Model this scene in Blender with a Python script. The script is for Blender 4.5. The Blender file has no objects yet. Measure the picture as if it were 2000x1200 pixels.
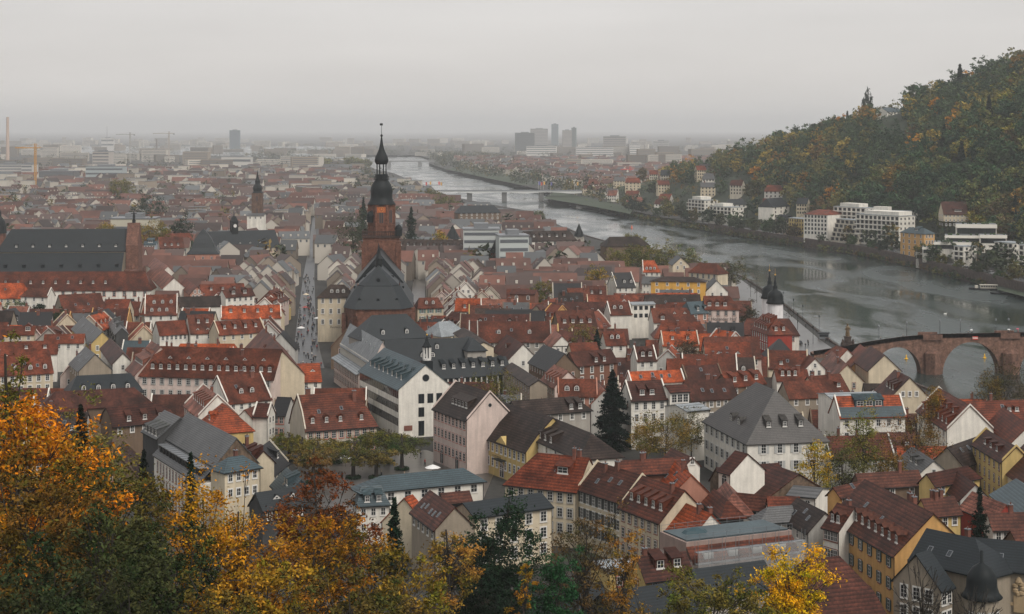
import bpy, bmesh, math, random
from mathutils import Vector, Matrix, noise
from mathutils.geometry import tessellate_polygon
R = math.radians
SC = bpy.context.scene
COL = SC.collection
rng = random.Random(7)

# ------------------------------------------------------------------ camera, light, exposure
F, YH, HC = 3400.0, 252.0, 85.0          # focal length (px of a 2000 px wide frame), horizon row, eye height
cam = bpy.data.cameras.new('camera'); camo = bpy.data.objects.new('camera', cam); COL.objects.link(camo)
camo.location = (0, 0, HC); camo.rotation_euler = (R(90), 0, 0)
cam.sensor_width = 36; cam.lens = F / 2000 * 36; cam.shift_y = -(600 - YH) / 2000
cam.clip_start = 1; cam.clip_end = 140000
SC.camera = camo
SC.view_settings.view_transform = 'Standard'; SC.view_settings.look = 'None'
SC.view_settings.exposure = 0.2; SC.view_settings.gamma = 1
SUN_EL, SUN_AZ = R(48), R(-38)            # sun behind the camera's right shoulder, through cloud
W = bpy.data.worlds.new('World'); SC.world = W; W.use_nodes = True
wt = W.node_tree; wn = wt.nodes; wn.clear(); wl = wt.links
def wnode(t, **k):
    n = wn.new(t)
    for a, b in k.items(): setattr(n, a, b)
    return n
sky = wnode('ShaderNodeTexSky', sky_type='NISHITA', sun_disc=False, sun_elevation=SUN_EL, sun_rotation=R(142), altitude=100, air_density=1.0, dust_density=6.0, ozone_density=1.0)
hs = wnode('ShaderNodeHueSaturation'); hs.inputs['Saturation'].default_value = 0.12
wl.new(sky.outputs[0], hs.inputs['Color'])
tc = wnode('ShaderNodeTexCoord'); sx = wnode('ShaderNodeSeparateXYZ'); wl.new(tc.outputs['Generated'], sx.inputs[0])
cr = wnode('ShaderNodeValToRGB'); e = cr.color_ramp.elements      # overcast: dim at the horizon, brighter overhead
e[0].position = 0.0; e[0].color = (1.30, 1.235, 1.165, 1); e[1].position = 1.0; e[1].color = (1.05, 1.05, 1.07, 1)
for p_, c_ in ((.03, (1.24, 1.185, 1.13, 1)), (.075, (1.12, 1.085, 1.055, 1)), (.14, (1.06, 1.045, 1.04, 1)), (.35, (.92, .92, .94, 1))):
    q = e.new(p_); q.color = c_
wl.new(sx.outputs['Z'], cr.inputs[0])
mp = wnode('ShaderNodeMapping'); mp.inputs['Scale'].default_value = (2.2, 2.2, 13)
wl.new(tc.outputs['Generated'], mp.inputs[0])
nz = wnode('ShaderNodeTexNoise'); nz.inputs['Scale'].default_value = 1.6; nz.inputs['Detail'].default_value = 5; nz.inputs['Roughness'].default_value = .5
wl.new(mp.outputs[0], nz.inputs['Vector'])
mr = wnode('ShaderNodeMapRange'); mr.inputs[1].default_value = .3; mr.inputs[2].default_value = .7; mr.inputs[3].default_value = .90; mr.inputs[4].default_value = 1.07
wl.new(nz.outputs[0], mr.inputs[0])
mx = wnode('ShaderNodeMix', data_type='RGBA', blend_type='MULTIPLY'); mx.inputs[0].default_value = 1
wl.new(cr.outputs[0], mx.inputs[6]); wl.new(mr.outputs[0], mx.inputs[7])
b1 = wnode('ShaderNodeBackground'); b1.inputs[1].default_value = 0.05; wl.new(hs.outputs[0], b1.inputs[0])
b2 = wnode('ShaderNodeBackground'); b2.inputs[1].default_value = 0.50; wl.new(mx.outputs[2], b2.inputs[0])
ad = wnode('ShaderNodeAddShader'); wl.new(b1.outputs[0], ad.inputs[0]); wl.new(b2.outputs[0], ad.inputs[1])
wo = wnode('ShaderNodeOutputWorld'); wl.new(ad.outputs[0], wo.inputs[0])
sl = bpy.data.lights.new('sun', 'SUN'); sl.energy = 1.5; sl.angle = R(26); sl.color = (1, .93, .84)
so = bpy.data.objects.new('sun', sl); COL.objects.link(so); so.location = (0, -50, 300)
so.rotation_euler = Vector((-math.sin(R(142)) * math.cos(SUN_EL), -math.cos(R(142)) * math.cos(SUN_EL), -math.sin(SUN_EL))).to_track_quat('-Z', 'Y').to_euler()
SC.cycles.use_denoising = True
SC.cycles.max_bounces = 6; SC.cycles.diffuse_bounces = 2; SC.cycles.glossy_bounces = 2; SC.cycles.transparent_max_bounces = 16
SC.cycles.transmission_bounces = 2; SC.cycles.volume_bounces = 3; SC.cycles.caustics_reflective = False; SC.cycles.caustics_refractive = False

# ------------------------------------------------------------------ helpers
def P(px, py, z=0.0):
    D = F * (HC - z) / (py - YH); return Vector(((px - 1000) * D / F, D, z))
def PD(px, py, D):
    return Vector(((px - 1000) * D / F, D, HC - (py - YH) * D / F))
def pix(v): return (1000 + F * v[0] / v[1], YH + F * (HC - v[2]) / v[1])

MATS = {}
def mat(name, color=(.5, .5, .5), rough=.8, objcol=False, var=.0, nscale=1.0, namt=0., fine=0., fscale=6., bump=0., courses=0., spec=.4, metallic=0., streak=0., trans=0., island=0., hue=None, coords='Object', dist=.1):
    m = bpy.data.materials.new(name); m.use_nodes = True; MATS[name] = m
    t = m.node_tree; n = t.nodes; l = t.links; n.clear()
    out = n.new('ShaderNodeOutputMaterial'); b = n.new('ShaderNodeBsdfPrincipled')
    b.inputs['Roughness'].default_value = rough; b.inputs['Metallic'].default_value = metallic
    b.inputs['Specular IOR Level'].default_value = spec
    l.new(b.outputs[0], out.inputs[0])
    oi = n.new('ShaderNodeObjectInfo')
    if objcol: c = oi.outputs['Color']
    else:
        r_ = n.new('ShaderNodeRGB'); r_.outputs[0].default_value = (*color, 1); c = r_.outputs[0]
    co = n.new('ShaderNodeTexCoord').outputs[coords]
    def mul(c, f):
        x = n.new('ShaderNodeMix'); x.data_type = 'RGBA'; x.blend_type = 'MULTIPLY'; x.inputs[0].default_value = 1
        l.new(c, x.inputs[6]); l.new(f, x.inputs[7]); return x.outputs[2]
    def rngmap(s, lo, hi, a=.3, z=.7):
        x = n.new('ShaderNodeMapRange'); l.new(s, x.inputs[0]); x.inputs[1].default_value = a; x.inputs[2].default_value = z
        x.inputs[3].default_value = lo; x.inputs[4].default_value = hi; return x.outputs[0]
    def nt(scale, det=4, vec=None, sc=None):
        x = n.new('ShaderNodeTexNoise'); x.inputs['Scale'].default_value = scale; x.inputs['Detail'].default_value = det
        v = vec or co
        if sc:
            q = n.new('ShaderNodeMapping'); q.inputs['Scale'].default_value = sc; l.new(v, q.inputs[0]); v = q.outputs[0]
        l.new(v, x.inputs['Vector']); return x.outputs[0]
    if hue:
        x = n.new('ShaderNodeMix'); x.data_type = 'RGBA'; x.blend_type = 'MIX'
        l.new(rngmap(nt(hue[1], 2), 0, hue[2], .4, .66), x.inputs[0]); l.new(c, x.inputs[6])
        y = n.new('ShaderNodeRGB'); y.outputs[0].default_value = (*hue[0], 1)
        z_ = mul(c, y.outputs[0]); l.new(z_, x.inputs[7]); c = x.outputs[2]
    if var: c = mul(c, rngmap(oi.outputs['Random'], 1 - var, 1 + var, 0, 1))
    if namt: c = mul(c, rngmap(nt(nscale), 1 - namt, 1 + namt * .5))
    if fine: c = mul(c, rngmap(nt(fscale, 2), 1 - fine, 1 + fine))
    if streak: c = mul(c, rngmap(nt(1, 3, sc=(1.1, 1.1, .12)), 1 - streak, 1.03))
    if island:
        g = n.new('ShaderNodeNewGeometry'); c = mul(c, rngmap(g.outputs['Random Per Island'], 1 - island, 1 + island, 0, 1))
    h = None
    if courses:
        w = n.new('ShaderNodeTexWave'); w.wave_type = 'BANDS'; w.bands_direction = 'Z'; w.wave_profile = 'SAW'
        w.inputs['Scale'].default_value = courses; w.inputs['Distortion'].default_value = .25; w.inputs['Detail'].default_value = 1; l.new(co, w.inputs[0])
        c = mul(c, rngmap(w.outputs['Fac'], .42, 1.15, 0, .8)); h = w.outputs['Fac']
    l.new(c, b.inputs['Base Color'])
    if bump:
        bp = n.new('ShaderNodeBump'); bp.inputs['Strength'].default_value = bump; bp.inputs['Distance'].default_value = dist
        l.new(h or nt(fscale, 3), bp.inputs['Height']); l.new(bp.outputs[0], b.inputs['Normal'])
    if trans:
        tr = n.new('ShaderNodeBsdfTranslucent'); l.new(c, tr.inputs[0]); s = n.new('ShaderNodeMixShader'); s.inputs[0].default_value = trans
        l.new(b.outputs[0], s.inputs[1]); l.new(tr.outputs[0], s.inputs[2]); l.new(s.outputs[0], out.inputs[0])
    return m
mat('roof_tile', rough=.55, objcol=True, var=.22, nscale=.22, namt=.7, fine=.4, fscale=1.6, bump=.35, spec=.14, hue=((.5, .52, .42), .3, .75))
mat('roof_tile_near', rough=.55, objcol=True, var=.12, nscale=.35, namt=.6, fine=.38, fscale=2.4, bump=.5, courses=.62, spec=.14, hue=((.48, .45, .42), .4, .6))
mat('slate', rough=.5, objcol=True, var=.1, nscale=.3, namt=.25, fine=.22, fscale=3, bump=.3, courses=.9, spec=.32)
mat('plaster', rough=.9, objcol=True, var=.05, nscale=.4, namt=.10, fine=.05, fscale=3, streak=.2, spec=.2)
mat('sandstone', rough=.85, objcol=True, nscale=.5, namt=.35, fine=.35, fscale=1.4, bump=.4, streak=.3, spec=.25)
mat('frame_white', (.62, .6, .56), .6)
mat('frame_dark', (.03, .03, .03), .6)
mat('glass', (.018, .022, .026), .12, spec=.5, var=.3)
mat('surround', objcol=True, rough=.8)
mat('metal_grey', (.22, .23, .24), .45, metallic=.6)
mat('metal_dark', (.012, .015, .016), .5, spec=.12)
mat('brick', (.16, .06, .04), .85, namt=.3, fine=.2, var=.2)
mat('paint', objcol=True, rough=.55)
mat('gold', (.75, .45, .1), .3, metallic=1)
mat('leaf', rough=.8, objcol=True, trans=.1, island=.55, hue=((.34, .72, .6), .3, .9), spec=.05)
mat('bark', (.035, .028, .022), .9, namt=.3, nscale=2)
mat('asphalt', (.05, .05, .05), .42, nscale=.15, namt=.4, fine=.2, spec=.5)
mat('paving', (.085, .078, .07), .3, nscale=.12, namt=.4, fine=.25, fscale=1.2, spec=.5, coords='Generated' if 0 else 'Object')
mat('ground', (.032, .030, .026), .85, nscale=.05, namt=.4, fine=.3, fscale=.6)
mat('grass', (.036, .052, .026), .9, nscale=.05, namt=.4, fine=.3, fscale=.8)
mat('undergrowth', (.028, .04, .02), .95, nscale=.04, namt=.5, fine=.4, fscale=.4)
mat('skin', (.45, .28, .2), .6)
mat('cloth', objcol=True, rough=.8, var=.2)
mat('netting', (.45, .46, .45), .7)
M = lambda k: MATS[k]

class MB:
    def __init__(s): s.v = []; s.f = []; s.m = []
    def add(s, pts, faces, mi=0):
        o = len(s.v); s.v += [tuple(p) for p in pts]
        for f in faces: s.f.append([i + o for i in f]); s.m.append(mi)
        return s
    def poly(s, pts, mi=0): return s.add(pts, [list(range(len(pts)))], mi)
    def box(s, x0, x1, y0, y1, z0, z1, mi=0, bottom=True):
        p = [(x0, y0, z0), (x1, y0, z0), (x1, y1, z0), (x0, y1, z0), (x0, y0, z1), (x1, y0, z1), (x1, y1, z1), (x0, y1, z1)]
        f = [[0, 1, 5, 4], [1, 2, 6, 5], [2, 3, 7, 6], [3, 0, 4, 7], [4, 5, 6, 7]]
        if bottom: f.append([3, 2, 1, 0])
        return s.add(p, f, mi)
    def tube(s, a, b, r0, r1, n=6, mi=0, cap=True):
        a = Vector(a); b = Vector(b); d = (b - a)
        if d.length < 1e-6: return s
        d.normalize(); u = d.orthogonal().normalized(); w = d.cross(u)
        p = []
        for c, r in ((a, r0), (b, r1)):
            for k in range(n):
                t = 2 * math.pi * k / n; p.append(c + (u * math.cos(t) + w * math.sin(t)) * r)
        f = [[k, (k + 1) % n, n + (k + 1) % n, n + k] for k in range(n)]
        if cap: f += [list(range(n))[::-1], list(range(n, 2 * n))]
        return s.add(p, f, mi)
    def lathe(s, prof, n=16, c=(0, 0, 0), mi=0, rot=0., cap=True, sx=1., sy=1.):
        p = []
        for r, z in prof:
            for k in range(n):
                t = 2 * math.pi * k / n + rot; p.append((c[0] + r * math.cos(t) * sx, c[1] + r * math.sin(t) * sy, c[2] + z))
        f = []
        for j in range(len(prof) - 1):
            for k in range(n): f.append([j * n + k, j * n + (k + 1) % n, (j + 1) * n + (k + 1) % n, (j + 1) * n + k])
        if cap: f += [list(range(n))[::-1], [(len(prof) - 1) * n + k for k in range(n)]]
        return s.add(p, f, mi)
    def mesh(s, name, mats, smooth=False):
        me = bpy.data.meshes.new(name); me.from_pydata(s.v, [], s.f)
        for m in mats: me.materials.append(M(m) if isinstance(m, str) else m)
        if len(mats) > 1: me.polygons.foreach_set('material_index', s.m)
        if smooth: me.polygons.foreach_set('use_smooth', [True] * len(s.f))
        me.update(); return me
    def build(s, name, mats, parent=None, col=None, loc=(0, 0, 0), rz=0., smooth=False):
        return inst(name, s.mesh(name, mats if isinstance(mats, (list, tuple)) else [mats], smooth), parent, col, loc, rz)
def inst(name, me, parent=None, col=None, loc=(0, 0, 0), rz=0., scale=None):
    o = bpy.data.objects.new(name, me); COL.objects.link(o)
    o.parent = parent; o.location = loc
    if rz: o.rotation_euler = (0, 0, rz)
    if scale: o.scale = scale
    if col: o.color = (*col, 1)
    return o
THINGS = []
def tag(o, label, cat, group=None, kind=None):
    if label: o['label'] = label
    if cat: o['category'] = cat
    if group: o['group'] = group
    if kind: o['kind'] = kind
    return o
def thing(name, label, cat, loc=(0, 0, 0), rz=0., group=None):
    o = bpy.data.objects.new(name, None); COL.objects.link(o); o.location = loc; o.rotation_euler = (0, 0, rz)
    o.empty_display_size = 1
    return tag(o, label, cat, group)
def sheet(name, pts, z, m, kind='structure', skirt=0., skirtmat=None):
    pts = [Vector((p[0], p[1], 0)) for p in pts]
    tr = tessellate_polygon([pts]); mb = MB()
    mb.add([(p.x, p.y, z) for p in pts], [list(t) for t in tr])
    o = mb.build(name, m); o['kind'] = kind
    me = o.data; bm = bmesh.new(); bm.from_mesh(me); bmesh.ops.recalc_face_normals(bm, faces=bm.faces)
    if bm.faces and bm.faces[0].normal.z < 0: bmesh.ops.reverse_faces(bm, faces=bm.faces)
    bm.to_mesh(me); bm.free(); return o

# ------------------------------------------------------------------ river, land, hills
NEAR = [(160, -60), (150, 260), (150, 470), (136, 560), (127, 630), (127, 700), (131, 830), (132, 1000), (120, 1100), (105, 1185)] + \
       [tuple(P(a, b, -6)[:2]) for a, b in ((1190, 490), (1130, 472), (1080, 447), (1040, 425), (960, 410), (880, 393), (830, 372), (770, 345), (700, 328), (640, 319), (560, 312))]
FAR = [(340, -60), (330, 500), (305, 800)] + [tuple(P(a, b, -6)[:2]) for a, b in
       ((2000, 578), (1900, 552), (1800, 527), (1700, 503), (1600, 488), (1500, 472), (1400, 455), (1300, 438), (1240, 425), (1180, 412), (1132, 396), (1000, 366), (940, 352), (872, 337), (838, 324), (838, 314), (820, 307), (600, 306))]
def xbank(y, line=FAR):
    for (x0, y0), (x1, y1) in zip(line, line[1:]):
        if y0 <= y <= y1: return x0 + (x1 - x0) * (y - y0) / (y1 - y0 + 1e-9)
    return line[-1][0]
BIG = 48000
near_land = sheet('town_ground', NEAR + [(NEAR[-1][0] - 200, NEAR[-1][1] + 300), (-BIG, BIG), (-BIG, -60)], 0, 'ground')
far_land = sheet('far_bank_ground', FAR + [(FAR[-1][0], FAR[-1][1] + 100), (FAR[-1][0], BIG), (BIG, BIG), (BIG, -60)], 0, 'ground')
base = sheet('riverbed', [(-BIG, -100), (BIG, -100), (BIG, BIG), (-BIG, BIG)], -9, 'ground')
# water
m = bpy.data.materials.new('river_water'); m.use_nodes = True; MATS['river_water'] = m
t = m.node_tree; n = t.nodes; l = t.links; b = n['Principled BSDF']
b.inputs['Base Color'].default_value = (.022, .034, .032, 1); b.inputs['Specular IOR Level'].default_value = .5; b.inputs['IOR'].default_value = 1.33
co = n.new('ShaderNodeTexCoord')
def wnz(sc, scale, det, dist=0.):
    q = n.new('ShaderNodeMapping'); q.inputs['Scale'].default_value = sc; q.inputs['Rotation'].default_value = (0, 0, R(12)); l.new(co.outputs['Object'], q.inputs[0])
    x = n.new('ShaderNodeTexNoise'); x.inputs['Scale'].default_value = scale; x.inputs['Detail'].default_value = det; x.inputs['Distortion'].default_value = dist; l.new(q.outputs[0], x.inputs['Vector']); return x
patch = wnz((1.6, .55, 1), .012, 9, 1.2)      # wind patches: smooth and ruffled water
fine = wnz((1, .35, 1), .45, 3)
r1 = n.new('ShaderNodeMapRange'); l.new(patch.outputs[0], r1.inputs[0]); r1.inputs[1].default_value = .44; r1.inputs[2].default_value = .6; r1.inputs[3].default_value = .10; r1.inputs[4].default_value = .95
bp = n.new('ShaderNodeBump'); bp.inputs['Distance'].default_value = .25; l.new(r1.outputs[0], bp.inputs['Strength']); l.new(fine.outputs[0], bp.inputs['Height']); mid = wnz((1, .3, 1), .09, 5, .6); bp2 = n.new('ShaderNodeBump'); bp2.inputs['Distance'].default_value = .5; bp2.inputs['Strength'].default_value = .3; l.new(mid.outputs[0], bp2.inputs['Height']); l.new(bp.outputs[0], bp2.inputs['Normal']); l.new(bp2.outputs[0], b.inputs['Normal'])
r2 = n.new('ShaderNodeMapRange'); l.new(patch.outputs[0], r2.inputs[0]); r2.inputs[1].default_value = .42; r2.inputs[2].default_value = .6; r2.inputs[3].default_value = .08; r2.inputs[4].default_value = .3
l.new(r2.outputs[0], b.inputs['Roughness'])
sheet('river_water', [(-3000, -80), (1500, -80), (1500, 9000), (-3000, 9000)], -6, 'river_water')

def sstep(a, b, x):
    t_ = max(0., min(1., (x - a) / (b - a))); return t_ * t_ * (3 - 2 * t_)
ZM = [(0, 230), (900, 230), (1300, 290), (1500, 262), (1600, 220), (1700, 150), (1850, 80), (2000, 42), (2300, 7), (2500, 0), (9000, 0)]
def hill_z(x, y):
    s = (x - xbank(y)) * .955
    for (a, za), (b_, zb) in zip(ZM, ZM[1:]):
        if a <= y <= b_: zm = za + (zb - za) * (y - a) / (b_ - a); break
    else: zm = 0
    s0 = 34 + 16 * (1 - sstep(1150, 1350, y))
    if s < s0 or zm < 1: return -1.5
    h = max(0, .80 * (s - s0))
    z = zm * (1 - math.exp(-h / zm * 1.05))
    return z - 1.5 * (1 - sstep(s0, s0 + 26, s)) + 5 * noise.noise((x * .012, y * .012, 0)) * sstep(60, 200, s)
mb = MB(); nx, ny = 110, 90; pts = []
for j in range(ny + 1):
    y = 600 + 2100 * j / ny; xb = xbank(y)
    for i in range(nx + 1):
        x = xb + 30 + 900 * (i / nx) ** 1.4; pts.append((x, y, hill_z(x, y)))
mb.add(pts, [[j * (nx + 1) + i, j * (nx + 1) + i + 1, (j + 1) * (nx + 1) + i + 1, (j + 1) * (nx + 1) + i] for j in range(ny) for i in range(nx)])
mb.build('wooded_hill', 'undergrowth', smooth=True)['kind'] = 'structure'
def slope_z(x, y):   # the castle hill under the camera falls away towards the town
    z = max(0, (292 - y)) * .262 + max(0, -x - 40) * .10 * sstep(330, 200, y)
    z -= max(0, x - 40) * .10 * sstep(300, 150, y)
    return max(z, 0) - .6 + 1.2 * noise.noise((x * .03, y * .03, 3))
mb = MB(); pts = []
for j in range(61):
    y = 8 + 340 * j / 60
    for i in range(81):
        x = -190 + 330 * i / 80; pts.append((x, y, min(slope_z(x, y), 85 - .30 * y - 1.0 if y < 285 else 99)))
mb.add(pts, [[j * 81 + i, j * 81 + i + 1, (j + 1) * 81 + i + 1, (j + 1) * 81 + i] for j in range(60) for i in range(80)])
mb.build('castle_hillside', 'undergrowth', smooth=True)['kind'] = 'structure'
# ------------------------------------------------------------------ palettes
RC = dict(r=(.145, .033, .014), o=(.33, .062, .016), d=(.070, .021, .013), b=(.040, .026, .021), g=(.085, .085, .085), s=(.010, .015, .018), p=(.21, .078, .052),  # p: wet tile, the sky's sheen is put into the pale pink
          k=(.010, .010, .011), l=(.25, .27, .28), c=(.045, .07, .08), m=(.112, .029, .014), t=(.092, .030, .018), q=(.062, .056, .052))
WC = dict(W=(.74, .70, .62), C=(.60, .51, .37), P=(.62, .50, .44), Z=(.72, .40, .085), O=(.58, .33, .12), Y=(.55, .40, .16), G=(.36, .33, .29), S=(.19, .085, .055), B=(.30, .25, .19),
          N=(.16, .11, .075), V=(.42, .20, .14), R=(.30, .045, .03), A=(.50, .48, .44), L=(.34, .38, .42), X=(.06, .06, .06), E=(.52, .47, .38))
SUR = dict(w=(.62, .6, .56), r=(.38, .10, .06), p=(.42, .18, .14), s=(.22, .09, .06), g=(.3, .29, .27))
CACHE = {}
def cached(key, fn):
    if key not in CACHE: CACHE[key] = fn()
    return CACHE[key]
def window_mesh(w, h, style):
    def fn():
        b = MB(); s = .16; x = w / 2
        if style in 'fa':                      # casement with surround, bars and panes
            if style == 'f': b.box(-x - s, x + s, -.05, .02, -s, h + s, 0)
            b.box(-x, x, -.09, -.04, 0, h, 1)
            nx = 2; nz = 2 if h < 1.9 else 3; g = .07; pw = (w - .2 - g * (nx - 1)) / nx; ph = (h - .2 - g * (nz - 1)) / nz
            for i in range(nx):
                for j in range(nz):
                    x0 = -x + .1 + i * (pw + g); z0 = .1 + j * (ph + g); b.poly([(x0, -.1, z0), (x0 + pw, -.1, z0), (x0 + pw, -.1, z0 + ph), (x0, -.1, z0 + ph)], 2)
            b.box(-x - s, x + s, -.16, .02, -s - .08, -s + .02 if style == 'f' else 0, 0)
        elif style == 'd':                     # dark modern strip window with thin frame
            b.box(-x, x, -.06, .02, 0, h, 3)
            k = max(1, round(w / 1.1)); pw = (w - .12) / k
            for i in range(k): b.poly([(-x + .08 + i * pw, -.07, .08), (-x + (i + 1) * pw, -.07, .08), (-x + (i + 1) * pw, -.07, h - .08), (-x + .08 + i * pw, -.07, h - .08)], 2)
        elif style == 'o':                     # arched window
            n_ = 8; arc = [(x * math.cos(math.pi * k / n_), h - x + x * math.sin(math.pi * k / n_)) for k in range(n_ + 1)]
            out_ = [(-x - s, 0), (x + s, 0)] + [(p * (x + s) / x, h - x + (q - h + x) * (x + s) / x) for p, q in arc]
            b.poly([(p, -.04, q) for p, q in out_], 0)
            b.poly([(p, -.06, q) for p, q in [(-x, .05), (x, .05)] + arc], 1)
            b.poly([(p * .86, -.08, .1 + q * .93) for p, q in [(-x, .05), (x, .05)] + arc], 2)
            b.box(-.05, .05, -.1, -.05, .1, h, 1); b.box(-x, x, -.1, -.05, h - x - .05, h - x + .05, 1)
        elif style == 'l':                     # dark lancet opening
            n_ = 8; arc = [(x * math.cos(math.pi * k / n_), h - x * 1.5 + 1.5 * x * math.sin(math.pi * k / n_)) for k in range(n_ + 1)]
            b.poly([(p * 1.22, -.05, q * 1.03) for p, q in [(-x, -.1), (x, -.1)] + arc], 0); b.poly([(p, -.08, q) for p, q in [(-x, 0), (x, 0)] + arc], 3); b.box(-.06, .06, -.14, -.08, 0, h - .1, 0)
        elif style == 'q':                     # round window
            pts = [(x * math.cos(2 * math.pi * k / 14), x + x * math.sin(2 * math.pi * k / 14)) for k in range(14)]
            b.poly([(p * 1.12, -.03, x + (q - x) * 1.12) for p, q in pts], 0); b.poly([(p, -.05, q) for p, q in pts], 2)
        return b.mesh('window', ['surround', 'frame_white', 'glass', 'frame_dark'])
    return cached(('win', round(w, 2), round(h, 2), style), fn)
def shutter_mesh(w, h):
    def fn():
        b = MB(); b.box(-w / 2, w / 2, -.09, -.03, 0, h, 0)
        for k in range(6): b.box(-w / 2 + .06, w / 2 - .06, -.11, -.09, h * (k + .15) / 6, h * (k + .75) / 6, 0)
        return b.mesh('shutter', ['paint'])
    return cached(('shut', round(w, 2), round(h, 2)), fn)
def add_window(par, w, h, style, x, y, z, rz, sur='w', shut=None):
    o = inst('window', window_mesh(w, h, style), par, SUR[sur], (x, y, z), rz)
    if shut:
        for sg in (-1, 1): inst('shutter', shutter_mesh(w * .5, h), o, shut, (sg * (w * .75 + .1), -.02, 0))
    return o
def dormer_mesh(kind, w, h, pitch):
    def fn():
        b = MB(); x = w / 2; d = h / pitch + .4; rp = .8
        if kind == 'g':
            top = h + x * rp; dt = top / pitch + .3
            b.add([(-x, 0, -.3), (x, 0, -.3), (x, 0, h), (0, 0, top), (-x, 0, h), (-x, d, -.3), (x, d, -.3), (x, d, h), (0, dt, top), (-x, d, h)],
                  [[0, 1, 2, 3, 4], [1, 6, 7, 2], [5, 0, 4, 9]], 0)
            o_ = .22; zo = h - o_ * rp
            for sg in (-1, 1):
                b.add([(0, -.25, top + .1), (sg * (x + o_), -.25, zo + .1), (sg * (x + o_), d, zo + .1), (0, dt + .2, top + .1), (0, -.25, top - .05), (sg * (x + o_), -.25, zo - .05), (sg * (x + o_), d, zo - .05), (0, dt + .2, top - .05)],
                      [[0, 1, 2, 3], [4, 7, 6, 5], [0, 4, 5, 1], [1, 5, 6, 2]], 1)
        elif kind in 'sb':
            zb = h + (.35 * d if kind == 's' else .05); db = (zb / pitch + .3) if kind == 'b' else (h / (pitch * .65) + .3); zb = h + (pitch * .35 * db if kind == 's' else .05)
            b.add([(-x, 0, -.3), (x, 0, -.3), (x, 0, h), (-x, 0, h), (-x, db, -.3), (x, db, -.3), (x, db, zb), (-x, db, zb)], [[0, 1, 2, 3], [1, 5, 6, 2], [4, 0, 3, 7]], 0)
            o_ = .18; b.add([(-x - o_, -.3, h + .02), (x + o_, -.3, h + .02), (x + o_, db, zb + .12), (-x - o_, db, zb + .12), (-x - o_, -.3, h - .12), (x + o_, -.3, h - .12), (x + o_, db, zb - .02), (-x - o_, db, zb - .02)],
                  [[0, 1, 2, 3], [4, 7, 6, 5], [0, 4, 5, 1], [1, 5, 6, 2], [3, 7, 4, 0]], 1)
        elif kind == 'a':                       # round-headed
            n_ = 8; arc = [(x * math.cos(math.pi * k / n_), h - x * .6 + x * math.sin(math.pi * k / n_)) for k in range(n_ + 1)]
            pr = [(x, -.3)] + arc + [(-x, -.3)]; N = len(pr)
            p0 = [(a, 0, c) for a, c in pr]; p1 = [(a, d + .4, c) for a, c in pr]
            b.add(p0, [list(range(N))[::-1]], 0)
            b.add(p0 + p1, [[k, k + 1, N + k + 1, N + k] for k in range(N - 1)], 1)
        elif kind == 't':                       # small triangular eyebrow
            dt = h / pitch + .3
            b.add([(-x, 0, 0), (x, 0, 0), (0, 0, h), (0, dt, h)], [[0, 1, 2]], 2)
            b.add([(-x - .15, -.15, -.05), (0, -.15, h + .12), (0, dt + .1, h + .12), (x + .15, -.15, -.05)], [[0, 1, 2], [1, 3, 2]], 1)
            b.box(-.25, .25, -.03, .0, .12, h * .5, 3)
        return b.mesh('dormer', ['plaster', 'roof_tile', 'frame_white', 'glass'])
    return cached(('dorm', kind, round(w, 2), round(h, 2), round(pitch, 1)), fn)
def chimney_mesh(w, d, h, k):
    def fn():
        b = MB(); b.box(-w / 2, w / 2, -d / 2, d / 2, -1.5, h, 0); b.box(-w / 2 - .08, w / 2 + .08, -d / 2 - .08, d / 2 + .08, h, h + .14, 1)
        for q in range(k): b.tube(((q + .5) / k * w - w / 2, 0, h + .14), ((q + .5) / k * w - w / 2, 0, h + .5), .13, .11, 6, 0)
        return b.mesh('chimney', ['brick', 'metal_grey'])
    return cached(('chim', w, d, h, k), fn)
def skylight_mesh(pitch):
    def fn():
        b = MB(); a = math.atan(pitch); c_, s_ = math.cos(a), math.sin(a)
        def pt(u, v, nn): return (u, v * c_ - nn * s_, v * s_ + nn * c_)
        q = [pt(-.42, -.6, .14), pt(.42, -.6, .14), pt(.42, .6, .14), pt(-.42, .6, .14)]; q2 = [pt(-.42, -.6, -.1), pt(.42, -.6, -.1), pt(.42, .6, -.1), pt(-.42, .6, -.1)]
        b.add(q + q2, [[0, 1, 2, 3], [0, 4, 5, 1], [1, 5, 6, 2], [2, 6, 7, 3], [3, 7, 4, 0]], 0)
        b.poly([pt(-.33, -.5, .16), pt(.33, -.5, .16), pt(.33, .5, .16), pt(-.33, .5, .16)], 1)
        return b.mesh('skylight', ['metal_grey', 'glass'])
    return cached(('sky', round(pitch, 1)), fn)
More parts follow.
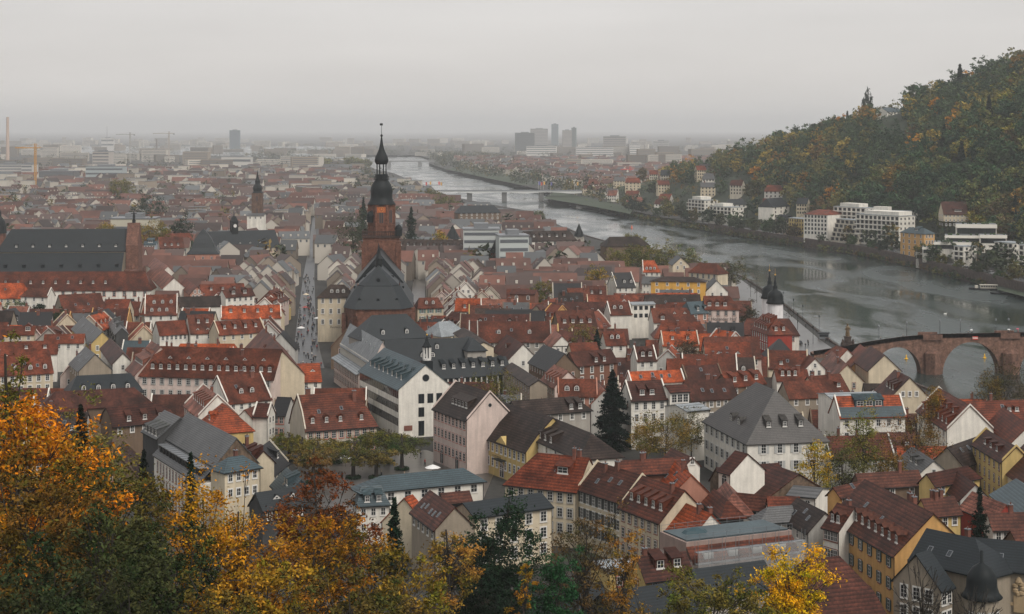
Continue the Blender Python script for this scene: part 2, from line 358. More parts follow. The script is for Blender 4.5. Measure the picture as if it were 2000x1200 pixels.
def roof_mesh(prof, xl, xr, hl, hr, oe, mats, th=.22):
    """prof: (y,z) from one eave to the other; ridge from xl to xr; hl/hr: hip insets (0 = gable)."""
    w = max(abs(prof[0][0]), abs(prof[-1][0])); n_ = len(prof); b = MB()
    def xe(y, sg): return (xr + (hr * abs(y) / w if hr else oe)) if sg > 0 else (xl - (hl * abs(y) / w if hl else oe))
    top = [[(xe(y, sg), y, z) for y, z in prof] for sg in (-1, 1)]
    bot = [[(x, y, z - th) for x, y, z in row] for row in top]
    pts = top[0] + top[1] + bot[0] + bot[1]; f = []
    for i in range(n_ - 1):
        f.append([i, n_ + i, n_ + i + 1, i + 1]); f.append([2 * n_ + i, 2 * n_ + i + 1, 3 * n_ + i + 1, 3 * n_ + i])
        for k in (0, 1):
            h_ = (hl, hr)[k]
            if not h_: f.append([k * n_ + i, k * n_ + i + 1, (2 + k) * n_ + i + 1, (2 + k) * n_ + i][::1 if k == 0 else -1])
    for k in (0, 1):
        if (hl, hr)[k]:
            i, j = 0, n_ - 1
            while i < j:
                a = [k * n_ + i, k * n_ + i + 1, k * n_ + j - 1, k * n_ + j]
                if a[1] == a[2]: a = [a[0], a[1], a[3]]
                f.append(a[::1 if k == 0 else -1]); i += 1; j -= 1
            f.append([k * n_, k * n_ + n_ - 1, (2 + k) * n_ + n_ - 1, (2 + k) * n_][::-1 if k else 1])
    f.append([0, 2 * n_, 3 * n_, n_]); f.append([n_ - 1, 2 * n_ - 1, 4 * n_ - 1, 3 * n_ - 1])
    b.add(pts, f); return b.mesh('roof', mats)
FOOT = []     # footprints, for the infill
def zprof(prof, y):
    for (a, za), (b_, zb) in zip(prof, prof[1:]):
        if a <= y <= b_: return za + (zb - za) * (y - a) / (b_ - a)
    return prof[0][1]
def house(label, r1, r2, e, zr, wall='C', roof='r', pitch=1.0, hip=(0, 0), brk=None, z0=0., fw=(1, 0), ew=(0, 0), att=0, dorm=(), dend=(), chim=0, sky=0, ze=None, w=None,
          name='town_house', cat='house', ws=(1.0, 1.55), fh=3.1, sur='w', shut=None, group=None, wmat='plaster', rmat=None, style='f', ov=.45, zoff=0., parap=0, xpad=.35, world=None, trim=True):
    if world: A, B = Vector((*world[0], zr)), Vector((*world[1], zr))
    else: A, B = P(*r1, zr), P(*r2, zr)
    if B.x < A.x: A, B = B, A; hip = hip if world else (hip[1], hip[0]) if r1[0] > r2[0] else hip
    d = B - A; L = d.length; d.normalize(); nn = Vector((d.y, -d.x, 0))
    if w is None:
        best = None; prev = None
        for k in range(4, 300):
            q = k * .06
            if ze is None: hh = q; ww = q / pitch
            else: hh = zr - ze; ww = q
            p0 = pix(A + nn * ww - Vector((0, 0, hh))); p1 = pix(B + nn * ww - Vector((0, 0, hh)))
            s_ = (p1[0] - p0[0]) * (e[1] - p0[1]) - (p1[1] - p0[1]) * (e[0] - p0[0])
            if prev is not None and (s_ < 0) != (prev < 0): best = (ww, hh); break
            prev = s_
        if best is None: best = (5., 5. * pitch if ze is None else zr - ze); print('NO EAVE', label)
        w, h = best
        if w > 14: print('WIDE', label, round(w, 1))
    else: h = w * pitch if ze is None else zr - ze
    ze = zr - h; pt = h / w; mid = (A + B) / 2
    D = mid.y; near = D < 470
    rz = math.atan2(d.y, d.x); root = thing(name, label, cat, (mid.x, mid.y, 0), rz, group)
    hl, hr = hip; x0, x1 = -L / 2, L / 2
    xa, xb = x0 - hl * (1 - ov / w) * (1 if hl else 0), x1 + hr * (1 - ov / w)
    # profile
    if brk:
        yb, zb = w * brk[0], ze + h * brk[1]; sl = (zb - ze) / (w - yb)
        prof = [(-w - ov, ze - ov * sl * .6), (-yb, zb), (0, zr), (yb, zb), (w + ov, ze - ov * sl * .6)]
        wp = [(-w, ze), (-yb, zb), (0, zr), (yb, zb), (w, ze)]
    else:
        prof = [(-w - ov, ze - ov * pt), (0, zr), (w + ov, ze - ov * pt)]; wp = [(-w, ze), (0, zr), (w, ze)]; sl = pt
    rm = rmat or ('slate' if roof in 'skgclq' else ('roof_tile_near' if near else 'roof_tile'))
    ro = inst('roof', roof_mesh(prof, x0, x1, hl, hr, .25, [rm]), root, RC[roof])
    # walls
    b = MB(); sh = .26
    if not hl and not hr or True:
        for xx, hh_, sg in ((xa, hl, -1), (xb, hr, 1)):
            pp = [(xx, -w, z0), (xx, w, z0), (xx, w, ze - sh * .4)] + ([(xx, y, z - sh) for y, z in wp[::-1][1:-1]] if not hh_ else []) + [(xx, -w, ze - sh * .4)]
            b.poly(pp[::sg], 0)
        b.poly([(xa, -w, z0), (xb, -w, z0), (xb, -w, ze - sh * .4), (xa, -w, ze - sh * .4)], 0); b.poly([(xb, w, z0), (xa, w, z0), (xa, w, ze - sh * .4), (xb, w, ze - sh * .4)], 0)
    wo = b.build('wall', wmat, root, WC[wall])
    if parap:
        for xx, hh_ in ((xa, hl), (xb, hr)):
            if hh_: continue
            q = MB(); t_ = .18
            for (y0, z0_), (y1, z1_) in zip(wp, wp[1:]):
                q.add([(xx - t_, y0, z0_ - .1), (xx + t_, y0, z0_ - .1), (xx + t_, y1, z1_ - .1), (xx - t_, y1, z1_ - .1), (xx - t_, y0, z0_ + .42), (xx + t_, y0, z0_ + .42), (xx + t_, y1, z1_ + .42), (xx - t_, y1, z1_ + .42)],
                      [[4, 5, 6, 7], [0, 1, 5, 4], [2, 3, 7, 6], [1, 2, 6, 5], [3, 0, 4, 7]])
            q.build('gable_coping', 'plaster', root, WC[wall])
    if near and trim:
        g = MB(); zg = prof[0][1] - .1
        g.box(x0 - hl, x1 + hr, -w - ov - .13, -w - ov - .005, zg - .12, zg + .06, 0)
        g.box(xb - .12, xb - .02, -w - .12, -w - .02, z0, zg - .1, 0); g.build('gutter', 'metal_dark', root)
    # windows
    def row(face, rows, cols, ztop):
        for r_ in range(rows):
            zz = ztop - r_ * fh - ws[1]
            if zz < .6 and r_ > 0: break
            for c in range(cols):
                u = (c + .5) / cols
                if face == 'f': add_window(root, ws[0], ws[1], style, xa + xpad + (xb - xa - 2 * xpad) * u, -w, zz, 0, sur, shut)
                elif face == 'r': add_window(root, ws[0], ws[1], style, xb, -w + 2 * w * (.1 + .8 * u), zz, R(90), sur, shut)
                else: add_window(root, ws[0], ws[1], style, xa, w - 2 * w * (.1 + .8 * u), zz, R(-90), sur, shut)
    if fw[1]: row('f', fw[0], fw[1], ze - .75)
    dr = Vector((d.x, d.y, 0)); endr = dr.dot(-(B)) > 0
    vis = 'r' if (-(B.x) * d.x - B.y * d.y) > 0 else ('l' if (A.x * d.x + A.y * d.y) > 0 else None)
    if vis and ew[1]: row(vis, ew[0], ew[1], ze - .6)
    if vis and att and not (hr if vis == 'r' else hl):
        xx, rr = (xb, R(90)) if vis == 'r' else (xa, R(-90))
        for k in range(att): add_window(root, ws[0] * .85, min(1.3, ws[1] * .85), style, xx, (k - (att - 1) / 2) * ws[0] * 1.9, ze + .25, rr, sur)
    # dormers on the front slope: (count, t along slope, kind, from, to, width)
    for q in dorm:
        cnt, t_, kind = q[:3]; a, z_ = (q[3], q[4]) if len(q) > 4 else (.08, .92); dw = q[5] if len(q) > 5 else 1.35
        y = -w * t_; zz = zprof(wp, y); lp = sl if brk and t_ > brk[0] else ((zr - (ze + h * brk[1])) / (w * brk[0]) if brk else pt)
        hx0, hx1 = x0 - hl * t_ * .6, x1 + hr * t_ * .6
        for k in range(cnt):
            u = a + (z_ - a) * ((k + .5) / cnt); dh = {'t': .8, 'b': 1.25}.get(kind, 1.55)
            o = inst('dormer', dormer_mesh(kind, dw, dh, lp), root, RC[roof], (hx0 + (hx1 - hx0) * u, y, zz))
            if kind != 't': inst('window', window_mesh(dw * .66, dh * .82, 'a' if kind != 'a' else 'o'), o, SUR['w'], (0, -.02, .06))
    for q in dend:      # dormers on a hipped end that faces the camera: (count, t, kind)
        cnt, t_, kind = q[:3]; sg = 1 if vis == 'r' else -1; hh_ = hr if sg > 0 else hl
        if not hh_: continue
        for k in range(cnt):
            yy = (k + .5 - cnt / 2) * 2 * w * t_ / (cnt + .6); xx = (x1 if sg > 0 else x0) + sg * hh_ * t_
            o = inst('dormer', dormer_mesh(kind, 1.3, 1.5, h / hh_), root, RC[roof], (xx, yy, zprof(wp, w * t_)), R(90) * sg)
            inst('window', window_mesh(.86, 1.2, 'a'), o, SUR['w'], (0, -.02, .06))
    rr = random.Random(hash((round(A.x), round(A.y))) & 0xffff)
    for k in range(chim):
        u = rr.uniform(.15, .85); y = rr.uniform(-.25, .25) * w
        inst('chimney', chimney_mesh(*rr.choice(((.7, .7, 1.5, 1), (1.1, .6, 1.7, 2), (.6, .6, 2.1, 1))) ), root, None, (x0 + L * u, y, zprof(wp, y)))
    for k in range(sky):
        u = (k + .5) / sky * .7 + .15 + rr.uniform(-.04, .04); tt = rr.choice((.35, .45, .55, .62)); y = -w * tt
        lp = pt if not brk else (sl if tt > brk[0] else (zr - (ze + h * brk[1])) / (w * brk[0]))
        inst('skylight', skylight_mesh(lp), root, None, (x0 + L * u, y, zprof(wp, y)))
    c_, s_ = math.cos(rz), math.sin(rz)
    FOOT.append((mid.x, mid.y, c_, s_, (xb - xa) / 2 + .2, w, (xa + xb) / 2))
    root['_h'] = 0; del root['_h']
    THINGS.append((root, pix((mid.x, mid.y, (ze + zr) / 2))))
    return dict(root=root, w=w, ze=ze, zr=zr, xa=xa, xb=xb, L=L, mid=mid, d=d, n=nn, roof=ro, wall=wo, prof=wp)
def lettering(text, par, x, y, z, rz, size, m='frame_dark'):
    c = bpy.data.curves.new('lettering', 'FONT'); c.body = text; c.size = size; c.align_x = 'CENTER'; c.extrude = .02
    o = bpy.data.objects.new('lettering_form', c); COL.objects.link(o); c.materials.append(M(m)); dg = bpy.context.evaluated_depsgraph_get(); me = bpy.data.meshes.new_from_object(o.evaluated_get(dg)); bpy.data.objects.remove(o)
    o = inst('lettering', me, par, None, (x, y, z)); o.rotation_euler = (R(90), 0, rz); return o
# ------------------------------------------------------------------ named buildings, left to right from the near rows backwards
H = house
# --- square and town hall quarter
h = H('cream inn with red mansard roof behind the pollarded trees of the square', (581, 772), (690, 765), (676, 834), 15.2, 'E', 'm', hip=(0, 4.5), brk=(.62, .5), pitch=1.15, fw=(2, 9), ws=(1.25, 1.9), sur='r',
      dorm=((3, .86, 'g', .02, .66, 1.2), (1, .86, 'g', .78, .98, 1.2)), chim=0, sky=2, parap=1, name='inn', cat='inn', fh=3.6)
lettering('Gasthaus zum Eisernen Kreuz', h['root'], 0, -h['w'] - .1, h['ze'] - 4.3, 0, 1.5)
inst('chimney', chimney_mesh(.9, .9, 3.2, 1), h['root'], None, (h['L'] / 2 - .5, -2, 12.5))
inst('chimney', chimney_mesh(1.2, .9, 1.6, 1), h['root'], None, (-h['L'] / 2 + 3, .6, 15))
h = H('pale building with pink window frames and brown roof on the square corner', (890, 745), (957, 766), (822, 787), 20, 'P', 'b', fw=(3, 9), ws=(1.15, 2.0), fh=3.9, sur='p', dorm=((5, .68, 's', .34, .82, 1.7),), ew=(0, 0), att=0, name='corner_building', sky=0, parap=1, shut=None)
for k in (.27, .72): add_window(h['root'], 1.9, 3.6, 'o', h['xa'] + (h['xb'] - h['xa']) * k, -h['w'] - .05, .3, 0, 'p')
add_window(h['root'], .9, .9, 'q', h['xb'], 0, h['ze'] + 2.6, R(90), 'g')
h = H('long yellow building with dark brown mansard roof and small pediment', (975, 783), (1080, 815), (929, 847), 16.2, 'Y', 'b', brk=(.6, .48), pitch=1.05, fw=(3, 12), ws=(1.0, 2.0), fh=3.6, sur='w', shut=None, ew=(0, 0), name='mansion', cat='mansion')
q = MB(); xx = 1.5; q.add([(-3, -.3, 0), (3, -.3, 0), (0, -.3, 1.9), (-3, 4, 0), (3, 4, 0), (0, 4, 1.9)], [[0, 1, 2], [0, 2, 5, 3], [1, 4, 5, 2]]); q.build('pediment', 'plaster', h['root'], WC['Y'], (xx, -h['w'], h['ze'] - .3))
q = MB(); q.box(-2.2, 2.2, -1.5, 0, 0, .2)
for k in range(12): q.box(-2.2 + k * .4, -2.15 + k * .4, -1.5, -1.45, .2, 1.1)
q.box(-2.2, 2.2, -1.52, -1.44, 1.1, 1.18); q.build('balcony', 'metal_dark', h['root'], None, (xx, -h['w'], h['ze'] - 4.2))
add_window(h['root'], 2.2, 3.4, 'o', xx, -h['w'] - .02, .2, 0, 'p')
H('low wing with brown hipped roof and white wall beside the dark spruce', (1081, 816), (1155, 846), (1108, 884), 15.6, 'W', 'b', hip=(0, 6), pitch=.85, fw=(1, 5), dorm=((3, .9, 's', .05, .45),), name='wing')
H('dark brown hall roof behind the long yellow mansion', (1000, 783), (1120, 774), (1060, 806), 16, 'G', 'b', hip=(0, 4), fw=(1, 6), dorm=((2, .9, 's', .72, .98),), name='hall', cat='hall')
# town hall annex with the white gable
h = H('white annex with big gable and slate roof facing the square', (751, 679), (831, 712), (733, 737), 20, 'W', 'c', pitch=.82, fw=(4, 22), ws=(1.5, 2.1), fh=3.75, style='d', dorm=((8, .72, 's', .06, .94, 1.0), (5, .34, 't', .2, .98, 1.2)), ew=(0, 0), ov=.5, name='town_hall_annex', cat='town hall')
rt = h['root']
for k, zz in enumerate((9.6, 5.9, 2.2)):
    for j in range(3 if k == 0 else 1): add_window(rt, 1.7, 2.6, 'd', h['xb'], -1.2 + j * 2.6, zz - 1.3 + 1, R(90))
add_window(rt, 1.9, .9, 'q', h['xb'], 0.1, h['ze'] + 1.6, R(90), 'g')
add_window(rt, 1.7, 3.3, 'd', h['xb'], -1.2, .4, R(90)); MB().box(-1.2, 1.2, -.1, 0, 0, 1.4).build('wall_plaque', 'brick', rt, None, (h['xb'] + .02, -5, 2.0), R(90))
q = MB(); q.box(-1.3, 1.3, -1.3, 1.3, -3, 1.6, 0); q.lathe([(1.2, 1.6), (1.2, 2.0)], 8, mi=1)
for k in range(8): t_ = k * math.pi / 4 + .39; q.box(math.cos(t_) * 1.05 - .13, math.cos(t_) * 1.05 + .13, math.sin(t_) * 1.05 - .13, math.sin(t_) * 1.05 + .13, 2.0, 5.2, 1)
q.lathe([(1.35, 5.2), (1.4, 5.5), (.9, 6.2), (.45, 7.0), (.4, 7.5), (.1, 8.3)], 8, mi=2); q.lathe([(.05, 8.2), (.3, 8.6), (.05, 9)], 8, mi=3)
q.build('bell_turret', ['slate', 'frame_white', 'metal_dark', 'gold'], rt, RC['s'], (h['L'] / 2 - 2.4, 1.2, 19.2))
h = H('grey roofed town hall wing with rows of pillars above the market place', (684, 632), (747, 667), (687, 679), 19.5, 'P', 'l', ze=13.6, fw=(0, 0), dorm=((7, .45, 't', .1, .95, 1.0),), ov=.7, name='town_hall', cat='town hall')
rt = h['root']; q = MB(); xa, xb, w_ = h['xa'], h['xb'], h['w']
for k in range(31): x = xa + (xb - xa) * k / 30; q.box(x - .22, x + .22, -w_ - .5, -w_, 9.6, 13.0)
q.build('pillar_gallery', 'paint', rt, WC['W'])
MB().box(xa, xb, -w_ - .06, -w_, 9.6, 13.0).build('gallery_glazing', 'glass', rt)
q = MB(); q.add([(xa - 1, -w_ - 3.4, 8.1), (xb * .62, -w_ - 3.4, 8.1), (xb * .62, -w_, 9.7), (xa - 1, -w_, 9.7), (xa - 1, -w_ - 3.4, 7.8), (xb * .62, -w_ - 3.4, 7.8), (xb * .62, -w_, 9.4), (xa - 1, -w_, 9.4)], [[0, 1, 2, 3], [4, 7, 6, 5], [0, 4, 5, 1], [1, 5, 6, 2], [3, 7, 4, 0]])
q.build('lean_to_roof', 'slate', rt, RC['l'])
MB().box(xa, xb * .6, -w_ - 2.6, -w_ + .05, 0, 8.0).build('arcade_wall', 'plaster', rt, WC['P'])
for r_ in range(2):
    for k in range(15): add_window(rt, .95, 2.2 if r_ == 0 else 1.9, 'f', xa + (xb * .6 - xa) * (k + .5) / 15, -w_ - 2.62, 5.2 if r_ == 0 else 2.0, 0, 's')
for r_ in range(3):
    for k in range(4): add_window(rt, 1.0, 2.0, 'f', xb - 1.5 - k * 2.1, -w_, 7.2 - r_ * 3.1, 0, 's')
q = MB(); q.box(-2.4, 2.4, -1.6, 0, 0, 1.2); q.box(-2.2, 2.2, -1.5, -.1, 1.2, 1.6, 1); q.build('flower_balcony', ['sandstone', 'leaf'], rt, (.22, .05, .03), (xb * .74, -w_, 6.3))
h = H('dark slate hipped hall behind the grey town hall wing', (726, 616), (794, 613), (760, 660), 24, 'G', 's', hip=(6, 6), pitch=1.0, dorm=((2, .85, 'a', .05, .95, 1.2),), fw=(0, 0), rmat='slate', name='hall', cat='hall')
h = H('dark slate wing with two round dormers behind the white gable annex', (752, 663), (915, 660), (860, 702), 17.5, 'G', 's', hip=(0, 0), fw=(0, 0), dorm=((1, .5, 'a', .56, .66, 1.2), (2, .88, 'a', .38, .6, 1.9)), name='wing')
H('steep dark slate cross roof at the end of the town hall wings', (912, 656), (925, 661), (940, 694), 17.8, 'G', 's', hip=(0, 4), fw=(0, 0), pitch=1.0, name='wing')
h = H('slate wing with seven square dormers above a pillared court', (836, 705), (987, 696), (920, 733), 15.5, 'G', 's', fw=(0, 0), dorm=((7, .52, 's', .1, .98, 1.3),), pitch=1.0, name='wing')
q = MB()
for k in range(14): x = h['xa'] + (h['xb'] - h['xa']) * (k + .5) / 14; q.box(x - .22, x + .22, -h['w'] - .35, -h['w'], 0, h['ze'] - .4)
q.build('pillar_row', 'paint', h['root'], WC['A'])
MB().box(h['xa'], h['xb'], -h['w'] - .05, -h['w'] - .01, 1, h['ze'] - .6).build('window_band', 'glass', h['root'])
H('pale grey metal roofed building with cream wall behind the slate wings', (856, 629), (880, 627), (852, 657), 15, 'C', 'l', hip=(3, 4), fw=(0, 0), pitch=.75, name='building')
H('tall cream block with curved end right of the pale metal roof', (905, 640), (945, 668), (895, 655), 13.5, 'C', 'b', pitch=.5, fw=(2, 4), name='building')
# orange cottage and small houses before the inn
H('small white cottage with bright orange roof and two eyebrow dormers', (565, 711), (623, 709), (600, 743), 12, 'W', 'o', fw=(1, 3), dorm=((2, .5, 't', .15, .95, 1.9),), parap=0, name='cottage', rmat='roof_tile_near')
H('low flat grey roofed outbuilding beside the orange cottage', (505, 742), (560, 738), (530, 754), 8.5, 'A', 'l', pitch=.35, fw=(1, 6), name='outbuilding')
H('white side house with dark roof left of the cream inn', (543, 775), (568, 776), (552, 790), 12.5, 'A', 'k', fw=(2, 2), sur='r', ws=(1.1, 1.8), w=4, name='side_house')
H('white gabled house with brown roof left of the square', (502, 787), (530, 788), (512, 812), 12, 'W', 'd', fw=(1, 0), ew=(2, 2), parap=1, name='gabled_house')
H('low white house with red roof at the corner of the square', (478, 800), (500, 792), (485, 822), 9, 'W', 'm', fw=(1, 2), name='low_house')
H('red roofed white house with a pair of arched dormers', (424, 736), (508, 728), (466, 784), 15, 'W', 'm', fw=(2, 5), dorm=((2, .72, 'a', .25, .75, 1.5),), chim=2, sky=2, parap=1)
H('pink roofed house with a close row of dormers, end gable white', (397, 751), (425, 772), (358, 787), 14.5, 'W', 'p', fw=(2, 6), sur='r', dorm=((6, .62, 's', .1, .95, 1.0),), ew=(1, 2), chim=1, parap=1)
H('small brown roofed lean house between pink and orange roofs', (417, 779), (434, 790), (400, 803), 11.5, 'C', 'd', fw=(1, 4), chim=1, name='small_house')
H('small yellow house with bright orange pyramid roof', (434, 787), (440, 790), (455, 838), 13, 'Y', 'o', hip=(5, 5), w=6.2, fw=(1, 2), ws=(1.4, 1.6), shut=(.02, .05, .04), dorm=((1, .62, 'g', .42, .68, 1.5),), name='small_house', rmat='roof_tile_near')
h = H('long cream and pink building with red hipped roof and many white dormers', (314, 676), (550, 682), (400, 735), 20, 'P', 'm', hip=(4, 0), fw=(2, 15), ws=(1.2, 1.9), fh=3.6, sur='g', dorm=((15, .78, 'g', .01, .99, 1.35), (6, .42, 't', .06, .96, 1.5)), pitch=1.05, chim=1, name='long_building', cat='building')
H('wing of the long building, roof coloured with pale pink sheen, seen down its length', (296, 666), (314, 677), (258, 727), 20, 'P', 'p', hip=(0, 0), fw=(2, 10), dorm=((9, .68, 's', .1, .95, .9), (7, .3, 't', .2, .9, .8)), pitch=1.05, name='wing')  # sky reflection on this left slope is put into the roof colour
H('house with slate mansard and four white arched dormers', (150, 734), (255, 729), (200, 761), 15, 'W', 's', hip=(3, 3), brk=(.75, .3), w=5.5, ze=10.6, fw=(1, 7), dorm=((4, .86, 'a', .05, .95, 1.3),), name='mansard_house')
H('dark brown hipped roof of a large barn behind the autumn trees', (107, 765), (262, 757), (190, 793), 13.5, 'N', 'd', hip=(5, 5), fw=(0, 0), name='barn', cat='barn')
H('brown roofed house with three dark dormers left of the grey academy', (208, 796), (308, 786), (260, 826), 13, 'N', 'd', hip=(0, 4), fw=(1, 5), dorm=((3, .92, 's', .15, .95, 1.5),), brk=(.7, .55), pitch=1.1)
h = H('long grey roofed academy building with box dormers and red window strips', (366, 806), (462, 855), (366, 880), 19.5, 'N', 'g', ze=13.9, fw=(0, 0), ew=(0, 0), parap=0, ov=.2, name='academy', wmat='sandstone', cat='building')
rt = h['root']; q = MB(); xa, xb, w_ = h['xa'], h['xb'], h['w']
q.add([(xa, -w_ - .1, 13.6), (xb, -w_ - .1, 13.6), (xb, -w_ - 3.4, 10.4), (xa, -w_ - 3.4, 10.4), (xa, -w_ - 3.4, 10.1), (xb, -w_ - 3.4, 10.1)], [[0, 3, 2, 1], [3, 4, 5, 2]]); q.build('lower_roof', 'slate', rt, RC['g'])
MB().box(xa + .2, xb - .2, -w_ - 3, -w_ + .02, 0, 10.3).build('front_wall', 'plaster', rt, WC['W'])
for k in range(13):
    x = xa + 2 + (xb - xa - 4) * (k + .5) / 13; o = MB().box(-.75, .75, -.9, 1.6, 0, 1.5, 0).box(-.95, .95, -1.15, 1.7, 1.5, 1.7, 1).build('dormer', ['metal_dark', 'metal_grey'], rt, None, (x, -w_ - 1.5, 11.5))
    for r_ in range(3): add_window(rt, .8, 2.2, 'f', x, -w_ - 3.02, 7.2 - r_ * 3.3, 0, 's')
H('slate blue hipped extension at the end of the grey academy', (446, 893), (474, 889), (425, 922), 17.6, 'C', 'c', hip=(3, 3), pitch=.8, fw=(2, 4), chim=1, name='extension')
H('dark brown roofed house right of the academy extension', (476, 866), (514, 880), (492, 905), 15.5, 'C', 'd', fw=(2, 4), chim=2, dorm=((2, .7, 's', .3, .9),), name='side_house')
H('grey roofed house joined to the far end of the academy', (322, 801), (352, 815), (290, 845), 18.5, 'X', 'g', fw=(0, 0), dorm=((4, .97, 's', .1, .95, 1.7),), pitch=.8)
h = H('blue slate house with skylights at the near side of the square', (560, 913), (588, 936), (524, 938), 12.5, 'X', 'c', fw=(1, 4), dorm=((2, .6, 's', .45, .75, 1.2),), sky=1, pitch=1.0, name='slate_house')
H('dark slate house with white triangle dormers behind the rust red tree', (500, 962), (585, 950), (540, 990), 12, 'X', 's', fw=(1, 4), dorm=((2, .55, 't', .2, .95, 2.0),), name='slate_house')
H('long white house with slate hipped roof at the near edge of the square', (745, 929), (905, 914), (835, 947), 13, 'W', 'c', hip=(6, 4), fw=(1, 7), ws=(1.5, 1.7), pitch=.8, sky=0, name='long_house')
H('white corner house with slate mansard below the long slate roof', (705, 950), (745, 948), (725, 985), 11.5, 'W', 'c', brk=(.7, .25), hip=(1.5, 1.5), fw=(2, 3), ew=(1, 2), dorm=((2, .85, 's'),), pitch=1.2, name='corner_house')
H('brown tiled house with four tall skylights and weathered end gable', (840, 957), (888, 990), (810, 1001), 15, 'B', 't', fw=(1, 5), sky=5, pitch=1.0, name='tiled_house')
H('low red tiled shed beside the skylight house', (862, 963), (915, 958), (890, 978), 11, 'X', 't', fw=(1, 0), name='shed', cat='shed')
H('small orange tiled roof among the dark trees', (790, 972), (805, 966), (795, 1000), 12, 'C', 'o', fw=(1, 2), name='small_house', w=5, pitch=1)
H('dark terrace house with roof garden and ivy in the park', (905, 982), (1055, 962), (990, 1000), 13, 'C', 's', pitch=.45, fw=(3, 5), ws=(1.4, 2), name='terrace_house')
# --- row right of the square, towards the bridge
h = H('cream house with orange hipped roof and large dark dormer at the row end', (1050, 884), (1150, 894), (1030, 947), 17.5, 'C', 'r', hip=(5, 0), fw=(3, 7), ws=(1.2, 1.9), sur='g', dorm=((1, .55, 's', .5, .85, 3.4),), chim=2, sky=1)
h = H('cream house with dark shutters and plain brown roof in the row', (1167, 902), (1255, 928), (1158, 961), 17, 'C', 't', fw=(3, 7), ws=(1.0, 2.0), sur='w', shut=(.03, .035, .035), chim=2, sky=3, parap=1)
h = H('cream house with red tiled roof and five white dormers', (1256, 929), (1337, 957), (1240, 999), 17.5, 'C', 'm', fw=(3, 6), ws=(1.1, 1.9), sur='s', dorm=((5, .72, 's', .06, .95, 1.25),), chim=1, ew=(0, 0))
H('orange tiled house with white gable below the five dormer house', (1338, 982), (1388, 1003), (1305, 1036), 15, 'W', 'o', fw=(2, 3), ws=(1.1, 1.8), chim=2, ew=(0, 0), sur='g')
H('red tiled double roof with dark glass slope behind the cream row', (1262, 920), (1345, 898), (1300, 930), 16, 'W', 'o', far_dummy=0) if 0 else None
H('long red brown roof behind the row of cream houses', (1206, 900), (1335, 893), (1270, 922), 16.5, 'S', 'm', fw=(0, 0), chim=2, name='back_house')
H('orange tiled house with dark glass roof panel', (1318, 899), (1350, 926), (1272, 930), 16, 'V', 'o', fw=(1, 0), chim=1, sky=3, name='back_house')
H('small tiled house with pale gable and tiny window', (1312, 875), (1352, 893), (1300, 892), 15.5, 'W', 't', fw=(1, 0), att=1, name='back_house', pitch=1.0)
h = H('white gabled tower room rising from a brown roof', (1437, 880), (1460, 886), (1415, 905), 17, 'W', 'd', fw=(0, 0), pitch=.8, w=4.5, ew=(0, 0), name='tower_house'); add_window(h['root'], 1.7, 2.8, 'o', 0, -h['w'], h['ze'] - 3.4, 0, 'w')
H('long brown roofed stone barn right of the white tower room', (1400, 913), (1520, 904), (1460, 943), 12.5, 'N', 'd', hip=(0, 0), fw=(0, 0), name='stone_barn', cat='barn', wmat='sandstone')
H('brown roofed stone house with arched gable below the palais', (1504, 905), (1560, 925), (1455, 962), 13, 'N', 'd', fw=(0, 0), ew=(0, 0), name='stone_house', wmat='sandstone', pitch=.6)
H('white cube house with dark arch in front of the yellow tree', (1552, 948), (1606, 953), (1578, 955), 11, 'W', 'g', pitch=.2, fw=(1, 2), ws=(1.2, 2.2), style='o', name='cube_house')
H('pink brown roof fork behind the scaffolded building', (1418, 940), (1432, 962), (1395, 985), 13.5, 'G', 'p', fw=(1, 3), hip=(0, 4), name='small_house')
H('brown house with glazed front between two red roofs', (1440, 962), (1500, 968), (1455, 990), 12.5, 'W', 't', fw=(2, 5), ws=(.8, 3), style='d', name='small_house')
H('red roofs with a fan of tiles right of the orange tiled house', (1395, 955), (1420, 975), (1385, 985), 13.5, 'X', 'm', hip=(0, 5), fw=(0, 0), name='small_house')
H('grey tiled house with skylights right of the scaffolding', (1558, 972), (1612, 1000), (1530, 1010), 14.5, 'A', 'b', fw=(1, 4), sky=3, name='tiled_house')
H('dark slate house behind the scaffolding', (1500, 990), (1545, 987), (1520, 1015), 13.5, 'G', 'g', fw=(1, 3), hip=(3, 0), name='slate_house')
H('orange brown roof left of the grey tiled house', (1500, 970), (1560, 970), (1530, 988), 13, 'N', 'r', fw=(0, 0), name='low_house')
# ochre building
h = H('large ochre building with green shutters and a row of seven dormers', (1690, 936), (1823, 1002), (1691, 1050), 20, 'O', 't', fw=(4, 7), ws=(.95, 1.9), fh=3.7, sur='s', shut=(.025, .06, .06), dorm=((7, .8, 'g', .27, .97, 1.15),), chim=2, sky=4, ew=(0, 0), pitch=.95, name='ochre_building', cat='building')
H('white house with two dormers joined to the left of the ochre building', (1637, 982), (1668, 990), (1613, 1027), 17, 'W', 't', fw=(3, 4), ws=(.9, 1.6), sur='s', dorm=((2, .75, 'g', .2, .9, 1.0),), chim=1, name='side_house')
H('long red tiled roof running behind the ochre building', (1628, 952), (1690, 937), (1640, 968), 17, 'O', 't', fw=(2, 5), sur='s', sky=1, name='rear_wing')
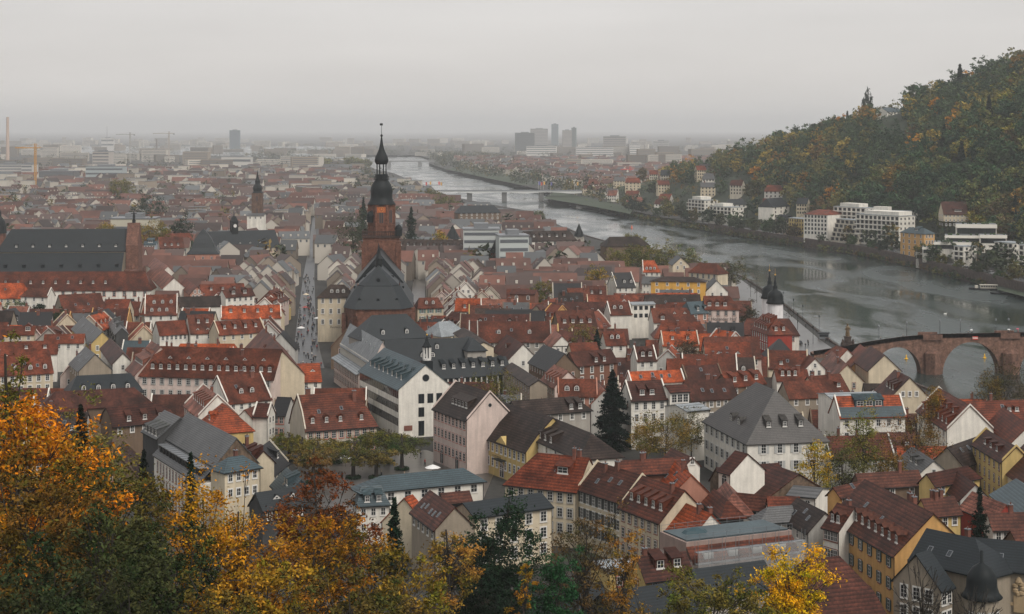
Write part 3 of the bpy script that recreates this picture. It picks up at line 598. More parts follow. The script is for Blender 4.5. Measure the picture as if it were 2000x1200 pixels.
# slate villa at the bottom right
h = H('grey stone villa with large slate roof and dark dome at the picture corner', (1812, 1032), (1905, 1052), (1790, 1092), 19.5, 'B', 's', fw=(0, 0), pitch=.9, hip=(0, 6), sky=2, chim=1, name='stone_villa', cat='villa', wmat='plaster')
rt = h['root']
H('gabled front wing of the grey stone villa with timbered pediment', (1790, 1082), (1815, 1074), (1776, 1108), 18.4, 'B', 's', pitch=1.1, w=4.2, fw=(2, 2), ew=(2, 3), ws=(1.2, 2), name='villa_wing', cat='villa')
h = H('slate roofed villa wing with carved crest over an arched window', (1890, 1048), (2040, 1062), (1990, 1112), 19, 'B', 's', fw=(0, 0), hip=(5, 0), pitch=.9, sky=1, name='villa_wing', cat='villa')
rt = h['root']; q = MB()
for k in range(7):
    a_ = k * .9; q.lathe([(.05, -.4), (.42, -.2), (.45, .2), (.1, .45)], 7, (math.cos(a_) * .6, -.15, 1.6 + math.sin(a_) * .9), sy=.5)
q.box(-.8, .8, -.2, 0, -2.2, .4); q.box(-3.2, 3.2, -.12, 0, -1.2, -.7); q.lathe([(.1, 2.3), (.6, 2.6), (.35, 3.2), (.05, 3.5)], 8, (0, -.2, 0), sy=.5)
q.build('carved_crest', 'plaster', rt, (.45, .33, .2), (2.6, -h['w'] - .02, h['ze'] - 4.6))
add_window(rt, 3.6, 4.2, 'o', 2.6, -h['w'], h['ze'] - 12, 0, 'g')
c0 = Vector((70.7, 262, 0)); t0 = thing('domed_turret', 'round stone turret with black dome before the slate villa', 'turret', (c0.x, c0.y, 0)); q = MB()
MB().lathe([(2.5, 0), (2.5, 14.6)], 20).build('wall', 'plaster', t0, WC['B'])
q = MB().lathe([(r_, z_ + 4.9) for r_, z_ in [(2.95, 9.6), (3.1, 9.75), (2.6, 10.3), (2.3, 11.2), (2.25, 12.2), (2.0, 13.2), (1.4, 14.1), (.5, 14.7), (.25, 14.9), (.25, 16.6), (.12, 16.7)]], 24)
q.build('roof', 'metal_dark', t0, smooth=True)
for k in range(4): add_window(t0, .8, 1.7, 'f', 2.5 * math.sin(-.9 + k * .6), -2.5 * math.cos(-.9 + k * .6), 11, -.9 + k * .6, 'g')
FOOT.append((c0.x, c0.y, 1, 0, 3, 3, 0)); THINGS.append((t0, (1918, 1150)))
h = H('red brown mansard house with five white windows along the bottom edge', (1572, 1092), (1640, 1086), (1660, 1153), 18, 'X', 'd', hip=(4, 6), brk=(.55, .62), ze=6, w=9.5, fw=(0, 0), dorm=((5, .93, 'b', .1, .98, 1.3),), name='mansard_house')
# bottom centre
h = H('small yellow house with brown roof and two dark dormers', (1244, 1087), (1337, 1077), (1300, 1127), 15.5, 'Y', 'd', fw=(1, 3), dorm=((2, .62, 's', .2, .9, 1.9),), ew=(1, 1), sur='r', chim=1)
h = H('flat roofed yellow annex with parapet next to the brown dormer house', (1172, 1104), (1240, 1098), (1200, 1112), 12.5, 'Y', 'l', pitch=.06, w=4.2, fw=(2, 2), sur='r', name='annex', ov=.05)
H('dark slate roof with small upper storey along the bottom edge', (1012, 1152), (1172, 1137), (1090, 1172), 11.5, 'X', 's', hip=(4, 0), fw=(0, 0), pitch=.6, w=5, name='slate_hall', cat='hall')
H('broad dark slate roof running out of the bottom of the picture', (1178, 1157), (1330, 1134), (1250, 1200), 12.5, 'X', 's', fw=(0, 0), pitch=.7, w=9, name='slate_hall', cat='hall')
H('narrow slate roof between the yellow house and the ginkgo', (1350, 1112), (1490, 1094), (1420, 1128), 14, 'G', 's', fw=(1, 3), pitch=.7, w=4.5, name='slate_wing', cat='wing')
H('small tiled roof house at the bottom edge left of the slate roofs', (912, 1162), (1002, 1152), (960, 1195), 12, 'C', 't', fw=(1, 3), hip=(2, 0), name='low_house')
H('low tiled roof almost hidden by trees at the bottom', (845, 1180), (870, 1195), (830, 1200), 9, 'C', 't', fw=(0, 0), w=3, pitch=1, name='low_house')
# --- right: palais and riverside
h = H('grand white palais with grey hipped roof, shutters and baroque dormers', None, None, None, 22.5, 'W', 'q', world=((60.3, 430), (63.0, 417)), w=10, hip=(11, 9), ze=11.8, fw=(3, 8), ew=(2, 4), ws=(1.25, 2.2), fh=4, sur='w', shut=(.42, .42, .4), dorm=((2, .8, 'a', .3, .8, 2.2),), dend=((3, .72, 's'),), name='palais', cat='mansion')
h = H('white house with orange roof and long slate shed dormer by the river', (1630, 774), (1757, 771), (1700, 813), 17.5, 'W', 'o', brk=(.55, .45), fw=(3, 6), ws=(1.1, 1.7), sur='w', pitch=1.1, parap=1, sky=0, name='riverside_house')
yb_, zb_ = h['w'] * .55, h['ze'] + (h['zr'] - h['ze']) * .45; q = MB(); q.add([(h['xa'] + .2, -yb_ - .03, zb_ + .08), (h['xb'] - .2, -yb_ - .03, zb_ + .08), (h['xb'] - .2, -h['w'] - .5, h['ze'] - .12), (h['xa'] + .2, -h['w'] - .5, h['ze'] - .12)], [[0, 3, 2, 1]]); q.build('slate_strip', 'slate', h['root'], RC['c'])
o = inst('dormer', dormer_mesh('s', 7.5, 1.7, (h['zr'] - zb_) / yb_), h['root'], RC['c'], (-.3, -yb_ * .98, zb_ + .15))
for k in (-2.4, 0, 2.4): inst('window', window_mesh(1.7, 1.25, 'a'), o, SUR['r'], (k, -.02, .15))
H('plain white block behind the orange roofed riverside house', (1612, 768), (1708, 765), (1655, 772), 17, 'W', 'W' if 0 else 'l', pitch=.15, fw=(0, 0), name='white_block', w=5)
H('cream gabled house closest to the old bridge', (1700, 676), (1728, 693), (1690, 720), 15.2, 'C', 'd', fw=(2, 3), ew=(0, 0), pitch=.95, name='gabled_house')
H('yellow gabled house with wide attic window near the river', (1748, 722), (1777, 737), (1717, 763), 16, 'C', 'd', fw=(1, 3), ew=(0, 0), att=3, dorm=((3, .7, 's', .3, .9, 1.3),), sky=2, pitch=1.0, chim=1, name='gabled_house')
H('red roofed house with bare white gable and row of slate dormers', (1834, 757), (1895, 792), (1818, 817), 17.5, 'W', 'r', fw=(2, 6), dorm=((7, .86, 's', .05, .95, 1.3), (4, .45, 'b', .1, .9, .9)), pitch=1.0, ew=(0, 0), parap=1, name='gabled_house')
H('long orange roof at the right edge below the dark river tree', (1880, 784), (2030, 780), (1950, 818), 15, 'C', 'r', fw=(1, 8), sky=1, chim=1, hip=(0, 0), dorm=((2, .6, 'b', .5, .7),))
H('orange cross roof at the right edge, pale gable end', (1960, 795), (2010, 830), (1930, 822), 15, 'W', 'r', fw=(0, 0), name='cross_wing')
H('dark roofed house leaning on the white gable', (1912, 849), (1850, 873), (1905, 906), 14, 'B', 'b', fw=(1, 3), sky=3, pitch=.9) if 0 else H('dark roofed house leaning on the bare white gable', (1850, 873), (1912, 851), (1900, 902), 14, 'B', 'b', fw=(1, 3), sky=3)
h = H('yellow half timbered house with stepped gables at the right edge', (1926, 838), (1985, 872), (1925, 880), 17, 'Y', 'd', fw=(3, 6), ws=(.8, 1.7), sur='s', dorm=((3, .7, 'b', .2, .8, 1.4),), parap=1, name='timbered_house')
H('pale yellow house with grey shutters at the right edge', (2000, 868), (2050, 900), (1985, 925), 16.5, 'C', 'd', fw=(3, 7), ws=(.9, 1.7), sur='w', shut=(.33, .38, .36), dorm=((3, .75, 'g', .05, .6, 1.2),))
H('grey roofed house with white gable and two box dormers', (1782, 872), (1824, 899), (1760, 912), 13, 'W', 'g', fw=(1, 0), dorm=((2, .55, 'b', .3, .8, 1.8),), att=1, pitch=.85, name='gabled_house')
H('brown tiled long roof in the yard left of the yellow timbered house', (1672, 925), (1792, 918), (1735, 948), 12, 'N', 't', fw=(1, 3), chim=1, name='yard_house')
H('brown roofed yard house with small window below the white gable', (1810, 925), (1890, 910), (1850, 942), 12.5, 'Y', 'd', fw=(1, 3), hip=(0, 2), name='yard_house')
H('dark red roof of a yard house beside the grey gable house', (1870, 920), (1905, 945), (1860, 962), 12, 'A', 'd', fw=(1, 0), name='yard_house')
H('red tiled house with tall chimney behind the ochre gable', (1800, 974), (1862, 969), (1835, 1004), 14, 'Y', 't', fw=(1, 3), chim=3, name='yard_house')
H('pink roofed red house behind the cypress', (1900, 960), (1965, 985), (1890, 995), 14, 'R', 'p', fw=(0, 0), name='yard_house')
H('white building with blue grey roof at the right edge', (1985, 935), (2060, 990), (1960, 965), 15, 'W', 'c', fw=(2, 4), sur='r', pitch=.6, name='white_block')
H('dark mossy roofs in the corner behind the villa', (1930, 1002), (2010, 1000), (1975, 1030), 14, 'A', 't', fw=(1, 5), chim=1, name='yard_house')
H('brown roof at the far right edge over the villa', (1975, 1035), (2060, 1028), (2010, 1060), 14, 'N', 't', fw=(1, 2), name='yard_house')
# --- centre right
H('black roofed brick hall with stepped dormers', (1062, 673), (1103, 690), (1044, 711), 17.5, 'N', 'k', fw=(3, 8), ws=(.9, 1.6), sur='s', dorm=((0, .8, 's'),), ew=(2, 3), pitch=1.05, name='brick_hall', cat='hall')
h = H('white half timbered gable house with pink roof', (1083, 645), (1098, 656), (1070, 671), 15, 'W', 'p', fw=(2, 3), ew=(2, 2), pitch=1.0, name='timbered_house')
q = MB(); w_ = h['w']
for k in range(5): q.box(-.08, .08, -w_ + k * w_ / 2 - .12, -w_ + k * w_ / 2 + .12, h['ze'] - 5, h['ze'])
for zz in (-5, -2.6, 0): q.box(-.08, .08, -w_, w_, h['ze'] + zz - .12, h['ze'] + zz + .12)
q.build('timber_frame', 'metal_dark', h['root'], None, (h['xb'], 0, 0))
H('brick house with brown roof behind the spruce tip', (1112, 688), (1192, 681), (1150, 711), 15, 'S', 'd', fw=(2, 4), ws=(1.1, 2), dorm=((2, .88, 's', .4, .8),))
H('orange roofed cream house behind the brick house', (1112, 670), (1164, 668), (1138, 684), 14, 'C', 'r', fw=(1, 3))
H('pair of gabled dormers on a steep brown roofed house', (1238, 677), (1276, 676), (1256, 703), 15, 'W', 'd', fw=(1, 2), dorm=((2, .72, 'g', .15, .9, 1.5),), parap=1)
H('long bright orange roof with four skylights', (1227, 726), (1330, 722), (1284, 744), 15, 'W', 'o', fw=(0, 0), sky=4, parap=1)
H('brown tiled roof right of the bright orange roof', (1333, 715), (1402, 712), (1365, 739), 15, 'N', 'd', fw=(1, 3), sky=1, chim=1, parap=1)
h = H('large brown roofed house with cream chimney above a yard', (1337, 744), (1426, 739), (1400, 777), 17, 'B', 'd', fw=(3, 6), chim=2, sky=3, parap=0)
H('white house with red roof and two pale dormers behind the spruce', (1222, 745), (1292, 742), (1275, 779), 17.5, 'W', 'd', fw=(3, 4), ws=(1.1, 2), dorm=((2, .75, 's', .2, .75, 1.8),), chim=1, parap=1, ew=(2, 2))
H('white roof terrace house with gabled glass room', (1300, 752), (1338, 750), (1318, 765), 16.5, 'W', 'd', fw=(2, 3), ws=(1.5, 2.2), pitch=.5, name='terrace_house')
H('plain white wall house between red roofs and the autumn bushes', (1320, 790), (1364, 786), (1340, 796), 14, 'W', 'l', pitch=.2, fw=(0, 0), w=5, name='white_block')
H('red roofed house with curved white dormers left of the spruce', (1090, 740), (1165, 740), (1120, 772), 15.5, 'V', 'm', fw=(1, 4), dorm=((2, .75, 'a', .1, .6, 1.6),), parap=1)
H('pink and white mansard house with many small dormers', (1083, 712), (1110, 725), (1064, 746), 16, 'P', 'p', brk=(.6, .5), fw=(2, 5), dorm=((4, .85, 's', .1, .9, 1.0),), ew=(0, 0), pitch=1.1)
H('brown house with long window rows left of the mansard dormers', (1000, 708), (1052, 742), (1010, 735), 14.5, 'B', 'b', fw=(3, 11), ws=(.9, 1.8), sur='s', pitch=.6, name='long_house')
H('steep pink and grey gable roofs behind the spruce', (1165, 745), (1180, 762), (1145, 775), 13, 'A', 'p', fw=(0, 0), ew=(1, 1), name='gabled_house')
H('dark roofed rear wing with white dormers left of the spruce', (1110, 775), (1150, 790), (1090, 808), 14, 'G', 'b', fw=(1, 4), dorm=((2, .8, 's', .3, .9),), name='rear_wing') if 0 else None
H('orange red roof with three arched dormers right of centre', (1410, 730), (1480, 722), (1445, 752), 14, 'N', 'r', fw=(1, 3), dorm=((3, .7, 's', .05, .95, 1.7),))
H('red roofed house with row of three dark dormers at the palais corner', (1513, 722), (1575, 721), (1545, 741), 14.5, 'W', 'r', fw=(1, 3), dorm=((3, .6, 'g', .1, .7, 1.2),), chim=1)
H('brown red roof with flat terrace behind the palais', (1530, 745), (1600, 742), (1565, 775), 14, 'B', 'm', fw=(1, 3), chim=1)
H('red roof with small tower dormer right of the palais', (1578, 735), (1640, 730), (1610, 768), 14, 'C', 'm', fw=(0, 0), dorm=((1, .7, 'b', .6, .9, 1.6),), chim=2)
H('long dark red roof with one white dormer below the gate towers', (1500, 684), (1576, 685), (1540, 718), 14.5, 'C', 'm', fw=(0, 0), dorm=((1, .8, 'b', .25, .4, 1.3),), sky=1, parap=1)
H('small white gable with red tiles below the gate towers', (1575, 690), (1592, 700), (1560, 712), 13.5, 'W', 'm', fw=(0, 0), ew=(1, 2), att=1, name='gabled_house')
H('yellow and white row houses left of the cream bridge gable', (1625, 686), (1655, 712), (1618, 712), 13, 'C', 'p', fw=(2, 3), ws=(.9, 1.6), ew=(2, 2), chim=2, sur='s', name='row_house')
H('orange roof just before the old bridge start', (1633, 675), (1655, 682), (1627, 692), 13, 'W', 'r', fw=(0, 0), hip=(3, 0), name='row_house')
H('red roof with slate dormer strip by the bridge start', (1680, 672), (1695, 684), (1665, 700), 14, 'O', 'r', fw=(2, 2), ew=(1, 1), name='row_house')
# gate house, hotel by the bridge street
h = H('red gate house with orange mansard roof beside the twin towers', (1490, 613), (1516, 621), (1482, 646), 17.5, 'R', 'r', hip=(0, 4.5), brk=(.62, .45), pitch=1.15, fw=(2, 8), ws=(.8, 2.2), sur='w', dorm=((6, .84, 's', .05, .95, 1.1), (4, .4, 's', .2, .9, 1.0)), dend=((2, .82, 'g'),), name='gate_house')
H('black pyramid roof in front of the red gate house', (1520, 662), (1524, 662), (1530, 684), 12.5, 'R', 'k', hip=(5, 5), w=5.4, fw=(0, 0), name='gate_annex')
h = H('white hotel with red brown mansard roof and dark lettering by the river', (1375, 578), (1425, 578), (1405, 603), 19.5, 'P', 'm', brk=(.66, .42), hip=(0, 3.5), pitch=1.15, fw=(4, 4), ws=(1.25, 2.0), fh=4.0, sur='s', dorm=((3, .82, 'g', .02, .8, 1.8),), name='hotel', cat='hotel')
lettering('Hotel Holländer Hof', h['root'], 0, -h['w'] - .1, h['ze'] - 4.6, 0, 1.7)
H('salmon pink town house with blue slate mansard left of the hotel', (1341, 590), (1375, 588), (1362, 611), 17.5, 'V', 'c', brk=(.8, .25), hip=(1, 0), pitch=1.0, fw=(4, 2), ws=(1.2, 2), fh=4, sur='w', dorm=((2, .85, 'g', .2, 1, 1.2),))
H('bright yellow round gabled house near the river', (1298, 541), (1347, 541), (1322, 543), 17, 'Y', 'b', brk=(.7, .3), w=5, ze=16.4, fw=(2, 4), ws=(.8, 1.2), hip=(4, 4), name='yellow_house') if 0 else None
H('cream house with big red hipped roof by the river trees', (1367, 513), (1400, 515), (1385, 533), 18.5, 'C', 'm', hip=(4, 4), fw=(2, 5), ws=(1.2, 2.2), sur='g')
H('white gable house with slate roof by the river', (1322, 498), (1330, 503), (1310, 515), 19, 'C', 's', fw=(1, 2), ew=(1, 2), att=1, pitch=.9, name='gabled_house')
h = H('bright yellow gabled house amid red roofs near the river', (1296, 540), (1355, 541), (1325, 546), 17.5, 'Z', 'b', w=4, ze=15.8, fw=(2, 5), ws=(.9, 1.4), hip=(6, 6), name='yellow_house')
H('half timbered white house left of the bright yellow house', (1256, 540), (1300, 541), (1278, 553), 16, 'W', 'g', fw=(2, 6), ws=(.7, 1.2), ew=(0, 0), name='timbered_house')
H('white house with dark gable near the riverside plane tree', (1393, 542), (1400, 548), (1385, 556), 16, 'W', 'k', fw=(2, 2), ew=(2, 2), pitch=1.0, name='gabled_house')
H('dark grey roofed house with white gable and two dormers', (1195, 533), (1232, 532), (1215, 560), 15.5, 'W', 'k', fw=(1, 3), dorm=((2, .75, 'a', .3, 1, 1.4),), parap=1)
H('orange roof with dark dormers behind the dark grey roof', (1255, 509), (1278, 509), (1270, 530), 16, 'W', 'o', hip=(0, 3), fw=(1, 3), dorm=((3, .85, 'a', .1, .9),), parap=1)
H('white flat roofed terrace house amid red roofs', (1230, 590), (1275, 589), (1250, 594), 14.5, 'W', 'l', pitch=.2, fw=(2, 4), ws=(1.4, 1.6), style='d', name='terrace_house')
H('brick house with arched windows and brown gable', (1003, 556), (1050, 580), (990, 575), 14, 'S', 'd', ew=(2, 2), fw=(0, 0), att=1, name='brick_house') if 0 else H('brick fronted house with two arched windows', (1000, 565), (1048, 566), (1024, 570), 14.5, 'S', 'd', fw=(2, 2), ws=(1.2, 2), style='o', w=4, ze=13, name='brick_house')
H('long brown roof with four slate dormers in two rows', (1085, 607), (1158, 605), (1120, 645), 16, 'N', 'm', fw=(0, 0), dorm=((4, .62, 's', .05, .95, 1.6),), pitch=1.1, chim=1)
H('long red roof with two white arched dormers', (1186, 590), (1228, 589), (1208, 613), 15, 'W', 'm', fw=(0, 0), dorm=((2, .6, 'a', .1, .7, 1.5),), sky=1, parap=1)
H('red hipped roof with a white dormer and eyebrows', (1272, 602), (1340, 601), (1305, 628), 15.5, 'W', 'm', hip=(0, 4), fw=(1, 0), dorm=((1, .85, 'g', .1, .35, 2), (2, .45, 't', .45, 1, 1.3)))
H('white gabled house with brown roof below the slate wings', (990, 653), (1022, 672), (975, 690), 13.5, 'W', 'd', fw=(1, 3), ew=(1, 1), dorm=((1, .6, 'a'),), name='gabled_house')
H('orange red house with two dark dormers above a white wall', (1178, 648), (1217, 647), (1200, 672), 14.5, 'W', 'r', fw=(1, 2), dorm=((2, .6, 'a', .2, .8, 1.4),))
# --- left town
H('red mansard house with three dormers above and three below', (284, 576), (346, 575), (315, 613), 17, 'W', 'm', brk=(.7, .42), fw=(1, 3), ze=9.6, w=6.5, dorm=((3, .55, 'a', .15, .95, 1.3), (3, .9, 'a', .1, .8, 1.3)), parap=1)
H('dark brown roofed house with white wall and blue awning', (347, 580), (430, 578), (390, 597), 13.5, 'W', 'b', fw=(1, 0), chim=1)
H('bright orange roofed house with four dark dormers', (432, 598), (548, 596), (490, 620), 14, 'W', 'o', fw=(0, 0), dorm=((4, .55, 's', .05, .95, 1.3),), parap=1)
H('white terrace house with two pointed gables', (434, 566), (490, 562), (460, 578), 15.5, 'W', 'd', fw=(2, 5), ws=(1.2, 1.6), dorm=((2, .7, 'g', .1, .9, 2.2),), name='terrace_house')
H('red roofed house with four white dormers and cream gable', (418, 628), (508, 622), (462, 650), 14, 'C', 'r', fw=(1, 5), dorm=((4, .62, 's', .05, .95, 1.25),), parap=1)
H('brown red house with two upper dormers and two arched ones', (366, 615), (415, 613), (390, 650), 15.5, 'W', 'm', brk=(.6, .45), fw=(1, 2), dorm=((2, .5, 's', .2, .9, 1.3), (2, .88, 't', .1, .9, 1.6)), pitch=1.15)
H('red tiled house left of the brown mansard', (305, 628), (360, 625), (330, 652), 13.5, 'W', 'r', fw=(1, 6))
H('pale orange house with large open gable on the market street', (520, 640), (560, 700), (500, 672), 15, 'O', 'd', fw=(1, 3), pitch=1.0, dorm=((1, .5, 't', .4, .6, 2.4),)) if 0 else None
H('red roofed market house with pale triangular dormer', (515, 640), (552, 686), (480, 686), 19.5, 'C', 'm', fw=(1, 0), dorm=((1, .4, 't', .35, .65, 2.6), (3, .8, 'g', .5, .98, 1.3)), pitch=1.05, chim=2)
H('orange roofed gable house on the main street', (515, 596), (545, 598), (525, 616), 13.5, 'C', 'o', fw=(0, 0), dorm=((1, .5, 'g', .4, .8),))
H('yellow fronted house with grey roof in the lane on the left', (163, 618), (200, 648), (140, 640), 14, 'Y', 'g', fw=(1, 0), ew=(3, 2), ws=(.9, 1.6), sky=3, chim=1, name='lane_house')
H('grey roofed lane house with brown gable', (167, 677), (186, 691), (143, 714), 14, 'B', 'g', sky=4, fw=(1, 4), chim=2, name='lane_house')
H('dark roofed house with open timber gable', (215, 660), (240, 690), (205, 690), 13.5, 'W', 'd', fw=(1, 2), ew=(1, 1), name='lane_house')
H('slate house with white dormers in the narrow lane', (225, 618), (238, 640), (214, 630), 13, 'X', 'g', fw=(2, 4), dorm=((2, .6, 's'),), name='lane_house')
H('red roofed cream house with balcony behind the orange tree', (-10, 697), (97, 691), (45, 729), 14.5, 'C', 'r', fw=(2, 6), ws=(1.2, 1.9), dorm=((3, .82, 'a', .2, 1, 1.3),), sky=3)
H('dark brown gabled house left of the lane', (40, 610), (102, 609), (70, 634), 13, 'A', 'k', fw=(0, 0), chim=1)
H('red roof with white pavilion dormer at the left edge', (12, 637), (68, 636), (40, 652), 13, 'C', 'r', fw=(1, 3), dorm=((1, .6, 'g', .6, .95, 2.5),))
H('orange red long roof with chimney dormers at the left', (88, 653), (165, 652), (126, 668), 13, 'W', 'r', fw=(1, 4), sky=2)
H('red brown roof with chimneys at the left edge', (0, 668), (112, 665), (60, 690), 13.5, 'W', 'r', fw=(1, 3), dorm=((2, .6, 'b', .3, .95),))
H('bright orange roof at the far left edge', (-20, 553), (46, 553), (20, 581), 14, 'C', 'o', fw=(2, 6), hip=(0, 2), sky=1)
H('white house with grey brown hipped roof left of the long red roof', (58, 562), (100, 563), (75, 578), 14.5, 'W', 't', hip=(3, 0), fw=(2, 3), parap=1)
H('large red roof with mossy tiles under the white house', (115, 576), (196, 572), (155, 608), 14.5, 'B', 'm', fw=(0, 0), chim=1, sky=2)
H('dark barn roof left of the mossy red roof', (42, 612), (100, 610), (70, 634), 12.5, 'B', 'k', fw=(0, 0), name='barn', cat='barn') if 0 else None
H('long red college roof with eight white dormers under the dark church roof', (-20, 531), (284, 530), (150, 566), 18, 'W', 'm', hip=(0, 4), fw=(3, 16), ws=(1.4, 2.4), fh=4.6, sur='r', dorm=((10, .66, 's', .0, .78, 1.35),), pitch=1.0, name='college', cat='college')
H('pale roofed gable house right of the red college roof', (306, 515), (340, 543), (296, 542), 16, 'W', 'p', fw=(0, 0), pitch=.9, name='gabled_house')
H('second pale gable roof behind the first', (303, 503), (328, 520), (292, 520), 16, 'W', 'p', fw=(0, 0), name='gabled_house')
H('narrow blue grey house beside the sandstone church front', (283, 471), (306, 471), (295, 477), 19, 'L', 'c', fw=(3, 4), ws=(1.0, 1.8), pitch=.7, dorm=((1, .5, 's', .2, .8, 4),), name='narrow_house')
H('green shuttered house with curved brown roof', (309, 463), (356, 462), (330, 484), 20, 'E', 'm', fw=(3, 6), ws=(1.1, 2.1), sur='w', shut=(.03, .06, .05), dorm=((3, .85, 's', .1, .9, 1.4),), brk=(.7, .4))
H('long red roof behind the green shuttered house', (270, 459), (370, 455), (320, 470), 17, 'C', 'r', fw=(0, 0))
H('red gable house with arched attic windows', (362, 543), (385, 560), (350, 557), 14, 'V', 'r', fw=(0, 0), ew=(1, 3), att=2, name='gabled_house')
H('red roofed house with pale dormers by the old university', (390, 556), (475, 553), (430, 575), 14.5, 'W', 'r', fw=(1, 0), dorm=((3, .55, 'b', .1, .9),))
H('cream corner block with arched shop windows beside the church choir', (645, 556), (672, 556), (650, 579), 22.5, 'C', 'b', hip=(5, 4), pitch=.95, fw=(3, 4), ws=(1.1, 1.9), fh=4.2, dorm=((3, .7, 'a', .2, .95, 1.4),), sur='w', name='corner_block', cat='building')
lettering('Restaurant', THINGS[-1][0], 1, -9, 6.0, 0, 1.3)
H('small cream house with green shutters right of the choir', (818, 582), (856, 581), (836, 600), 14.5, 'C', 'm', fw=(2, 3), ws=(1.2, 1.7), shut=(.03, .12, .11), dorm=((2, .7, 'a', .2, .8, 1.3),), hip=(1.5, 1.5))
# distant named
H('large old hall with brown hipped roof by the river trees', (1190, 463), (1246, 462), (1215, 480), 22, 'N', 'b', hip=(4, 6), fw=(0, 0), pitch=.9, name='old_arsenal', cat='hall')
H('white building with dark mansard roof and five dormers', (1022, 452), (1112, 450), (1065, 470), 20, 'W', 'b', hip=(0, 3), fw=(2, 8), ws=(1.6, 2.6), fh=4.2, sur='g', dorm=((5, .6, 's', .1, .9, 1.8),), name='institute', cat='building')
H('long brown roofed institute with white dormers right of the church tower', (778, 467), (935, 470), (860, 489), 18, 'W', 'b', hip=(0, 5), fw=(2, 14), ws=(1.2, 1.8), dorm=((11, .6, 's', .02, .9, 1.2),), name='institute', cat='building')
H('ornate dark slate roofed hall near the river', (900, 402), (965, 401), (930, 415), 24, 'N', 's', hip=(4, 4), fw=(2, 8), name='congress_hall', cat='hall')
H('slate roofed university hall with cream walls', (398, 453), (536, 449), (470, 484), 22, 'C', 's', fw=(2, 12), ws=(1.3, 2.2), fh=5, sur='r', dorm=((6, .75, 't', .1, .95, 1.4),), pitch=1.0, name='university_hall', cat='hall')
# ------------------------------------------------------------------ churches, gate towers, bridges
def ringfaces(n, k): return [[j * n + i, j * n + (i + 1) % n, (j + 1) * n + (i + 1) % n, (j + 1) * n + i] for j in range(k) for i in range(n)]
ch = thing('church', 'sandstone church with tall domed tower and dark slate choir roof', 'church', (-50.6, 660, 0), R(3.2))
SAND = (.16, .07, .046)
def apse(k, yf, z): return [(-12.9 * k, 46, z), (-12.9 * k, -2 + yf * .4, z), (-8.6 * k, -10 + yf, z), (8.6 * k, -10 + yf, z), (12.9 * k, -2 + yf * .4, z), (12.9 * k, 46, z)]
b = MB(); a0, a1 = apse(.96, .4, -.5), apse(.96, .4, 18)
b.add(a0 + a1, [[i, i + 1, 7 + i, 6 + i] for i in range(5)])
for i in range(5):
    for k in ((0, .5, 1) if i in (0, 4) else (0, 1)):
        p = Vector(a0[i]).lerp(Vector(a0[i + 1]), k if i not in (0, 4) else .1 + k * .8); c_ = Vector((0, 12, 0)); o_ = (p - c_); o_.z = 0; o_.normalize()
        b.box(p.x - .8 + o_.x * .9, p.x + .8 + o_.x * .9, p.y - .8 + o_.y * .9, p.y + .8 + o_.y * .9, -.5, 15)
b.build('wall', 'sandstone', ch, SAND)
for i in range(1, 4):
    p = (Vector(a0[i]) + Vector(a0[i + 1])) / 2; e_ = Vector(a0[i + 1]) - Vector(a0[i])
    add_window(ch, 2.2, 9, 'l', p.x + (0), p.y - .05, 4.5, math.atan2(e_.y, e_.x), 's')
r0, r1_, r2_ = apse(1.03, -.3, 17.6), apse(.63, 5.2, 25.7), apse(.60, 5.6, 25.9)
b = MB(); b.add(r0 + r1_, [[i, i + 1, 7 + i, 6 + i] for i in range(5)]); b.build('lower_roof', 'slate', ch, RC['s'])
ap = (0, 2.2, 33.2); en = (0, 46, 33.2)
b = MB(); b.add(r2_ + [ap, en], [[0, 1, 6, 7], [1, 2, 6], [2, 3, 6], [3, 4, 6], [4, 5, 7, 6]]); b.add([(p[0], p[1], p[2] - .5) for p in r2_] + r2_, [[i, i + 1, 7 + i, 6 + i] for i in range(5)]); b.build('choir_roof', 'slate', ch, RC['s'])
b = MB(); b.add([(-9.5, 18, 25), (9.5, 18, 25), (0, 18, 36.5), (-9.5, 54, 25), (9.5, 54, 25), (0, 54, 36.5)], [[0, 1, 2], [0, 2, 5, 3], [1, 4, 5, 2]]); b.build('nave_roof', 'slate', ch, RC['s'])
for x, y, z, rz in ((-7, -8.1, 20.4, 0), (0, -8.3, 20.2, 0), (7, -8.1, 20.4, 0), (0, -3.2, 27.3, 0), (-9.4, 6, 23.5, R(-90)), (9.4, 6, 23.5, R(90)), (-5.6, 8, 27.5, R(-90)), (5.6, 8, 27.5, R(90))):
    o = inst('roof_hatch', dormer_mesh('g', .9, .9, .9), ch, RC['s'], (x, y, z), rz)
b = MB(); b.lathe([(1.3, -.8), (1.3, 2.4), (1.7, 2.5), (1.2, 3.2), (.75, 4.2), (.5, 6), (.1, 8.4)], 8, (0, 3.4, 33)); b.build('ridge_turret', 'metal_dark', ch)
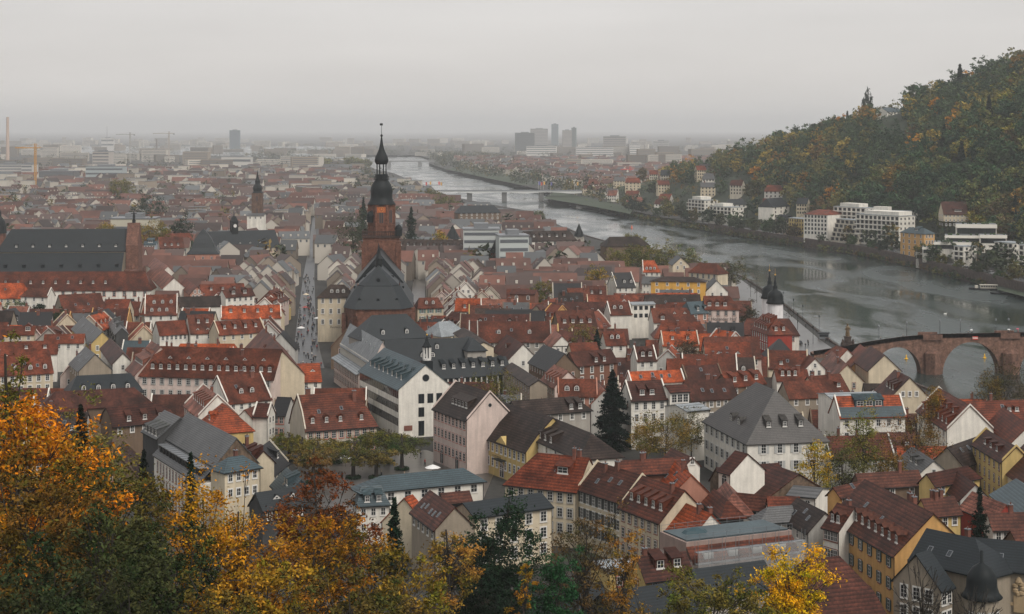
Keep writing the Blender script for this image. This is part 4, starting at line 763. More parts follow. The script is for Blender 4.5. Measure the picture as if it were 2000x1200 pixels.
# tower
TY = 60; b = MB(); b.box(-7.4, 7.4, TY - 7.4, TY + 7.4, -.5, 40.6)
for sx_ in (-1, 1):
    for sy_ in (-1, 1): b.box(sx_ * 7 - 1, sx_ * 7 + 1, TY + sy_ * 7 - 1, TY + sy_ * 7 + 1, -.5, 38)
b.build('tower_shaft', 'sandstone', ch, SAND)
b = MB(); b.box(-7.9, 7.9, TY - 7.9, TY + 7.9, 40.4, 41.2)
for k in range(21):
    x = -7.7 + k * .77
    for yy in (-7.8, 7.6): b.box(x - .12, x + .12, TY + yy, TY + yy + .2, 41.2, 42.6)
    for xx in (-7.8, 7.6): b.box(xx, xx + .2, TY + x - .12, TY + x + .12, 41.2, 42.6)
for yy in (-7.9, 7.6): b.box(-7.9, 7.9, TY + yy, TY + yy + .3, 42.6, 43.1)
for xx in (-7.9, 7.6): b.box(xx, xx + .3, TY - 7.6, TY + 7.6, 42.6, 43.1)
b.build('gallery', 'sandstone', ch, (.06, .035, .028))
ra = 5.3 / math.cos(math.pi / 8)
b = MB(); b.lathe([(ra, 41), (ra, 53.6)], 8, (0, TY, 0), rot=math.pi / 8); b.lathe([(ra + .35, 45.2), (ra + .35, 45.7)], 8, (0, TY, 0), rot=math.pi / 8); b.lathe([(ra + .3, 53), (ra + .5, 53.7)], 8, (0, TY, 0), rot=math.pi / 8)
for k in range(8):
    t_ = math.pi / 8 + k * math.pi / 4; b.tube((ra * math.cos(t_), TY + ra * math.sin(t_), 41), (ra * math.cos(t_), TY + ra * math.sin(t_), 53.4), .42, .42, 6)
b.build('belfry', 'sandstone', ch, SAND)
for k in range(8):
    t_ = k * math.pi / 4; rz = t_ + math.pi / 2
    add_window(ch, 1.7, 5.6, 'l', 5.32 * math.cos(t_), TY + 5.32 * math.sin(t_), 46.3, rz, 's')
    if k % 2 == 0:
        o = MB().box(-1.75, 1.75, -.1, 0, 0, 2.6, 0).build('clock_face', 'paint', ch, (.42, .11, .03), (5.34 * math.cos(t_), TY + 5.34 * math.sin(t_), 50.6), rz)
        q = MB()
        for j in range(12): a_ = j * math.pi / 6; q.box(math.sin(a_) * 1.05 - .1, math.sin(a_) * 1.05 + .1, -.16, -.1, 1.3 + math.cos(a_) * 1.05 - .1, 1.3 + math.cos(a_) * 1.05 + .1)
        q.tube((0, -.18, 1.3), (.2, -.18, 2.2), .1, .04, 4); q.tube((0, -.18, 1.3), (.65, -.18, 1.1), .1, .05, 4); q.build('clock_hand', 'gold', o)
b = MB(); b.lathe([(5.95, 53.5), (5.7, 54.2), (4.9, 55.3), (4.5, 56.6), (4.45, 57.8), (4.6, 59.2), (4.45, 60.6), (3.9, 62), (3.1, 63.2), (2.75, 63.9)], 16, (0, TY, 0)); b.build('bulb_dome', 'metal_dark', ch, smooth=True)
b = MB(); b.lathe([(2.6, 63.8), (2.6, 66.2), (2.3, 66.3)], 8, (0, TY, 0)); b.lathe([(3.25, 64.0), (3.25, 64.3)], 8, (0, TY, 0)); b.lathe([(3.2, 65.1), (3.2, 65.3)], 8, (0, TY, 0), cap=False)
for k in range(8):
    t_ = k * math.pi / 4 + .39
    b.tube((2.0 * math.cos(t_), TY + 2.0 * math.sin(t_), 66.2), (2.0 * math.cos(t_), TY + 2.0 * math.sin(t_), 70.5), .24, .24, 6); b.tube((3.2 * math.cos(t_), TY + 3.2 * math.sin(t_), 64.2), (3.2 * math.cos(t_), TY + 3.2 * math.sin(t_), 65.4), .1, .1, 4)
b.build('lantern', 'metal_dark', ch)
b = MB(); b.lathe([(2.2, 70.3), (2.75, 71.3), (2.85, 72.2), (2.5, 73.6), (1.75, 75.1), (1.1, 76.7), (.65, 78.6), (.3, 81.4), (.2, 81.6), (.5, 82), (.5, 82.4), (.1, 82.8), (.08, 87)], 14, (0, TY, 0)); b.box(-.7, .5, TY - .05, TY + .05, 86.4, 87.3); b.build('spire', 'metal_dark', ch, smooth=True)
for x, y, z in ((7.1, TY - 7.1, 41.2), (-4.5, TY - 3.6, 46.6)):
    b = MB(); b.lathe([(1.5, 0), (1.5, 2.4), (1.75, 2.5), (1.5, 3.4), (.9, 4.2), (.1, 4.7)], 10, (x, y, z)); b.build('corner_turret', 'metal_dark', ch)
FOOT.append((-50.6, 675, 1, 0, 14, 28, 0)); FOOT.append((-54, 720, 1, 0, 9, 9, 0)); THINGS.append((ch, (738, 440)))
# aisled church on the left
h = house('broad church with two tier dark slate roof and sandstone front', (22, 448), (250, 447), (120, 490), 34, 'B', 's', ze=23.4, fw=(0, 0), dorm=((7, .82, 'b', .04, .98, 1.5),), hip=(6, 0), name='church', cat='church', ov=.3)
rt = h['root']; w_, xa, xb = h['w'], h['xa'], h['xb']
for sg in (-1, 1):
    q = MB(); q.add([(xa, sg * (w_ - .3), 22.6), (xb - 1, sg * (w_ - .3), 22.6), (xb - 1, sg * (w_ + 10), 12.4), (xa, sg * (w_ + 10), 12.4), (xb - 1, sg * (w_ + 10), 12.1), (xa, sg * (w_ + 10), 12.1)], [[0, 1, 2, 3], [3, 2, 4, 5]]); q.build('aisle_roof', 'slate', rt, RC['s'])
    MB().box(xa + .2, xb - 1.2, sg * (w_ + 9.6) - .2, sg * (w_ + 9.6) + .2, -.3, 12.3).build('aisle_wall', 'plaster', rt, WC['B'])
for k in range(7): inst('dormer', dormer_mesh('b', 1.5, 1.25, 1.0), rt, RC['s'], (xa + (xb - xa) * (k + .6) / 7, -w_ - 7, 15.6))
q = MB(); q.box(xb, xb + 6.4, -w_ - 8, w_ + 8, -.3, 14); q.box(xb, xb + 6.2, -w_ - 1, w_ + 1, 14, 26)
q.add([(xb, -w_ - 1, 26), (xb, w_ + 1, 26), (xb, 3, 34), (xb, 2, 37), (xb, -2, 37), (xb, -3, 34)] + [(xb + 6, -w_ - 1, 26), (xb + 6, w_ + 1, 26), (xb + 6, 3, 34), (xb + 6, 2, 37), (xb + 6, -2, 37), (xb + 6, -3, 34)], [[0, 5, 4, 3, 2, 1], [6, 7, 8, 9, 10, 11]] + [[i, (i + 1) % 6, 6 + (i + 1) % 6, 6 + i] for i in range(6)])
for k in range(6): y = -w_ - 7 + k * (2 * w_ + 14) / 5; q.box(xb + 6.4, xb + 7.1, y - .6, y + .6, -.3, 13.5); q.lathe([(.7, 14), (.8, 15), (.4, 16), (.05, 18)], 6, (xb + 4, y, 0))
q.build('church_front', 'sandstone', rt, (.17, .08, .055))
q = MB(); q.lathe([(.9, 38), (.9, 39.5), (.5, 39.7), (.65, 40.6), (.6, 42), (.3, 42.8), (.35, 43.4), (.05, 44)], 8, (xb + 3, 0, -1)); q.box(xb + 1.6, xb + 4.4, -.15, .15, 41.6, 42); q.build('statue', 'metal_dark', rt)
th_ = PD(2, 445, 985); t0 = thing('church_tower', 'dark domed tower cut off by the left edge', 'tower', (th_.x - 1.5, th_.y, 0)); MB().lathe([(4.2, 0), (4.2, 26)], 8).build('wall', 'sandstone', t0, SAND)
MB().lathe([(4.8, 26), (4.6, 27.5), (4.4, 30), (3.6, 33), (1.7, 35.5), (1.5, 38), (.3, 41)], 12).build('roof', 'metal_dark', t0)
# clock turret on the university hall, its curved end pavilion
u = [t for t, p in THINGS if t['label'].startswith('slate roofed university')][0]
q = MB(); q.box(-2, 2, -2, 2, -3, 5.5); q.lathe([(2.9, 5.5), (2.7, 6.2), (1.9, 7.6), (1.6, 8.4), (.4, 9.4), (.1, 11.5)], 8); q.build('clock_turret', 'metal_dark', u, None, (-3.5, 0, 22))
MB().lathe([(1.1, 0), (1.1, .12)], 14).build('clock_face', 'frame_white', u, None, (-3.5, -2.02, 25.2)).rotation_euler = (R(90), 0, 0)
pv = P(392, 497, 13); t0 = thing('pavilion', 'pavilion with bell shaped slate roof at the end of the university hall', 'pavilion', (pv.x, pv.y + 9, 0), R(8)); MB().box(-9, 9, -9, 9, 0, 13.2).build('wall', 'plaster', t0, WC['V'])
MB().lathe([(13.4, 13), (11.6, 14.2), (9.6, 16.5), (8.2, 19), (6.6, 21.5), (4.2, 24), (1.2, 26.5), (.1, 27.2)], 4, rot=math.pi / 4).build('roof', 'slate', t0, RC['s'])
for k in range(3): add_window(t0, 1.3, 2.2, 'f', -5 + k * 5, -9, 9.5, 0, 'r')
FOOT.append((pv.x, pv.y + 9, 1, 0, 10, 10, 0)); THINGS.append((t0, (392, 480)))
# small spired tower far left of centre
def spire_tower(label, px, yb, ytop, D, hw, wallc, prof, cat='tower', zsq=None):
    z0 = HC - (yb - YH) * D / F; X = (px - 1000) * D / F; t0 = thing('church_tower', label, cat, (X, D, 0))
    MB().box(-hw, hw, -hw, hw, 0, z0).build('wall', 'sandstone', t0, wallc)
    zt = HC - (ytop - YH) * D / F; k = (zt - z0)
    MB().lathe([(r * hw, z0 + z * k) for r, z in prof], 10).build('roof', 'metal_dark', t0)
    for j in range(2): add_window(t0, hw * .5, hw * 1.1, 'l', 0, -hw, z0 - hw * 1.6 - j * hw * 2.4, 0, 's')
    FOOT.append((X, D, 1, 0, hw, hw, 0)); THINGS.append((t0, (px, yb)))
spire_tower('brown church tower with slim black onion spire', 503, 377, 332, 1250, 3.7, (.14, .085, .06), [(1.1, 0), (.8, .08), (.95, .2), (.75, .32), (.45, .4), (.5, .52), (.3, .6), (.12, .8), (.02, 1)])
spire_tower('round tower with pointed slate cone near the river', 1131, 462, 437, 1240, 3.4, (.45, .42, .36), [(1.3, 0), (1.1, .05), (.7, .4), (.05, 1)])
spire_tower('squat tower with slate cone beside the brown institute', 971, 494, 461, 1010, 3.6, (.25, .1, .06), [(1.4, 0), (1.15, .06), (.75, .4), (.05, 1)])
spire_tower('slate cone roof behind the brown institute', 884, 467, 440, 1120, 3.8, (.3, .2, .14), [(1.6, 0), (1.25, .08), (.75, .45), (.05, 1)])
house('white block at the foot of the slim onion spired tower', None, None, None, 25, 'W', 'g', world=((-188, 1240), (-176, 1240)), w=5, pitch=.3, fw=(1, 3), name='white_block')
# twin gate towers
for px, D, lab in ((1514, 662, 'white round gate tower with black dome, the nearer of the twins'), (1503, 682, 'white round gate tower half hidden behind its nearer twin')):
    X = (px - 1000) * D / F; t0 = thing('gate_tower', lab, 'tower', (X, D, 0), 0, 'twin gate towers')
    MB().lathe([(3.0, 0), (3.0, 19)], 24).build('wall', 'plaster', t0, (.78, .75, .74), smooth=False)
    MB().lathe([(3.55, 18.6), (3.3, 19.2), (3.0, 20), (3.05, 21.2), (2.75, 22.4), (1.9, 23.3), (1.0, 23.7), (.85, 24.6), (.95, 25), (.55, 25.6), (.6, 26.4), (.28, 27.4), (.2, 29.2)], 20).build('roof', 'metal_dark', t0, smooth=True)
    MB().lathe([(.05, 29.1), (.42, 29.5), (.05, 29.9)], 10).lathe([(.06, 29.8), (.04, 32)], 5).build('finial', 'gold', t0)
    FOOT.append((X, D, 1, 0, 3, 3, 0)); THINGS.append((t0, (px, 580)))
# old stone bridge
BY = 650.
PT = [(104, 1.6), (112, 2.4), (122, 4.0), (134, 6.2), (145, 7.8), (156, 8.7), (191, 9.4), (330, 9.4)]
def ptop(x):
    for (a, za), (b_, zb) in zip(PT, PT[1:]):
        if a <= x <= b_: return za + (zb - za) * (x - a) / (b_ - a)
    return PT[-1][1]
ARCH = [(143.2, 8.8, 3.9)] + [(170.6 + 28.6 * k, 10.7, 5.8) for k in range(5)]
def soff(x):
    for c, hs_, cz in ARCH:
        if abs(x - c) < hs_: return -6.3 + (cz + 6.3) * math.sqrt(max(0, 1 - ((x - c) / hs_) ** 2))
    return -9.5
br = thing('stone_bridge', 'old red sandstone bridge with round arches over the river', 'bridge', (150, BY, 0))
xs = set([112 + .6 * k for k in range(350)])
for c, hs_, cz in ARCH:
    for sg in (-1, 1): xs |= {c + sg * (hs_ - .001), c + sg * (hs_ + .001), c + sg * hs_ * .995, c + sg * hs_ * .97}
xs = sorted(xs); b = MB(); W2 = 3.7
pts = []
for x in xs: s_, t_ = soff(x), ptop(x) - 1.1; pts += [(x - 150, -W2, s_), (x - 150, -W2, t_), (x - 150, W2, t_), (x - 150, W2, s_)]
f = []
for i in range(len(xs) - 1):
    a, c = 4 * i, 4 * i + 4
    f += [[a, c, c + 1, a + 1], [a + 1, c + 1, c + 2, a + 2], [a + 2, c + 2, c + 3, a + 3], [a + 3, c + 3, c, a]]
b.add(pts, f); b.build('arch_body', 'sandstone', br, (.20, .11, .078))
for sg in (-1, 1):
    b = MB(); xs2 = [112 + 2 * k for k in range(105)]; pts = []
    for x in xs2:
        for yy, zz in ((-W2 - .18, -1.35), (-W2 - .18, -.12), (-W2 - .3, -.12), (-W2 - .3, .1), (-W2 + .35, .1), (-W2 + .35, -1.2)): pts.append((x - 150, -sg * yy if sg < 0 else yy, ptop(x) + zz))
    b.add(pts, [[6 * i + k, 6 * i + 6 + k, 6 * i + 6 + (k + 1) % 6, 6 * i + (k + 1) % 6] for i in range(len(xs2) - 1) for k in range(6)] + [[0, 1, 2, 3, 4, 5]]); b.build('parapet', 'sandstone', br, (.15, .08, .06))
for k, px_ in enumerate((156.1, 184.9, 213.5, 242.1, 270.7)):
    x = px_ - 150; hw_ = 3.2
    for sg in (-1, 1):
        b = MB(); y0 = sg * W2
        b.add([(x - hw_, y0, -9.5), (x + hw_, y0, -9.5), (x + hw_ * .9, y0 + sg * 1.6, -9.5), (x, y0 + sg * 3.4, -9.5), (x - hw_ * .9, y0 + sg * 1.6, -9.5), (x - hw_, y0, 1.8), (x + hw_, y0, 1.8), (x + hw_ * .9, y0 + sg * 1.6, 1.8), (x, y0 + sg * 3.4, 1.8), (x - hw_ * .9, y0 + sg * 1.6, 1.8), (x, y0, 3.9)],
              [[1, 2, 7, 6], [2, 3, 8, 7], [3, 4, 9, 8], [4, 0, 5, 9], [6, 7, 10], [7, 8, 10], [8, 9, 10], [9, 5, 10]])
        b.box(x - 3.6, x + 3.6, min(y0, y0 + sg * .7), max(y0, y0 + sg * .7), ptop(px_) - 2.1, ptop(px_) - .05)
        b.build('cutwater', 'sandstone', br, (.17, .092, .066))
b = MB()
for k in range(0, 105): pass
for x in (1840, 1880, 1950, 1975, 1720, 1775):
    X = (x - 1000) * BY / F; zt = ptop(X) if X > 112 else 2
    o = thing('street_lamp', 'thin lamp post on the old bridge parapet', 'street lamp', (X, BY + 3.3, zt - 1.1), 0, 'lamp posts on the old bridge'); q = MB(); q.tube((0, 0, 0), (0, 0, 4.8), .09, .06, 6); q.build('pole', 'metal_dark', o); MB().lathe([(.1, 4.8), (.32, 5.0), (.3, 5.5), (.05, 5.8)], 8).build('lantern', 'metal_grey', o)
X = (1899 - 1000) * BY / F; o = thing('river_sign', 'red and white navigation board on the bridge arch', 'sign', (X, BY - W2 - .32, ptop(X) - 2.2)); MB().box(-1, 1, -.1, 0, 0, 1.15).build('board', 'frame_white', o)
q = MB(); q.box(-1, 1, -.13, -.1, .8, 1.15); q.box(-1, 1, -.13, -.1, 0, .35); q.build('stripe', 'paint', o, (.6, .05, .03))
# statue at the bridge head
X = (1654 - 1000) * BY / F; st = thing('statue', 'weathered stone statue on stepped pedestal at the bridge head', 'statue', (X, BY - 1.5, 2.8))
q = MB(); q.box(-3.2, 3.2, -2.2, 2.2, -1, 1.1); q.box(-2.3, 2.3, -1.7, 1.7, 1.1, 2.2); q.box(-1.5, 1.5, -1.2, 1.2, 2.2, 3.2); q.box(-1.1, 1.1, -1, 1, 3.2, 4.6); q.box(-1.35, 1.35, -1.2, 1.2, 4.6, 4.95)
for sg in (-1, 1): q.lathe([(.55, 2.2), (.6, 2.8), (.35, 3.4), (.3, 3.8), (.05, 4.1)], 7, (sg * 1.9, -.6, 0))
q.build('pedestal', 'sandstone', st, (.07, .05, .042))
q = MB(); q.lathe([(.75, 4.95), (.85, 5.6), (.7, 6.6), (.62, 7.3), (.78, 8.0), (.6, 8.5), (.25, 8.8), (.34, 9.1), (.3, 9.45), (.05, 9.7)], 10, sy=.75); q.tube((.6, -.1, 8.2), (1.0, -.5, 7.4), .24, .18, 6); q.tube((1.0, -.5, 7.4), (.5, -.8, 7.3), .17, .13, 6); q.tube((-.6, -.1, 8.2), (-.95, -.35, 7.3), .24, .17, 6); q.tube((-.95, -.35, 7.3), (-.9, -.8, 8.1), .16, .12, 6)
q.build('figure', 'sandstone', st, (.17, .115, .06))
# modern road bridge upstream in the haze
b0, b1 = P(846, 384, 3), P(1134, 380, 3); DY = 2190.; zt = HC - (372 - YH) * DY / F
xl, xr = (838 - 1000) * DY / F, (1136 - 1000) * DY / F; rb = thing('road_bridge', 'long flat grey road bridge across the hazy river', 'bridge', (0, DY, 0))
q = MB(); n_ = 40
pts = []
for k in range(n_ + 1):
    x = xl + (xr - xl) * k / n_; s_ = 1.2 + 1.6 * abs(math.sin(math.pi * ((x - xl) / (xr - xl) * 3.2 + .5))) ** 3
    pts += [(x, -11, zt - .9 - s_), (x, -11, zt - .9), (x, 11, zt - .9), (x, 11, zt - .9 - s_)]
q.add(pts, [[4 * k + j, 4 * k + 4 + j, 4 * k + 4 + (j + 1) % 4, 4 * k + (j + 1) % 4] for k in range(n_) for j in range(4)]); q.build('deck', 'paint', rb, (.6, .6, .58))
q = MB(); q.box(xl, xr, -11.2, -11, zt - .9, zt + .1); q.box(xl, xr, 11, 11.2, zt - .9, zt + .1); q.build('railing', 'metal_grey', rb)
for px in (917, 985, 1057): x = (px - 1000) * DY / F; MB().box(x - 3.2, x + 3.2, -9, 9, -9.5, zt - 2).build('pier', 'paint', rb, (.13, .13, .125))
for k, px in enumerate((832, 838, 848, 855, 861, 1052, 1056, 1062, 1075, 1123, 1126)):
    x = (px - 1000) * DY / F; o = thing('flag_pole', 'thin flag pole with small coloured flag by the road bridge', 'flag pole', (x, DY + (14 if k % 2 else -12.5), zt - 1), 0, 'flag poles at the road bridge'); MB().tube((0, 0, -5), (0, 0, 12), .14, .1, 5).build('pole', 'frame_white', o)
    if k not in (2, 9): MB().box(.1, 2.0, -.05, .05, 7.5, 11.5).build('flag', 'paint', o, ((.5, .06, .05), (.55, .3, .05), (.1, .1, .3))[k % 3])
DY2 = 4250.; o = thing('far_bridge', 'second faint bridge far up the river', 'bridge', (0, DY2, 0)); zt = HC - (314 - YH) * DY2 / F; q = MB(); q.box((640 - 1000) * DY2 / F, (850 - 1000) * DY2 / F, -8, 8, zt - 3, zt); q.build('deck', 'paint', o, (.2, .2, .2))
for px in (690, 760, 820): x = (px - 1000) * DY2 / F; MB().box(x - 4, x + 4, -7, 7, -9, zt - 2.5).build('pier', 'paint', o, (.2, .2, .2))
# ------------------------------------------------------------------ far bank: villas and terraced blocks
NF0 = len(FOOT)
def flat(label, g1, g2, zb, floors, depth, wall, cols, fh=3.2, setback=0., balc=True, pent=0, roofc='l', name='apartment_block', cat='apartment block', ww=None, band='W'):
    A, B = P(*g1, zb), P(*g2, zb); d = B - A; L = d.length; d.normalize(); mid = (A + B) / 2
    root = thing(name, label, cat, (mid.x, mid.y, 0), math.atan2(d.y, d.x)); x0, x1 = -L / 2, L / 2
    for k in range(floors):
        y0 = k * setback; z0 = zb + k * fh
        s = MB().box(x0, x1, y0, depth + (0 if k else 0), z0 if k else zb - 6, z0 + fh, 0).build('storey', 'plaster', root, WC[wall])
        W_ = ww or L / cols * .62
        for c in range(cols): add_window(s, W_, fh * .7, 'd', x0 + L * (c + .5) / cols, y0, z0 + .45, 0, 'g')
        if k and (balc or setback):
            q = MB(); yb_ = y0 - (1.5 if not setback else setback); q.box(x0 - .1, x1 + .1, yb_, y0, z0 - .22, z0, 0); q.box(x0 - .1, x1 + .1, yb_ - .12, yb_, z0 - .3, z0 + .4, 0); q.build('balcony', 'paint', root, WC[band])
        n_end = max(1, int((depth - y0) / 4))
        if k % 2 == 0 or True:
            for c in range(n_end): add_window(s, 1.4, 1.6, 'd', x1, y0 + (depth - y0) * (c + .5) / n_end, z0 + .8, R(90), 'g')
    zt = zb + floors * fh; y0 = (floors - 1) * setback
    q = MB(); q.box(x0 - .3, x1 + .3, y0 - .3, depth + .3, zt, zt + .35); q.build('roof', 'paint', root, RC[roofc])
    if pent: MB().box(x0 + L * .15, x0 + L * (.15 + pent), y0 + 2, depth - 1, zt + .35, zt + 3).build('penthouse', 'plaster', root, WC[wall])
    FOOT.append((mid.x, mid.y, 1, 0, L / 2, depth, 0)); THINGS.append((root, pix((mid.x, mid.y, zt))))
    return root
flat('large white apartment block with six storeys of balconies by the river', (1672, 474), (1756, 480), 1, 6, 17, 'W', 10, pent=.8, fh=3.5)
flat('brown terraced block with planted balconies left of the white block', (1622, 470), (1674, 475), 1, 5, 15, 'E', 6, setback=1.3, band='E')
flat('white upper block with roof terrace behind the brown terraces', (1628, 428), (1690, 432), 15.5, 3, 12, 'W', 7, pent=.6)
flat('long white penthouse row above the big apartment block', (1690, 428), (1785, 431), 17.2, 2, 10, 'W', 8, pent=.3)
house('white five storey house with flat red hipped roof by the river', (1596, 409), (1622, 410), (1600, 419), 23.1, 'W', 'r', hip=(5, 5), pitch=.3, fw=(5, 7), ws=(1.6, 2.0), style='d', name='river_house', z0=-2)
house('yellow house with balcony left of the red hipped river house', (1552, 424), (1582, 426), (1566, 428), 15.4, 'Y', 'l', pitch=.1, w=6, fw=(4, 6), ws=(1.2, 1.9), style='d', name='river_house', z0=-2)
house('beige house with slate mansard at the left of the river row', (1522, 419), (1545, 420), (1533, 429), 16, 'P', 's', brk=(.8, .2), fw=(3, 6), ws=(1.1, 1.9), style='d', name='river_house', hip=(1, 1), z0=-2)
house('white house with slate roof above the river row', (1497, 388), (1526, 386), (1510, 404), 25.8, 'W', 's', fw=(3, 3), style='d', ws=(1.6, 1.8), hip=(2, 2), name='hill_house', z0=8)
house('orange villa with slate hipped roof on the far quay', (1778, 444), (1806, 446), (1785, 455), 19.2, 'O', 'c', hip=(5, 5), pitch=.7, fw=(4, 4), ew=(4, 3), ws=(1.3, 2.3), fh=4, sur='w', dorm=((1, .5, 's', .4, .8, 4),), name='villa', cat='villa', z0=-2)
house('half timbered chalet with brown roof on the hillside', (1838, 394), (1886, 394), (1860, 418), 33.6, 'C', 'd', pitch=1.1, fw=(3, 6), ew=(3, 3), ws=(1.1, 1.4), dorm=((1, .8, 's', .3, .9, 7),), name='chalet', cat='house', z0=20)
def tier(label, px0, px1, yt, yb, D, depth, cols, band=True):
    zt, zb_ = HC - (yt - YH) * D / F, HC - (yb - YH) * D / F; x0, x1 = (px0 - 1000) * D / F, (px1 - 1000) * D / F; L = x1 - x0; cx = (x0 + x1) / 2
    root = thing('terrace_house', label, 'terrace house', (cx, D, 0), R(-12)); MB().box(-L / 2, L / 2, 0, depth, zb_ - 6, zt).build('wall', 'plaster', root, WC['W'])
    h_ = zt - zb_; MB().box(-L / 2 + .5, L / 2 - .5, -.06, 0, zb_ + .1, zt - h_ * .38).build('window_band', 'glass', root)
    for k in range(cols): inst('window', window_mesh(1.6, max(1.2, h_ * .5), 'd'), root, SUR['g'], (-L / 2 + L * (k + .5) / cols, -.08, zb_ + .2))
    q = MB(); q.box(-L / 2 - .3, L / 2 + .3, -1.6, depth, zt - h_ * .34, zt - h_ * .3); q.box(-L / 2 - .3, L / 2 + .3, -1.7, -1.55, zt - h_ * .34, zt + .3); q.build('balcony', 'paint', root, WC['W'])
    q = MB(); q.box(-L / 2, L / 2, .2, depth - .2, zt, zt + .3); q.build('roof', 'metal_grey', root)
    r_ = random.Random(int(px0)); q = MB()
    for k in range(int(L / 2)): q.lathe([(.3, 0), (.6, .4), (.4, .9), (.05, 1.2)], 6, (r_.uniform(-L / 2 + 1, L / 2 - 1), r_.uniform(.5, 2), zt + .3))
    q.build('planter', 'leaf', root, (.05, .08, .03)); FOOT.append((cx, D, 1, 0, L / 2, depth, 0)); THINGS.append((root, ((px0 + px1) / 2, yt)))
tier('white modern villa with long window on top of the terraces', 1869, 1945, 439, 458, 1125, 14, 5)
tier('white terrace tier just below the modern villa', 1848, 1935, 461, 474, 1112, 14, 6)
tier('white terrace tier with planted roof behind the orange tree', 1826, 1895, 474, 487, 1106, 14, 5)
tier('lower white terrace tier right of the orange villa', 1803, 1862, 484, 495, 1112, 12, 5)
tier('lowest terrace tier along the far quay road', 1790, 1842, 494, 506, 1128, 10, 5)
flat('small white block with two window columns below the terraces', (1863, 509), (1882, 511), 3, 3, 10, 'W', 2, fh=3)
flat('white block with balconies right of the orange tree', (1942, 512), (1978, 516), 3, 4, 12, 'W', 4, fh=3.1)
flat('white block cut off by the right edge of the picture', (1990, 520), (2040, 528), 3, 4, 12, 'W', 5, fh=3.2)
tier('grey roofed terrace right of the orange tree', 1915, 1965, 460, 476, 1096, 10, 4)
flat('white flat roofed block above the far bank bushes', (1344, 416), (1376, 419), 6, 4, 14, 'W', 5, pent=.5)
flat('lower white flat block right of the bush slope', (1386, 424), (1428, 427), 6, 3, 14, 'W', 6, pent=.4)
flat('white modern house on the hillside shoulder', (1444, 374), (1500, 372), 20, 2, 12, 'W', 7, pent=.5)
house('tall cream villa with steep black roof on the far slope', (1366, 320), (1388, 320), (1377, 340), 45, 'C', 'k', pitch=1.3, fw=(3, 5), ew=(3, 3), ws=(1.6, 2.2), style='d', name='villa', cat='villa', z0=8, hip=(1, 1), chim=2)
house('cream villa with pale pink hipped roof on the far slope', (1434, 330), (1440, 330), (1430, 346), 41.3, 'C', 'p', hip=(8, 8), pitch=1.0, fw=(3, 6), ws=(1.4, 2), style='d', name='villa', cat='villa', z0=18)
house('red roofed barn above the far bank trees', (1324, 362), (1360, 361), (1342, 385), 20, 'C', 'r', pitch=1.1, fw=(1, 0), name='red_barn', cat='barn')
house('white house with small turret near the road bridge', (1262, 362), (1288, 361), (1272, 370), 17, 'W', 'd', fw=(2, 4), style='d', ws=(1.6, 2), name='turret_house')
spire_tower('slim slate spire of the turret house on the far bank', 1283, 365, 347, 2290, 3, (.5, .47, .4), [(1.3, 0), (.7, .4), (.05, 1)])
house('white villa peeping from trees on the hilltop', (1722, 209), (1756, 203), (1738, 214), HC + 21, 'W', 'c', w=7, ze=HC + 17, fw=(2, 5), ws=(1.6, 2.2), style='d', name='hilltop_villa', cat='villa', z0=92, world=(((1722 - 1000) * 1720 / F, 1720), ((1752 - 1000) * 1735 / F, 1735)))
# hill foot villas
vr = random.Random(17); vk = 0
for y, s_ in ((1440, 30), (1465, 52), (1500, 24), (1520, 46), (1555, 62), (1560, 22), (1600, 44), (1645, 62), (1690, 34), (1720, 56), (1760, 20), (1775, 72), (1820, 40), (1850, 84), (1880, 22), (1905, 58), (1960, 36), (1985, 78), (2030, 24), (2060, 52), (2110, 34), (2140, 90), (2200, 60), (2230, 26), (2290, 44)):
    x = xbank(y) + s_; zb_ = max(0, hill_z(x + 3, y)); a = vr.uniform(-.5, .3); L = vr.uniform(9, 15); c = vr.choice('WWCCEAP'); rf = vr.choice('dmrbgpsr'); vk += 1
    if any(abs(g[0] - x) < g[4] + L / 2 + 2 and abs(g[1] - y) < g[5] + 9 for g in FOOT[NF0:]): continue
    house(f'{dict(W="white", C="cream", E="beige", A="pale grey", P="pinkish")[c]} hill foot villa with {dict(d="dark red", m="brown red", r="red", b="brown", g="grey", p="pale pink", s="slate")[rf]} roof, {("first","second","third","fourth","fifth","sixth","seventh","eighth","ninth","tenth","eleventh","twelfth","thirteenth","fourteenth","fifteenth","sixteenth","seventeenth","eighteenth","nineteenth","twentieth","twenty-first","twenty-second","twenty-third","twenty-fourth","twenty-fifth")[vk - 1]} upstream from the white block', None, None, None, zb_ + vr.uniform(11, 15), c, rf, w=vr.uniform(4.5, 6), pitch=vr.uniform(.7, 1.1),
          world=((x - math.cos(a) * L / 2, y - math.sin(a) * L / 2), (x + math.cos(a) * L / 2, y + math.sin(a) * L / 2)), fw=(3, 4), ew=(2, 2), style='d', ws=(1.3, 1.7), hip=vr.choice(((0, 0), (2, 2), (0, 0))), z0=zb_ - 6, name='villa', cat='villa', chim=1, group='villas at the hill foot')
NHERO = len(THINGS); NFAR = len(FOOT) - NF0; FARFOOT = FOOT[NF0:]
